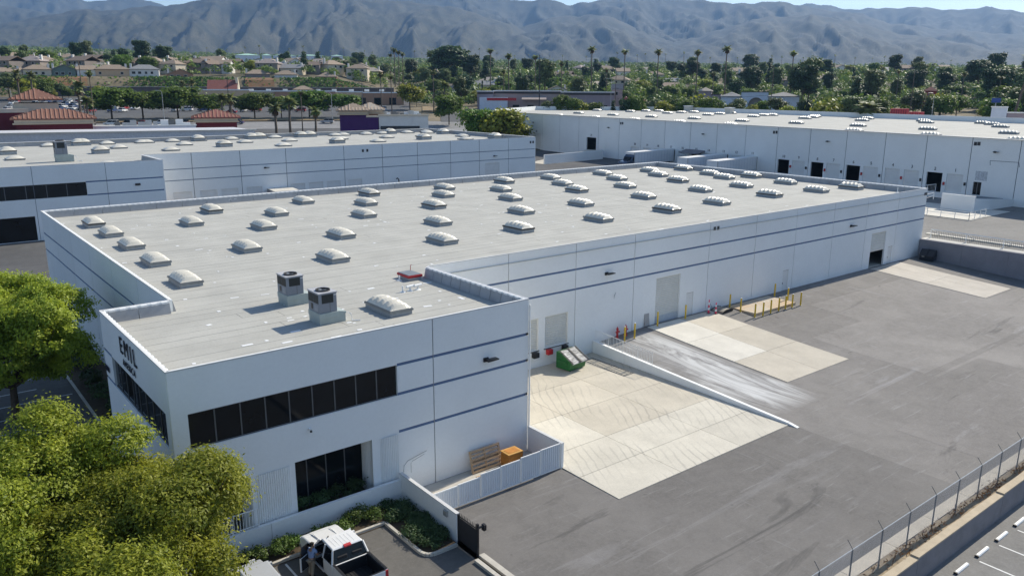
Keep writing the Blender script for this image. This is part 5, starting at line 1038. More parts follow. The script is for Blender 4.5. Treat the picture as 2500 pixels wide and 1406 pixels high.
# faces +Y locally; leaning a little forward into the cab
J = dict(pel=(0, 0, .86), spi=(0, .03, 1.08), che=(0, .07, 1.26), nec=(0, .1, 1.4), hea=(0, .13, 1.5), top=(0, .14, 1.62))
hipL, hipR, kneL, kneR, ankL, ankR = (-.09, 0, .83), (.09, 0, .83), (-.1, .05, .46), (.1, -.04, .46), (-.11, -.02, .09), (.11, -.12, .09)
shL, shR, elL, elR, wrL, wrR = (-.18, .08, 1.32), (.18, .08, 1.32), (-.25, .12, 1.06), (.26, .16, 1.07), (-.2, .32, .98), (.2, .36, 1.02)
V = [J['pel'], J['spi'], J['che'], J['nec'], J['hea'], J['top'], hipL, kneL, ankL, (-.11, .1, .04), hipR, kneR, ankR, (.11, 0, .04), shL, elL, wrL, shR, elR, wrR]
E_ = [(0, 1), (1, 2), (2, 3), (3, 4), (4, 5), (0, 6), (6, 7), (7, 8), (8, 9), (0, 10), (10, 11), (11, 12), (12, 13), (2, 14), (14, 15), (15, 16), (2, 17), (17, 18), (18, 19)]
rad = [(.14, .1), (.13, .095), (.15, .1), .05, (.078, .092), (.062, .075), .085, .058, .042, .03, .085, .058, .042, .03, .06, .042, .032, .06, .042, .032]
# hands: palm and five fingers each, lightly curled
def hand(wr, d, side):
    base = len(V); w_ = Vector(wr); f = Vector(d).normalized(); s_ = f.cross(Vector((0, 0, 1))).normalized()*side; dn = Vector((0, 0, -1))
    V.append(tuple(w_+f*.05)); E_.append((V.index(wr), base)); rad.append((.03, .014))
    for k, L_ in enumerate((.066, .074, .07, .056)):
        o = w_+f*.08+s_*(.024-.016*k); i = len(V); V.append(tuple(o)); V.append(tuple(o+f*L_*.6+dn*.012)); V.append(tuple(o+f*L_*.85+dn*.04)); E_.extend([(base, i), (i, i+1), (i+1, i+2)]); rad.extend([.0095, .0085, .007])
    o = w_+f*.035+s_*.03; i = len(V); V.append(tuple(o)); V.append(tuple(o+f*.04+s_*.02)); E_.extend([(base, i), (i, i+1)]); rad.extend([.011, .009])
hand(wrL, (.2, 1, -.1), 1); hand(wrR, (-.2, 1, -.1), -1)
body = skinned('body', V, E_, rad, SKIN, pe)
skinned('trousers', [(0, 0, .9), hipL, kneL, (-.11, -.02, .12), hipR, kneR, (.11, -.12, .12)], [(0, 1), (1, 2), (2, 3), (0, 4), (4, 5), (5, 6)], [(.165, .125), .105, .08, .07, .105, .08, .07], TROU, pe)
skinned('shirt', [(0, 0, .9), (0, .03, 1.08), (0, .07, 1.26), (0, .1, 1.37), shL, (-.225, .105, 1.17), shR, (.23, .13, 1.17)], [(0, 1), (1, 2), (2, 3), (2, 4), (4, 5), (2, 6), (6, 7)], [(.175, .135), (.155, .12), (.17, .12), .065, .085, .065, .085, .065], SHIRT, pe)
skinned('hair', [(0, .1, 1.56), (0, .12, 1.63), (0, .08, 1.5)], [(0, 1), (0, 2)], [(.083, .09), (.062, .07), (.07, .05)], HAIR, pe)
for sx, y in ((-.11, .04), (.11, -.06)): skinned('shoe', [(sx, y-.08, .05), (sx, y+.02, .05), (sx, y+.14, .035)], [(0, 1), (1, 2)], [(.045, .045), (.045, .045), (.042, .03)], SHOE, pe)
for sx in (-1, 1): MB().tube([(sx*.028, .215, 1.525), (sx*.028, .224, 1.525)], .011, 6).build('eye', BLACKP, pe); MB().hexa([(sx*.078-.008, .1, 1.48), (sx*.078+.008, .1, 1.48), (sx*.078+.008, .135, 1.48), (sx*.078-.008, .135, 1.48), (sx*.078-.012, .1, 1.54), (sx*.078+.012, .1, 1.54), (sx*.078+.012, .14, 1.54), (sx*.078-.012, .14, 1.54)]).build('ear', SKIN, pe)
MB().hexa([(-.014, .21, 1.485), (.014, .21, 1.485), (.01, .245, 1.485), (-.01, .245, 1.485), (-.008, .21, 1.53), (.008, .21, 1.53), (.005, .222, 1.53), (-.005, .222, 1.53)]).build('nose', SKIN, pe); MB().box(-.025, .205, 1.455, .025, .222, 1.463).build('mouth', mat('lips', (.3, .1, .09), .6), pe)

# ================================================================== VEGETATION
def limb(mb, a, b, r0, r1, bend=.2, n=5):
    a, b = Vector(a), Vector(b); off = Vector((rr.uniform(-1, 1), rr.uniform(-1, 1), rr.uniform(0, .6)))*bend*(b-a).length*.4
    mb.tube([a+(b-a)*t+off*math.sin(math.pi*t) for t in [k/n for k in range(n+1)]], [r0+(r1-r0)*k/n for k in range(n+1)], 7)
def big_tree(name, base, lobes, label, m=LEAF_NEAR, trunk=.3, dens=11, per=70, size=.105, fork=2.2, rng_seed=1):
    """near tree: lobes are relative to the base"""
    root = empty(name, base, label=label, cat='tree'); tb = MB(); f = (rr.uniform(-.3, .3), rr.uniform(-.3, .3), fork)
    limb(tb, (0, 0, -.1), f, trunk, trunk*.75, .1)
    for (cx, cy, cz, rx, ry, rz) in lobes:
        mid = (f[0]+(cx-f[0])*.55, f[1]+(cy-f[1])*.55, fork+(cz-fork)*.5); limb(tb, f, mid, trunk*.45, trunk*.25); limb(tb, mid, (cx, cy, cz+rz*.3), trunk*.24, .03)
        for k in range(4): a = rr.uniform(0, 6.28); limb(tb, mid, (cx+rx*.75*math.cos(a), cy+ry*.75*math.sin(a), cz+rr.uniform(-.3, .5)*rz), trunk*.14, .015)
    tb.build('trunk', BARK, root, smooth=True)
    V, t = crown(lobes, dens, per, .27, size, np.random.default_rng(rng_seed), inner=.72, aspect=.42, droop=.12)
    link('crown', fast_quads('crown', V, t, m), root); return root
def lobset(n, r, h, rz, seed, fill=.62, rl=(.34, .52), zz=(.62, .85)):
    g = random.Random(seed); out_ = [(0, 0, h, r*.62, r*.62, rz*.75)]
    for k in range(n):
        a = 2*math.pi*k/n*1.618+g.uniform(-.3, .3); q = r*fill*math.sqrt(g.uniform(.3, 1.2)); s = r*g.uniform(*rl); out_.append((q*math.cos(a), q*math.sin(a), h+rz*g.uniform(-.55, .6), s, s, s*g.uniform(*zz)))
    return out_
big_tree('camphor_tree', (-3.5, 25.0, -.25), lobset(30, 4.9, 5.3, 4.6, 4, .8, (.22, .36), (.8, 1.2)), 'tall bright green tree left of the warehouse side wall', trunk=.28, dens=8, per=95, size=.11, rng_seed=2)
big_tree('camphor_tree', (-2.1, -5.0, -.06), lobset(26, 3.7, 5.2, 3.3, 9, .8, (.22, .36), (.8, 1.25)), 'yellow-green tree in the lower left, in front of the office corner', dens=13, per=105, size=.078, rng_seed=3)
big_tree('camphor_tree', (-5.9, -1.6, -.06), lobset(26, 3.9, 5.7, 3.7, 12, .8, (.22, .36), (.8, 1.25)), 'yellow-green tree at the lower left picture edge, behind its neighbour', dens=12, per=100, size=.08, rng_seed=4)
big_tree('camphor_tree', (-5.2, -8.8, -.06), lobset(20, 2.9, 4.6, 2.8, 21, .8, (.24, .38), (.8, 1.2)), 'yellow-green tree at the lower left picture corner, nearest the camera', dens=13, per=105, size=.074, rng_seed=5)
def shrub(name, base, rx, ry, h, label, seed, m=LEAF_BUSH, size=.06, dens=42, per=20, group=None):
    root = empty(name, base, label=label, cat='shrub', group=group); g = random.Random(seed); lob = [(g.uniform(-.6, .6)*rx, g.uniform(-.6, .6)*ry, h*g.uniform(.4, .62), rx*.5, ry*.6, h*g.uniform(.32, .46)) for k in range(max(4, int(rx*4)))]
    V, t = crown(lob, dens, per, .1, size, np.random.default_rng(seed), inner=.6, aspect=.5); link('foliage', fast_quads('foliage', V, t, m), root)
    st = MB()
    for k in range(4): st.tube([(g.uniform(-.3, .3)*rx, g.uniform(-.3, .3)*ry, -.02), (g.uniform(-.6, .6)*rx, g.uniform(-.6, .6)*ry, h*.5)], [.02, .008], 5)
    st.build('stem', BARK, root)
for i, (x, y, rx, ry, h, l) in enumerate([(2.6, -1.3, .75, .6, .75, 'left of the pickup nose, farthest left'), (3.9, -1.35, .8, .55, .8, 'left of the pickup nose, nearer it'), (7.2, -1.25, .75, .5, .7, 'right of the pickup nose'), (8.3, -1.1, .75, .6, .85, 'two metres right of the pickup nose'), (9.2, -1.2, .75, .6, .6, 'in the corner by the screen wall'), (4.9, -1.2, .7, .5, .65, 'straight before the pickup nose'), (6.2, -1.1, .7, .5, .6, 'just right of the pickup nose'), (1.3, -1.3, .75, .6, .7, 'before the silver car')]):
    shrub('hedge_bush', (x, y, -.05), rx, ry, h, f'green leafy bush below the planter wall, {l}', 40+i, group='bushes below the planter wall')
for i, y in enumerate((-1.2, -2.0, -2.8, -3.6, -4.4, -5.2)): shrub('ground_cover_bush', (10.15, y, 0), .95, .8, .42, f'low dark ground cover in the kerbed island, {ORD[i]} clump from the office wall', 50+i, LEAF_DARK, .06, 60, 24, group='ground cover in the island')
for i, x in enumerate((5.9, 7.0, 8.1, 9.2)): shrub('planter_bush', (x, .55, .5), .75, .42, .95, f'dark shaded bush in the planter below the office window, {ORD[i]} from the left', 60+i, LEAF_DARK, .055, group='bushes in the office planter')  # dark leaf colour carries the shade of the window recess
for i in range(7): shrub('hedge_bush', (2.1, 16.5+i*4.2, -.12), 1.1, 1.9, 1.0, f'dark hedge clump at the foot of the left side wall, {ORD[i]} from the office', 70+i, LEAF_DARK, .11, 16, 14, 'hedge along the left side wall')
# --- prototypes for the middle distance
def mid_tree(name, r, h, rz, n, seed, m, size=.3, dens=3.8, per=26, trunk=.22, spread=.55, conic=False, fill=.62):
    root = empty(name); lob = lobset(n, r, h, rz, seed, fill)
    if conic: lob = [(0, 0, h*.25+h*1.5*k/n, r*(1-.85*k/n), r*(1-.85*k/n), h*1.1/n) for k in range(n)]
    V, t = crown(lob, dens, per, spread, size, np.random.default_rng(seed), inner=.5, aspect=.8); link('crown', fast_quads('crown', V, t, m), root)
    tb = MB(); limb(tb, (0, 0, -1.5), (0, 0, h-rz*.3), trunk, trunk*.6, .03)
    for k in range(5): a = k*1.3; limb(tb, (0, 0, h-rz*.7), (r*.55*math.cos(a), r*.55*math.sin(a), h+rz*.2), trunk*.4, .04)
    tb.build('trunk', BARK, root); return Proto(root)
TP = dict(street=[mid_tree('street_tree', 4.6, 6.0, 3.3, 11, 101, LEAF_MID, .28, 4.2, 27), mid_tree('street_tree', 4.2, 5.8, 3.2, 10, 102, LEAF_MID, .28, 4.2, 27)],
          broad=[mid_tree('broadleaf_tree', 4.4, 5.6, 3.4, 9, 111, LEAF_MID), mid_tree('broadleaf_tree', 3.8, 6.2, 3.8, 8, 112, LEAF_GREY), mid_tree('broadleaf_tree', 4.0, 5.2, 3.2, 8, 113, LEAF_YEL)],
          dark=[mid_tree('evergreen_tree', 3.2, 7.0, 5.0, 9, 121, LEAF_DARK), mid_tree('evergreen_tree', 2.9, 7.2, 5., 9, 122, LEAF_DARK, conic=True)],
          euc=[mid_tree('eucalyptus_tree', 3.6, 9.5, 5.8, 11, 131, LEAF_GREY, .34, 3.4, 26, .3), mid_tree('eucalyptus_tree', 4.2, 9.8, 6.0, 12, 132, LEAF_DARK, .34, 3.4, 26, .3)],
          cyp=[mid_tree('cypress_tree', .75, 4.6, 4.4, 5, 141, LEAF_DARK, .3, 9, 14, .12, .25, conic=True)],
          bush=[mid_tree('round_bush', 2.0, 1.5, 1.5, 6, 151, LEAF_YEL, .3, 6, 15, .12), mid_tree('round_bush', 2.2, 1.6, 1.6, 6, 152, LEAF_BUSH, .3, 6, 15, .12)],
          mag=[mid_tree('flowering_shrub', 2.6, 2.4, 2.2, 6, 161, LEAF_MAG, .3, 6, 14, .12)])
TH = dict(street=9.3, broad=9.2, dark=12, euc=15.6, cyp=10.4, bush=3.2, mag=4.6)
def palm(name, h, fr=1.7, skirt=True, seed=1, trunk=.2, nf=34):
    root = empty(name); g = np.random.default_rng(seed); MB().tube([(0, 0, -1.5), (.05, .02, h*.35), (-.04, .05, h*.7), (0, 0, h)], [trunk*1.35, trunk, trunk*.85, trunk*.8], 8).build('trunk', PALMB, root, smooth=True)
    def fronds(n, lo, hi, L_, wid):
        Q = []; t_ = []
        for k in range(n):
            a = g.uniform(0, 6.28); el = g.uniform(lo, hi); d = np.array([math.cos(a)*math.cos(el), math.sin(a)*math.cos(el), math.sin(el)]); sd_ = np.array([-math.sin(a), math.cos(a), 0]); L2 = L_*g.uniform(.8, 1.15); p = np.array([0, 0, h]); tv = g.uniform(0, 1)
            for s in range(3):
                d2 = d+np.array([0, 0, -.33*(s+1)*.8]); d2 /= np.linalg.norm(d2); q = p+d2*L2/3; w0, w1 = wid*(.25, .9, .8)[s], wid*(.9, .8, .12)[s]
                for sg in (-1, 1): Q.append([p, q, q+sg*sd_*w1+np.array([0, 0, -.35*w1]), p+sg*sd_*w0+np.array([0, 0, -.35*w0])]); t_.append(tv)
                p = q
        return np.array(Q), np.array(t_)
    V, t = fronds(nf, -.35, 1.25, fr, fr*.26); link('crown', fast_quads('crown', V, t, LEAF_PALM), root)
    if skirt: V, t = fronds(nf, -1.45, -.75, fr*.95, fr*.2); link('dry_fronds', fast_quads('dry_fronds', V, t, LEAF_DRY), root)
    return Proto(root)
TP['palm'] = [palm('tall_fan_palm', 20, 1.75, True, 201, .2), palm('tall_fan_palm', 20, 1.6, True, 202, .18)]; TP['spalm'] = [palm('short_fan_palm', 7.5, 2.1, True, 203, .32), palm('short_fan_palm', 7.5, 2.2, False, 204, .3)]; TP['fpalm'] = [palm('far_palm', 20, 2.6, False, 205, .28, 18)]
TH['palm'] = 21; TH['spalm'] = 9; TH['fpalm'] = 21.5
cnt = {}; RELABEL = []
def plant(kind, px, topy, d, label=None, group=None, wid=1., which=None, cat='tree', base=None):
    h = top_h(px, topy, d); p = onT(px, d)
    if base is not None: p[2] = base; h = far(px, topy, d)[2]-base
    h = max(h, 1.5); c = cnt.get(kind, 0); cnt[kind] = c+1; P_ = TP[kind][which if which is not None else c % len(TP[kind])]; s = h/TH[kind]
    sw = (s*wid if kind not in ('palm', 'spalm', 'fpalm') else max(.8, min(1.35, s))*wid*(1.25 if kind == 'palm' else 1))
    o = P_.put(p, rr.uniform(0, 6.28), (sw, sw, s), label, group, 'palm tree' if 'palm' in kind else cat)
    if group: RELABEL.append((o, px, d, label))
    return o
# street trees in front of the strip mall
for i, (x, t) in enumerate([(265, 217), (342, 219), (428, 215), (505, 226), (617, 230), (683, 232), (752, 224), (835, 226)]):
    plant('street', x, t, 318, f'round dark green street tree, {ORD[i]} from the left in the row before the brown shops', 'street trees before the brown shops', 1.5 if i not in (5,) else 1.2)
plant('street', 1095, 236, 292, 'dense green tree standing alone on the grass right of the purple restaurant', None, 1.05, 0)
plant('broad', 1225, 246, 236, 'wide yellow-green tree at the left corner of the right warehouse', None, 1.15, 2); plant('broad', 1180, 258, 240, 'lower yellow-green tree leaning left of the right warehouse corner', None, 1.0, 0)
# nearer palms
for x, t, d, k, l in [(190, 192, 300, 'spalm', 'shaggy palm left of the tall bare pole'), (222, 172, 300, 'palm', 'palm with dry skirt right of the tall bare pole'), (207, 232, 290, 'spalm', 'short shaggy palm at the foot of the pole'), (668, 248, 262, 'spalm', 'windblown palm in the car park, left of three'), (703, 232, 268, 'spalm', 'windblown palm in the car park, middle of three'), (766, 258, 262, 'spalm', 'windblown palm left of the purple restaurant'), (733, 220, 275, 'palm', 'slim tall palm in the car park'), (538, 226, 290, 'spalm', 'windblown palm behind the small red tiled roof'), (560, 224, 292, 'spalm', 'second windblown palm behind the small red tiled roof'), (930, 177, 330, 'palm', 'tall palm at the right end of the shops, left of two'), (955, 182, 326, 'palm', 'tall palm at the right end of the shops, right of two'), (1058, 172, 345, 'palm', 'palm with dry skirt above the side street'), (1085, 196, 348, 'spalm', 'grey shaggy palm above the side street'), (45, 168, 440, 'spalm', 'bushy palm at the left edge below the houses'), (78, 172, 436, 'spalm', 'bushy palm below the cream house'), (445, 195, 440, 'spalm', 'palm at the right end of the green slope'), (470, 190, 442, 'spalm', 'palm beside the gabled tile roof')]:
    plant(k, x, t, d, l)
for i, (x, t, d) in enumerate([(1197, 116, 430), (1242, 131, 410), (1306, 132, 400), (1443, 113, 420), (1523, 118, 430), (1604, 120, 440), (1699, 120, 400), (1769, 112, 380), (1930, 122, 390), (965, 117, 520), (975, 122, 515), (985, 128, 525), (955, 130, 520), (1370, 150, 420), (1480, 165, 400), (1230, 170, 390), (2190, 168, 390), (2350, 175, 380), (2080, 185, 400), (1740, 175, 380), (2440, 185, 385)]):
    plant('palm', x, t, d, f'tall slim fan palm, {ORD[i % 20] if i < 20 else "last"} of the scattered skyline palms' if False else 'tall slim fan palm rising above the tree belt', 'tall palms above the tree belt')
o = plant('palm', 2478, 128, 300, 'big leaning palm at the right picture edge', None, 1.4); o.rotation_euler = (R(8), R(6), 0)
for x, t in [(912, 180), (918, 148), (965, 190), (990, 155), (1000, 170)]: pass
TREES = [('euc', 1105, 104, 560, 1.5, 1, 'massive dark eucalyptus crown standing above the town, right half'), ('euc', 1075, 110, 570, 1.3, 0, 'massive grey eucalyptus crown standing above the town, left half'), ('euc', 1150, 128, 555, 1.0, 1, 'dark eucalyptus at the right flank of the massive crowns'), ('euc', 1975, 128, 365, .8, 0, 'tall narrow grey eucalyptus among the right-hand trees'), ('euc', 1960, 150, 360, .9, 1, 'dark lower companion of the narrow grey eucalyptus'), ('euc', 2430, 160, 400, 1.2, 1, 'large dark tree near the right picture edge'), ('euc', 1330, 135, 430, .9, 0, 'tall grey-green tree right of centre'), ('broad', 1000, 195, 360, 1., 2, 'yellowing tree left of the side street'), ('euc', 1125, 180, 350, .8, 0, 'grey-green tree left of the pink shops'), ('mag', 1545, 238, 345, 1., 0, 'magenta flowering shrub right of the pink shops'), ('spalm', 2125, 245, 262, 1.8, 0, 'shaggy palm clump with dry fronds behind the right warehouse')]
for k, x, t, d, wd, wh_, l in TREES: plant(k, x, t, d, l, None, wd, wh_)
# belt of trees right behind the right warehouse and malls
gt = random.Random(77)
belt = [(1560+gt.uniform(-8, 8)+k*31, gt.uniform(228, 246), gt.uniform(300, 322)) for k in range(30)]
for x, t, d in belt:
    if not (2170 < x < 2270 or 2335 < x < 2420): plant(gt.choice(('broad', 'broad', 'dark', 'bush', 'street')), x, t+(14 if gt.random() < .3 else 0), d, 'leafy tree in the belt right behind the right warehouse', 'tree belt behind the right warehouse', gt.uniform(.8, 1.15))
for x in range(1340, 1560, 26): plant(gt.choice(('broad', 'dark', 'street')), x+gt.uniform(-8, 8), gt.uniform(234, 252), 305, 'leafy tree in front of the pink shops', 'trees before the pink shops', gt.uniform(.7, 1.))
def free(x, d):       # keep trees off houses, the mall fronts and the car park
    if x < 1010 and d < 470: return False
    if x < 880 and 474 < d < 520: return False
    if 1000 < x < 1150 and d < 345: return False
    if 1150 < x < 2000 and d < 385: return False
    return d > 330
n = 0; kinds_ = ['broad']*5+['dark']*3+['euc']*3+['street']*3+['cyp']
while n < 250:
    x = gt.uniform(-60, 2560); d = 330+(gt.random()**1.35)*420
    if not free(x, d): continue
    if x < 900 and gt.random() < .2: continue
    k = gt.choice(kinds_); h = {'broad': 9.5, 'dark': 13, 'euc': 17, 'street': 9.5, 'cyp': 10, 'spalm': 9}[k]*gt.uniform(.65, 1.15); p = onT(x, d); 
    dpt = FW@(np.array([p[0], p[1], p[2]+h])-CAM); ty = 703-FPX*(UP@(np.array([p[0], p[1], p[2]+h])-CAM))/dpt
    plant(k, x, ty, d, {'broad': 'green broadleaf tree in the town beyond the shops', 'dark': 'dark evergreen tree in the town beyond the shops', 'euc': 'tall grey-green eucalyptus in the town beyond the shops', 'street': 'round green tree in the town beyond the shops', 'cyp': 'narrow cypress in the town beyond the shops', 'spalm': 'short palm in the town beyond the shops'}[k], f'{k} trees in the town'.replace('euc', 'eucalyptus').replace('cyp', 'cypress').replace('spalm', 'short palm'), gt.uniform(.8, 1.2)); n += 1
for i, (x, t, d) in enumerate([(632, 153, 560), (640, 158, 560), (645, 152, 565), (653, 158, 560), (658, 160, 562), (674, 151, 560), (691, 148, 562), (704, 151, 560), (541, 148, 570), (548, 150, 570)]): plant('cyp', x, t, d, 'pencil-thin dark cypress among the hillside houses', 'cypresses among the hillside houses')
for i, (x, t, d) in enumerate([(150, 205, 452), (120, 212, 448), (165, 214, 450), (20, 180, 450), (60, 185, 448), (100, 188, 450), (-10, 178, 455), (240, 205, 455)]): plant('broad', x, t, d, 'rounded tree at the foot of the left embankment', 'trees at the foot of the embankment', 1.1)
for k in range(62):
    x = -20+k*41+gt.uniform(-16, 16); base = 104+.017*x; plant('fpalm', x, base+gt.uniform(-6, 10), gt.uniform(1500, 2100), 'tiny far palm silhouetted before the foot of the hills', 'far palms before the hills', 1.3)
# far woodland: one mass of thousands of crowns nobody could count
g = np.random.default_rng(5); N = 21000; dd = 345*(3600/345)**(g.uniform(0, 1, N)**.9); ang = YAW+g.uniform(-.72, .72, N); pxx = 1250+FPX*np.tan(YAW-ang)*1.03; ok = ~((dd < 620) & ((pxx < 1010) & ((dd < 500) | (g.random(N) < .35)) | (pxx < 2000) & (dd < 385) & (pxx > 1010) | (pxx > 2000) & (dd < 335))); dd = dd[ok]; ang = ang[ok]; N = len(dd); X = CAM[0]+dd*np.cos(ang); Y = CAM[1]+dd*np.sin(ang); Z = np.array([T(x, y) for x, y in zip(X, Y)])
sz = g.uniform(1.5, 3.4, N)*np.where(g.random(N) < .12, 1.4, 1.); hh = sz*g.uniform(.8, 1.5, N); base_t = g.uniform(0, 1, N); K = 40
idx = np.repeat(np.arange(N), K); dirs = unit(g.normal(0, 1, (N*K, 3))); dirs[:, 2] = np.abs(dirs[:, 2])
P = np.stack([X[idx], Y[idx], Z[idx]+hh[idx]*.7], 1)+dirs*np.stack([sz[idx], sz[idx], hh[idx]], 1)*g.uniform(.6, 1, (N*K, 1))
Vq = leaves(P, dirs+np.array([0, 0, .3]), 1., .95, g); Vq = P[:, None, :]+(Vq-P[:, None, :])*(sz[idx]*.21)[:, None, None]
FARM = leaf_mat('far_tree_leaf', (.04, .085, .02), (.24, .31, .06), 0.28)
tag(link('far_woodland', fast_quads('far_woodland', Vq, .75*base_t[idx]+.25*g.uniform(0, 1, N*K), FARM)), 'distant band of countless trees filling the valley below the hills', 'woodland', kind='stuff')
# hillside ground cover on the embankment
k_ = 9000; a_ = g.uniform(.06, .62, k_); r2 = g.uniform(470, 486, k_); X = CAM[0]+r2*np.cos(YAW+a_); Y = CAM[1]+r2*np.sin(YAW+a_); Z = np.array([T(x, y) for x, y in zip(X, Y)])
keep = (np.sin(a_*37)+g.normal(0, .5, k_)) > -.25; P = np.stack([X, Y, Z+g.uniform(0, 1., k_)], 1)[keep]
tag(link('embankment_shrubs', fast_quads('embankment_shrubs', leaves(P, np.tile([-.5, -.5, .7], (len(P), 1)), .75, .7, g), g.uniform(0, 1, len(P)), LEAF_BUSH)), 'green ground cover spread over the left embankment below the houses', 'ground cover', kind='stuff')

# ================================================================== TOWN
STUC = {n: mat(f'stucco_{n}', c, .85, .06, .6, fine=.05) for n, c in dict(cream=(.62, .54, .42), white=(.7, .68, .64), tan=(.6, .42, .26), brown=(.40, .225, .14), taupe=(.27, .23, .2), greygreen=(.15, .2, .18), maroon=(.14, .02, .03), purple=(.06, .018, .11), pink=(.42, .33, .31), mauve=(.33, .27, .29), bluewhite=(.62, .66, .74), red=(.35, .05, .06), buff=(.5, .4, .28)).items()}
RF = {n: mat(f'roof_{n}', c, .85, .15, 1.5, fine=.12) for n, c in dict(tan=(.29, .225, .165), brown=(.22, .165, .125), grey=(.25, .25, .25), terra=(.2, .095, .065), red=(.21, .075, .06), pale=(.42, .36, .29), mint=(.35, .55, .46), pinkgrey=(.31, .26, .235)).items()}
def strip(name, px0, px1, d0, d1, m, dz=.06, n=30, k=6, kind='structure'):
    V = []; F = []
    for i in range(n+1):
        for j in range(k+1): p = onT(px0+(px1-px0)*i/n, d0+(d1-d0)*j/k, dz); V.append(tuple(p))
    F = [(i*(k+1)+j, (i+1)*(k+1)+j, (i+1)*(k+1)+j+1, i*(k+1)+j+1) for i in range(n) for j in range(k)]
    me = bpy.data.meshes.new(name); me.from_pydata(V, [], F); me.materials.append(m); return tag(link(name, me), kind=kind)
LAWN = mat('lawn', (.07, .13, .02), .95, .3, .8, c2=(.16, .22, .04), fine=.2); TANB = mat('dry_bank', (.36, .26, .15), .95, .2, .3, c2=(.22, .17, .09), fine=.15)
strip('car_park', -150, 1000, 226, 462, ASPHD, .05, 40, 24); strip('street', -200, 1250, 284, 302, asphalt('road_surface', (.2, .2, .2), (.27, .265, .26), .1), .12, 40, 3); strip('dry_bank', 150, 1000, 306, 316, TANB, .3, 30, 2)
strip('car_park', 1150, 2700, 296, 330, ASPHD, .05, 40, 5); strip('side_road', 1005, 1215, 236, 300, asphalt('side_road_surface', (.22, .22, .215), (.3, .295, .29), .1), .1, 8, 8); strip('driveway', 1075, 1130, 300, 350, ASPHD, .16, 4, 8)
strip('lawn', 1008, 1062, 250, 268, LAWN, .3, 5, 3); strip('lawn', 1165, 1210, 246, 262, LAWN, .3, 5, 3); strip('lawn', 1290, 1340, 415, 440, LAWN, .4, 4, 4); strip('dry_bank', 90, 215, 470, 486, mat('orange_earth', (.32, .15, .07), .95, .3, .3, c2=(.2, .14, .07)), .5, 10, 4); strip('dry_bank', 600, 670, 468, 486, MATS['orange_earth'], .5, 6, 4); strip('dry_bank', 820, 930, 466, 482, MATS['orange_earth'], .5, 8, 4); strip('dry_bank', 1030, 1075, 345, 385, TANB, .3, 5, 4)
def frame_at(name, px0, px1, d, label, cat, group=None, base=None, sink=1.2):
    a, b = far(px0, 218, d), far(px1, 218, d); z = min(T(a[0], a[1]), T(b[0], b[1])) if base is None else base; v = b-a
    root = empty(name, (a[0], a[1], z), math.atan2(v[1], v[0]), label, cat, group); return root, math.hypot(v[0], v[1]), z
def zpix(px, py, d, z): return far(px, py, d)[2]-z
def hip(mb, x0, y0, x1, y1, z, h, over=.5, ridge=None):
    x0, y0, x1, y1 = x0-over, y0-over, x1+over, y1+over; w_, d_ = x1-x0, y1-y0
    if w_ >= d_: k = d_/2 if ridge is None else ridge; r0, r1 = (x0+k, (y0+y1)/2, z+h), (x1-k, (y0+y1)/2, z+h)
    else: k = w_/2 if ridge is None else ridge; r0, r1 = ((x0+x1)/2, y0+k, z+h), ((x0+x1)/2, y1-k, z+h)
    c = [(x0, y0, z), (x1, y0, z), (x1, y1, z), (x0, y1, z)]
    if w_ >= d_: mb.quad(c[0], c[1], r1, r0); mb.quad(c[1], c[2], r1); mb.quad(c[2], c[3], r0, r1); mb.quad(c[3], c[0], r0)
    else: mb.quad(c[0], c[1], r0); mb.quad(c[1], c[2], r1, r0); mb.quad(c[2], c[3], r1); mb.quad(c[3], c[0], r0, r1)
    mb.quad(c[3], c[2], c[1], c[0]); mb.hexa([(p[0], p[1], z-.25) for p in c]+[(p[0], p[1], z-.01) for p in c]); return c, r0, r1
def tile_ribs(c, r0, r1, m, parent, step=.9):
    mb = MB()
    for a, b, e, f in ((c[0], c[1], r1, r0), (c[1], c[2], r1, r1), (c[2], c[3], r0, r1), (c[3], c[0], r0, r0)):
        a, b, e, f = map(Vector, (a, b, e, f)); L_ = (b-a).length; n = int(L_/step); dirn = (b-a)/L_
        mid_lo, mid_hi = (f-a).dot(dirn), (e-a).dot(dirn)
        for k in range(1, n):
            s = L_*k/n; p = a+dirn*s
            if s < mid_lo: t = s/mid_lo; q = a+(f-a)*t
            elif s > mid_hi: t = (L_-s)/(L_-mid_hi); q = b+(e-b)*t
            else: t = 1; q = f+(e-f)*((s-mid_lo)/max(mid_hi-mid_lo, 1e-6))
            if (q-p).length > .4: mb.beam(p+Vector((0, 0, .06)), q+Vector((0, 0, .06)), .3, .16)
    return tag(mb.build('tile_rows', m, parent), kind='stuff')
def window(parent, x, z, w_, h, y=0., m=GLASS, frame=WHITE, th=.06):
    wnd = MB().box(x-.08, y-th, z-.08, x+w_+.08, y-.005, z).box(x-.08, y-th, z+h, x+w_+.08, y-.005, z+h+.08).box(x-.08, y-th, z, x, y-.005, z+h).box(x+w_, y-th, z, x+w_+.08, y-.005, z+h).build('window', frame, parent); MB().box(x, y-.03, z, x+w_, y-.008, z+h).build('pane', m, wnd); return wnd
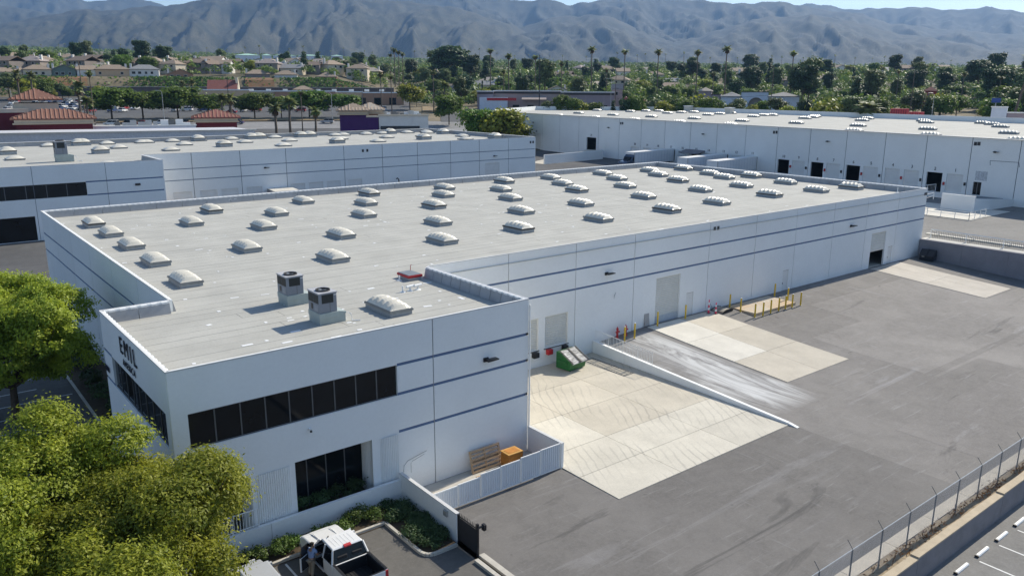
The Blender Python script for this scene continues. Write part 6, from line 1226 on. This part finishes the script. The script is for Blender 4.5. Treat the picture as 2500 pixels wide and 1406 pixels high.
# --- houses
def house(name, w_, dp_, h, roof, wm, rm, seed, win=True, detail=True):
    g_ = random.Random(seed); root = empty(name)
    MB().box(0, 0, -2, w_, dp_, h).build('wall', wm, root); mb = MB()
    if roof == 'hip': hip(mb, 0, 0, w_, dp_, h+.26, dp_*.2+.6)
    elif roof == 'gable_side': mb.extrude([(-.5, h), (dp_/2, h+dp_*.24), (dp_+.5, h), (dp_+.5, h+.2), (dp_/2, h+dp_*.24+.25), (-.5, h+.2)], 'x', -.5, w_+.5)
    else: mb.extrude([(-.5, h), (w_/2, h+w_*.22), (w_+.5, h), (w_+.5, h+.2), (w_/2, h+w_*.22+.25), (-.5, h+.2)], 'y', -.5, dp_+.5); MB().extrude([(0, h+.01), (w_/2, h+w_*.21), (w_, h+.01)], 'y', .02, dp_-.02).build('gable_wall', wm, root)
    rf_ = mb.build('roof', rm, root)
    if win:
        for zz in ([1., 3.7] if h > 5 else [1.]):
            n = int(w_/3.4)
            for k in range(n):
                if g_.random() < .85: window(root, 1.+k*(w_-2)/n+g_.uniform(0, .6), zz, g_.uniform(1., 1.9), 1.3)
    if detail: cx = w_*g_.choice((.05, .9)); MB().box(cx-.5, dp_*.35, h*.5, cx+.5, dp_*.35+1.1, h+dp_*.24+1.).build('chimney', STUC['white'], rf_)
    return root
front = [(62, 131, 158, 187, 'hip', 'cream', 'tan', 'cream two-storey house with broad tan hip roof at the left end of the row'), (132, 190, 158, 188, 'gable', 'greygreen', 'grey', 'grey-green gabled house with white window frames on the embankment'), (193, 238, 160, 186, 'gable_side', 'white', 'tan', 'white-walled house with tan roof behind the leaning palm'), (238, 320, 158, 187, 'hip', 'tan', 'tan', 'wide brown-roofed tan house in the middle of the embankment row'), (320, 392, 158, 186, 'hip', 'white', 'grey', 'white house with pale grey hip roof and dark windows on the embankment'), (412, 474, 175, 194, 'gable', 'brown', 'brown', 'low dark brown house with stepped roof at the slope end'), (603, 661, 170, 203, 'hip', 'taupe', 'tan', 'grey-brown two-storey house with pyramid roof above the shops'), (672, 727, 172, 200, 'hip', 'white', 'tan', 'white house with dark upstairs windows above the shops'), (775, 823, 177, 208, 'hip', 'brown', 'tan', 'dark brown house behind the metal fence above the shops'), (-20, 58, 165, 190, 'gable_side', 'cream', 'tan', 'house cut off by the left picture edge')]
for i, (x0, x1, yt, yb_, rt_, wm, rm, l) in enumerate(front):
    d = 497; a, b = far(x0, 218, d), far(x1, 218, d); wd = math.hypot(*(b-a)[:2]); z0 = far((x0+x1)/2, yb_, d)[2]; ht_ = far((x0+x1)/2, yt, d)[2]-z0; dp_ = 9.; rise = (dp_*.2+.9) if rt_ == 'hip' else (wd*.22+.25 if rt_ == 'gable' else dp_*.24+.25)
    o = house('hillside_house', wd, dp_, max(2.6, ht_-rise), rt_, STUC[wm], RF[rm], 300+i); o.location = (a[0], a[1], z0); o.rotation_euler = (0, 0, math.atan2((b-a)[1], (b-a)[0])+rr.uniform(-.08, .08)); tag(o, l, 'house', 'houses along the embankment edge')
HP = [Proto(house('town_house', w_, 9.5, h, rt_, STUC[wm], RF[rm], 400+i)) for i, (w_, h, rt_, wm, rm) in enumerate([(13, 5.4, 'hip', 'cream', 'tan'), (12, 5.2, 'gable_side', 'taupe', 'brown'), (14, 3.2, 'hip', 'tan', 'pale'), (11, 5.4, 'gable', 'white', 'tan'), (13, 3.2, 'gable_side', 'cream', 'grey'), (12, 5.3, 'hip', 'taupe', 'pinkgrey')])]
gh = random.Random(31); placed = []
def put_house(x, d, l, grp):
    p = onT(x, d, .2); a = YAW-math.pi/2+gh.choice((0, 0, .3, -.35, 1.57, .9)); gh.choice(HP).put(p, a, gh.uniform(.9, 1.12), l, grp, 'house')
rows = [(530, 16, -30, 880), (575, 17, -50, 900), (625, 17, -40, 900), (690, 15, -40, 900), (780, 12, 0, 900)]
NEARF = ['in the first row behind the embankment houses', 'in the second row up the left hillside', 'in the third row up the left hillside', 'in the fourth row up the left hillside', 'in the highest row of the left hillside']
NUM = ORD+['twenty-first', 'twenty-second', 'twenty-third', 'twenty-fourth', 'twenty-fifth', 'twenty-sixth', 'twenty-seventh', 'twenty-eighth', 'twenty-ninth', 'thirtieth', 'thirty-first', 'thirty-second', 'thirty-third', 'thirty-fourth', 'thirty-fifth', 'thirty-sixth', 'thirty-seventh', 'thirty-eighth', 'thirty-ninth', 'fortieth']
for ri, (d, n, x0, x1) in enumerate(rows):
    for k in range(n): put_house(x0+(x1-x0)*(k+.5)/n+gh.uniform(-10, 10), d+gh.uniform(-14, 14), f'hillside house, {ORD[k]} from the left {NEARF[ri]}', 'houses on the left hillside')
mid = sorted([(gh.uniform(1010, 2540), gh.uniform(440, 800)) for k in range(38)])
for k, (x, d) in enumerate(mid): put_house(x, d, f'house roof among the town trees, {NUM[k]} from the left right of centre', 'houses among the town trees')
def long_roof(name, px0, px1, ytop, ybase, d, wm, rm, label, dep=14, cat='building'):
    root, L_, z = frame_at(name, px0, px1, d, label, cat); zt_ = zpix((px0+px1)/2, ytop, d, z); zb_ = zpix((px0+px1)/2, ybase, d, z); MB().box(0, 0, -3, L_, dep, zb_+(zt_-zb_)*.45).build('wall', wm, root); mb = MB(); hip(mb, 0, 0, L_, dep, zb_+(zt_-zb_)*.5, (zt_-zb_)*.5); mb.build('roof', rm, root)
    for k in range(int(L_/12)): window(root, 4+k*12, zb_*.4, 3, 1.6)
    return root
for i, (a, b) in enumerate(((580, 640), (645, 668), (672, 728), (732, 790), (812, 840))): long_roof('school_building', a, b, 131+i*.8, 140, 1080, STUC['bluewhite'], RF['mint'], f'long school block with mint green roof, {ORD[i]} from the left', 25, 'school')
long_roof('hall', 303, 334, 133.5, 140, 900, STUC['brown'], mat('white_metal_roof', (.75, .75, .72), .5), 'small hall with bright white roof on the left hillside')
# --- embankment retaining wall
ebw = empty('embankment_wall', (0, 0, 0), label='dark retaining wall with pale cap below the left embankment', cat='wall')
for k in range(44):
    x = 60+k*20.5; d = 466; a, b = far(x, 218, d), far(x+20, 218, d); zt_ = far(x, 211.5+.004*x, d)[2]
    MB().hexa([(a[0], a[1], 8), (b[0], b[1], 8), (b[0]+.3, b[1]+.4, 8), (a[0]+.3, a[1]+.4, 8), (a[0], a[1], zt_), (b[0], b[1], zt_), (b[0]+.3, b[1]+.4, zt_), (a[0]+.3, a[1]+.4, zt_)]).build('wall_section', mat('dark_split_block', (.12, .1, .1), .9, .15, 1.), ebw)
    MB().beam((a[0], a[1], zt_+.1), (b[0], b[1], zt_+.1), .7, .2).build('wall_cap', CONCW, ebw)
# --- brown strip mall
def box_block(root, x0, x1, y0, y1, z0, z1, wm, cap=None, name='block', capm=None):
    b = MB().box(x0, y0, z0, x1, y1, z1).build(name, wm, root)
    if cap: MB().box(x0-.2, y0-.2, z1+.002, x1+.2, y0+.5, z1+cap).build('cornice', capm or WHITE, b); MB().box(x0+.1, y0+.55, z1+.001, x1-.1, y1-.1, z1+.03).build('flat_roof', ROOFM, b)
    return b
sm_, L_, z = frame_at('strip_mall', 430, 985, 398, 'long brown strip mall with pale roof edge behind the street trees', 'shops'); q = lambda px: L_*(px-430)/555.
for x0, x1, yt, wm, dp_ in ((430, 600, 221, 'tan', 0), (600.5, 660, 224, 'buff', .8), (660.5, 810, 224, 'brown', 0), (810.5, 880, 226, 'tan', 1.), (880.5, 985, 228, 'brown', 0)): box_block(sm_, q(x0), q(x1), dp_, 26, -3, zpix(x0, yt, 398, z), STUC[wm], .5, 'shop_block')
for k in range(14): MB().box(q(440+k*39), -.05, .2, q(440+k*39+18), -.005, 3.4).build('shop_window', GLASS, sm_)
for k in range(12): MB().box(0, 0, 0, 2.2, 1.8, 1.1).build('rooftop_unit', WHITE, sm_, loc=(q(470+k*42), 8+(k % 3)*4, zpix(500, 224, 398, z)+.04))
zt_ = zpix(540, 198, 402, z); gr_ = MB().extrude([(5, zt_-4.6), (11, zt_), (17, zt_-4.6)], 'x', q(500), q(573)).build('gable_block', STUC['cream'], sm_); MB().extrude([(4.4, zt_-4.6), (11, zt_+.1), (17.6, zt_-4.6), (17.6, zt_-4.3), (11, zt_+.45), (4.4, zt_-4.3)], 'x', q(498), q(570)).build('gable_roof', RF['red'], sm_); MB().box(q(566), 9, zt_-2, q(572), 12, zt_+1.6).build('chimney', STUC['cream'], sm_)
mb = MB(); hip(mb, q(707), 3, q(755), 10, zpix(730, 219, 398, z), 1.7); mb.build('tower_roof', RF['tan'], sm_)
# --- red restaurant, small red restaurant, purple restaurant
def restaurant(px0, px1, ywall0, yeave, yapex, d, wm, rm, label, dep=11, ridge=None, wins=4, base=None, ribs=True, band=True):
    root, L_, z = frame_at('restaurant', px0, px1, d, label, 'restaurant', base=base); ze = zpix((px0+px1)/2, yeave, d, z); za = zpix((px0+px1)/2, yapex, d-0, z)
    MB().box(0, 0, -4, L_, dep, ze-.9).build('wall', wm, root)
    if band: MB().box(-.25, -.25, ze-.9+.002, L_+.25, dep+.25, ze-.3).build('frieze', STUC['cream'], root); MB().box(-.6, -.6, ze-1.25, L_+.6, -.255, ze-.905).build('ledge', STUC['buff'], root)
    mb = MB(); c, r0, r1 = hip(mb, 0, 0, L_, dep, ze, max(1., za-ze), 1.0, ridge); rf_ = mb.build('roof', rm, root)
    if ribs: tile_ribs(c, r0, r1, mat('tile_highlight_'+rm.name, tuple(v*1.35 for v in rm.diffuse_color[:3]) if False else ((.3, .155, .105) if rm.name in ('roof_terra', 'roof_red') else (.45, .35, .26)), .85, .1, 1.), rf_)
    for k in range(wins): window(root, L_*(k+.3)/wins, 1.0+ze*.1, L_/wins*.4, 1.6)
    return root, L_, z
rz_, L_, z = restaurant(26, 216, 322, 290, 268, 212, STUC['maroon'], RF['terra'], 'dark red restaurant with long tiled hip roof behind the grey building', 10, None, 4, 6.0)
tw_, L2, z2 = restaurant(27, 138, 272, 243, 217, 226, STUC['cream'], RF['terra'], 'cream restaurant tower with square tiled pyramid roof at the far left', 12.2, 6, 3, 6.0, True, False)
for k in range(3): MB().box(L2*(.17+.32*k), -.02, 7.3, L2*(.17+.32*k)+.8, .0-.003, 8.4).build('small_window', STUC['maroon'], tw_)
lb_, L_, z = frame_at('low_wall_building', -80, 60, 224, 'low dark red wing at the left edge below the cream tower', 'building', base=6.); box_block(lb_, 0, L_, 0, 10, -4, zpix(0, 276, 224, z), STUC['maroon'], .9, 'wing', STUC['cream'])
sb_, L_, z = restaurant(470, 572, 312, 287, 269, 222, STUC['maroon'], RF['red'], 'small dark red restaurant with tiled pyramid roof and white windows', 10.5, None, 3, 6.0)
pb_, L_, z = restaurant(826, 893, 313, 270, 253, 232, STUC['purple'], RF['tan'], 'purple restaurant tower with pale tiled roof', 8.5, None, 1, 5.2); MB().box(L_*.2, -.35, 2.4, L_*.8, -.06, 3.).build('arched_sign', STUC['mauve'], pb_)
p2_, L_, z = restaurant(872, 930, 300, 268, 251, 240, STUC['brown'], RF['pale'], 'second pale tiled roof behind the purple tower', 7.5, None, 1, 5.2)
pc_, L_, z = frame_at('restaurant_wing', 893, 1044, 232, 'flat-roofed purple and white restaurant wing with rooftop equipment', 'restaurant', base=5.2); q = lambda px: L_*(px-893)/151.
zt_ = zpix(960, 286, 232, z); box_block(pc_, 0, q(921), 0, 12, -4, zt_-.1, STUC['purple'], .5, 'purple_block', STUC['cream']); box_block(pc_, q(922), L_, .1, 14, -4, zt_+.2, STUC['white'], .5, 'white_block', STUC['cream']); MB().hexa([(q(926), -1.6, zt_-3.6), (q(1022), -1.6, zt_-3.6), (q(1022), .09, zt_-3.6), (q(926), .09, zt_-3.6), (q(926), -1.5, zt_-3.3), (q(1022), -1.5, zt_-3.3), (q(1022), .09, zt_-2.5), (q(926), .09, zt_-2.5)]).build('dark_awning', BLACKP, pc_)
for k in range(9): MB().box(0, 0, 0, rr.uniform(.8, 2.), rr.uniform(.8, 1.6), rr.uniform(.5, 1.3)).build('rooftop_unit', rr.choice((WHITE, STEEL, DSTEEL)), pc_, loc=(q(930+k*11.), 4+rr.uniform(0, 7), zt_+.24))
re_, L_, z = frame_at('equipment_wall', 217, 470, 216, 'low white service building with rooftop equipment between the red restaurants', 'building', base=6.); zt_ = zpix(340, 309, 216, z); box_block(re_, 0, L_, 0, 9, -4, zt_, STUC['bluewhite'], .25, 'service_block')
for k in range(10): MB().box(0, 0, 0, rr.uniform(.8, 1.8), 1.2, rr.uniform(.6, 1.5)).build('rooftop_unit', rr.choice((DSTEEL, STEEL, WHITE)), re_, loc=(L_*(.2+.075*k), 1.2, zt_+.03))
# --- pink shops in the centre, arch shops to their right, red buildings
cs_, L_, z = frame_at('shops', 1165, 1500, 352, 'long pinkish shops with dark roof edge behind the right warehouse', 'shops'); q = lambda px: L_*(px-1165)/335.
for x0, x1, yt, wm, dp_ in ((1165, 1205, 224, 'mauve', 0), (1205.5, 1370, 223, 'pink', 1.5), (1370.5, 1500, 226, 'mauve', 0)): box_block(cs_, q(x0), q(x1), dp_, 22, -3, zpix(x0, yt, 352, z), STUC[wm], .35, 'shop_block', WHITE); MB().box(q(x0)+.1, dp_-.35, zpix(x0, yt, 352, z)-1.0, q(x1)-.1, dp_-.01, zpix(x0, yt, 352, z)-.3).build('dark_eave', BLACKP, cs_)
MB().box(q(1172), -3.5, -3, q(1240), -.05, zpix(1190, 238, 352, z)).build('white_canopy_block', STUC['bluewhite'], cs_); MB().box(q(1190), -3.62, zpix(1190, 245.5, 352, z), q(1262), -3.51, zpix(1190, 239, 352, z)).build('red_fascia', RED, cs_); mb = MB(); mb.extrude([(-4, zpix(1290, 243, 352, z)), (0, zpix(1290, 236, 352, z)), (0, zpix(1290, 243, 352, z)-.3)], 'x', q(1275), q(1335)); mb.build('lean_to_roof', RF['pinkgrey'], cs_)
for k in range(9): MB().box(q(1180+k*36), -.06 if k in (0, 6, 7, 8) else 1.44, 0, q(1180+k*36+16), -.01 if k in (0, 6, 7, 8) else 1.49, 2.6).build('shop_window', GLASS, cs_)
ct_, L_, z = frame_at('shop_tower', 1494, 1520, 356, 'pinkish shop tower with sloping tan roof at the end of the shops', 'tower'); zt_ = zpix(1505, 220, 356, z); MB().box(0, 0, -3, L_, 5, zt_).build('wall', STUC['pink'], ct_); MB().hexa([(-.4, -.4, zt_), (L_+.4, -.4, zt_), (L_+.4, 5.4, zt_), (-.4, 5.4, zt_), (-.1, 2, zt_+2.4), (L_+.1, 2, zt_+2.4), (L_+.1, 3, zt_+2.4), (-.1, 3, zt_+2.4)]).build('roof', RF['pinkgrey'], ct_); window(ct_, L_*.3, zt_-2.2, 1.2, 1.4)
ar_, L_, z = frame_at('shops', 1706, 1958, 362, 'white and mauve shops with grey roofs, a square tower and a round arch', 'shops'); q = lambda px: L_*(px-1706)/252.
zt_ = zpix(1722, 224, 362, z); MB().box(0, 0, -3, q(1738), 6, zt_).build('tower_wall', STUC['mauve'], ar_); mb = MB(); hip(mb, 0, 0, q(1738), 6, zt_+.26, 1.5); mb.build('tower_roof', RF['pale'], ar_); box_block(ar_, q(1738)+.05, q(1762), .5, 14, -3, zpix(1750, 232, 362, z), STUC['mauve'], .3, 'link_block', BLACKP)
for x0, x1 in ((1763, 1812), (1880, 1954)):
    ze = zpix(x0, 237, 362, z); MB().box(q(x0), .5, -3, q(x1), 15, ze).build('shop_block', STUC['bluewhite'], ar_); mb = MB(); hip(mb, q(x0), .5, q(x1), 15, ze+.3, zpix(x0, 227, 362, z)-ze); mb.build('shop_roof', RF['grey'], ar_)
za = zpix(1845, 226, 362, z); n = 14; q0, q1, c0 = q(1813), q(1879), q(1850); arch = [(c0+3.2*math.cos(math.pi*k/n), max(.0, za-5.5+3.4*math.sin(math.pi*k/n))) for k in range(n+1)]
MB().extrude([(q0, -3), (q0, za), (q1, za), (q1, -3)]+[(p[0], p[1]) for p in [(c0+3.2, -3)]+arch+[(c0-3.2, -3)]], 'y', .2, 1.4).build('arch_wall', STUC['bluewhite'], ar_); MB().box(q0, 1.5, -3, q1, 14, za-1).build('arch_back', STUC['taupe'], ar_); MB().box(q0-.1, .1, za+.003, q1+.1, 1.6, za+.3).build('arch_cap', BLACKP, ar_)
rt_, L_, z = frame_at('red_tower', 2257, 2288, 345, 'dark red square tower building with red hip roof among the right trees', 'tower'); zt_ = zpix(2270, 224, 345, z); MB().box(0, 0, -3, L_, 5.5, zt_).build('wall', STUC['red'], rt_); mb = MB(); hip(mb, 0, 0, L_, 5.5, zt_+.26, 1.6); mb.build('roof', RF['red'], rt_); MB().extrude([(-1.5, zt_-5.4), (L_*.35, zt_-2.6), (L_*.8, zt_-5.4)], 'y', -3, -.05).build('porch_gable', RF['red'], rt_); window(rt_, L_*.35, zt_-2.1, 1.3, 1.1)
for i, (x0, x1, yt) in enumerate(((2180, 2226, 266), (2226.5, 2264, 274))): c_, L_, z = frame_at('shipping_container', x0, x1, 258+i*.5, f'dark red container standing behind the right warehouse, {("taller left", "lower right")[i]} one', 'container'); zz = zpix(x0, yt, 258, z); MB().box(0, 0, -1, L_, 2.5, zz).build('container_body', STUC['red'], c_); [MB().box(.3+k*.6, -.04, .1, .5+k*.6, -.003, zz-.2).build('rib', STUC['maroon'], c_) for k in range(int(L_/.6)-1)]
rb_, L_, z = frame_at('flat_building', 2428, 2560, 266, 'low mauve flat building at the right picture edge behind the warehouse', 'building'); box_block(rb_, 0, L_*.3, 0, 10, -2, zpix(2440, 263, 266, z), STUC['bluewhite'], .3, 'pale_block'); box_block(rb_, L_*.3+.05, L_, .4, 10, -2, zpix(2480, 277, 266, z), STUC['mauve'], .3, 'mauve_block')
ss_, L_, z = frame_at('shop_sign', 2425, 2448, 300, 'blue pole sign among the trees near the right picture edge', 'sign'); zt_ = zpix(2435, 240, 300, z); MB().box(0, 0, zt_-1.4, L_, .5, zt_).build('sign_board', mat('blue_sign', (.03, .08, .3), .5), ss_); MB().tube([(L_/2, .25, -1), (L_/2, .25, zt_-1.41)], .15, 8).build('sign_pole', STEEL, ss_)
# --- poles, lamps, wires
def pole(px, ytop, d, r, label, cat='pole', m=DSTEEL, arms=()):
    p = onT(px, d); h = top_h(px, ytop, d); root = empty('utility_pole' if cat == 'pole' else 'street_lamp', p, 0, label, cat); MB().tube([(0, 0, -1), (0, 0, h)], [r, r*.7], 8).build('shaft', m, root); ux, uy = math.cos(YAW-math.pi/2), math.sin(YAW-math.pi/2)
    for (z_, w_) in arms: MB().beam((-ux*w_, -uy*w_, h-z_), (ux*w_, uy*w_, h-z_), .12, .14).build('crossarm', m, root)
    if cat == 'lamp': MB().tube([(0, 0, h), (-ux*.5, -uy*.5, h+.5), (-ux*1.8, -uy*1.8, h+.6)], .07, 6).build('lamp_arm', m, root); MB().hexa([(-ux*1.7+a*.2, -uy*1.7+b*.2, h+.5+c*.14) for c in (0, 1) for a, b in ((-1, -1), (1, -1), (1, 1), (-1, 1))]).build('lamp_head', STEEL, root)
    return root, p, h
pole(200, 150, 305, .2, 'tall bare brown pole left of the strip mall', m=PALMB); pole(394, 226, 296, .12, 'grey street lamp left of the small red restaurant', 'lamp', STEEL); pole(808, 230, 300, .12, 'grey street lamp left of the purple restaurant', 'lamp', STEEL); pole(556, 192, 330, .16, 'dark tall car-park light pole above the small red restaurant', m=BLACKP, arms=((.2, .9),)); pole(884, 168, 330, .14, 'thin dark pole behind the purple restaurant'); pole(912, 232, 345, .1, 'short pole before the brown shop end'); pole(25, 222, 330, .12, 'street lamp at the far left edge', 'lamp', STEEL); pole(1317, 135, 315, .2, 'tall dark pole before the pink shops', m=BLACKP); pole(1492, 196, 330, .1, 'street lamp by the shop tower', 'lamp', STEEL); pole(1926, 252, 300, .1, 'street lamp before the arch shops', 'lamp', STEEL); pole(2283, 232, 280, .1, 'street lamp right of the red tower', 'lamp', STEEL)
wp = [pole(1503, 172, 330, .16, 'wooden utility pole at the shop tower', m=PALMB, arms=((7, 1.2),)), pole(1885, 160, 320, .16, 'wooden utility pole before the arch shops', m=PALMB, arms=((9, 1.2),)), pole(2228, 172, 310, .16, 'wooden utility pole behind the red containers', m=PALMB, arms=((9, 1.2),))]
for i, (a, b) in enumerate(zip(wp[:-1], wp[1:])):
    for dz in (7, 8.6):
        A = Vector(a[1])+Vector((0, 0, a[2]-dz)); B = Vector(b[1])+Vector((0, 0, b[2]-dz-2)); w_ = MB().tube([A+(B-A)*t+Vector((0, 0, -3*math.sin(math.pi*t)*.6)) for t in [k/10 for k in range(11)]], .05, 4).build('power_line', BLACKP, None); tag(w_, f'{("upper", "lower")[int(dz > 8)]} overhead wire between the {("left and middle", "middle and right")[i]} utility poles', 'wire')
# --- cars in the town
gc = random.Random(9); CC = ['white', 'white', 'silver', 'black', 'grey', 'red', 'blue', 'beige']
def town_car(px, d, rz, suv, c, l, grp): p = onT(px, d, .14); put_car(p, YAW-math.pi/2+rz, suv, c, l, grp, 1.05)
for px, c, suv, l in [(262, 'white', True, 'white hatchback parked on the street left of the row'), (303, 'black', True, 'black pickup-like car on the street behind the red restaurant'), (336, 'red', False, 'dark red saloon on the street'), (386, 'white', True, 'white car below the grey street lamp'), (435, 'black', True, 'black car right of the grey street lamp'), (572, 'blue', False, 'dark blue car right of the small red restaurant'), (795, 'silver', True, 'silver car left of the purple restaurant')]: town_car(px, 297, R(90), suv, c, l, 'cars on the street')
for i, (px, c) in enumerate(((640, 'white'), (668, 'black'), (692, 'white'), (655, 'silver'))): town_car(px, 232+i*2.2, R(90+8*i), i != 2, c, f'{c} car just behind the left warehouse roof edge, {ORD[i]} of four', 'cars behind the left warehouse')
for r_ in range(6):
    for k in range(13):
        px = 8+k*26+r_*5; d = 352+r_*15
        if gc.random() < .8: c = gc.choice(CC); town_car(px, d, R(gc.choice((0, 180))+gc.uniform(-3, 3)), gc.random() < .5, c, f'{c} parked car, {ORD[k]} from left in {["the front", "the second", "the third", "the fourth", "the fifth", "the back"][r_]} row, left car park', 'cars in the left car park')
for k in range(16): c = gc.choice(CC); town_car(420+k*34+gc.uniform(-6, 6), 342+gc.uniform(-2, 14), R(gc.choice((0, 90))), gc.random() < .5, c, f'{c} car parked before the brown shops, {ORD[k]} from the left', 'cars before the brown shops')
for k in range(10): c = gc.choice(CC); town_car(2340+k*9+gc.uniform(-3, 3), 285+(k % 3)*8, R(gc.choice((0, 90))), gc.random() < .5, c, f'{c} car in the lot near the right edge, {ORD[k]} from the left', 'cars in the right lot')
for k in range(12): c = gc.choice(CC); town_car(1560+k*48+gc.uniform(-10, 10), 300+gc.uniform(0, 5), R(90), gc.random() < .5, c, f'{c} car half hidden behind the right warehouse parapet, {ORD[k]} from the left', 'cars behind the right warehouse')
for P_ in list(cars.values())+HP+sum(TP.values(), [])+SK+LS+[RS, bo, tr, hv]: P_.done()

# every grouped tree gets its own place in its row, counted from the left
def zone(px, d, l):
    if 'in the town' not in l: return l
    a = 'above the brown shops' if px < 1010 else 'behind the pink shops' if px < 1560 else 'behind the arch shops' if px < 2010 else 'near the right edge'
    return l.replace('in the town beyond the shops', ('nearer ' if d < 450 else 'farther ')+a) if 'nearer' not in l else l
zs_ = {}
for o, px, d, l in RELABEL: zs_.setdefault(zone(px, d, l), []).append((px, o))
for l, v in zs_.items():
    v.sort(key=lambda q: q[0])
    for k, (px, o) in enumerate(v): o['label'] = f'{l}, {NUM[k]} from left' if len(v) > 1 and k < 40 else l if len(v) == 1 else f'{l}, {NUM[k-40]} from the middle'

# ================================================================== HAZE: the air between here and the hills
hz = MB().box(-11500, -11500, -4, 11500, 11500, 1150).build('haze', None, None); hz.data.materials.clear(); hm = bpy.data.materials.new('haze_air'); hm.use_nodes = True; hm.node_tree.nodes.clear()
ho = hm.node_tree.nodes.new('ShaderNodeOutputMaterial'); hv_ = hm.node_tree.nodes.new('ShaderNodeVolumePrincipled'); hv_.inputs['Color'].default_value = (.33, .58, 1, 1); hv_.inputs['Density'].default_value = 7e-5; hv_.inputs['Anisotropy'].default_value = .2; hm.node_tree.links.new(hv_.outputs[0], ho.inputs['Volume']); hz.data.materials.append(hm); hz['kind'] = 'stuff'; hz['label'] = 'pale blue haze filling the air toward the distant hills'; hz['category'] = 'haze'
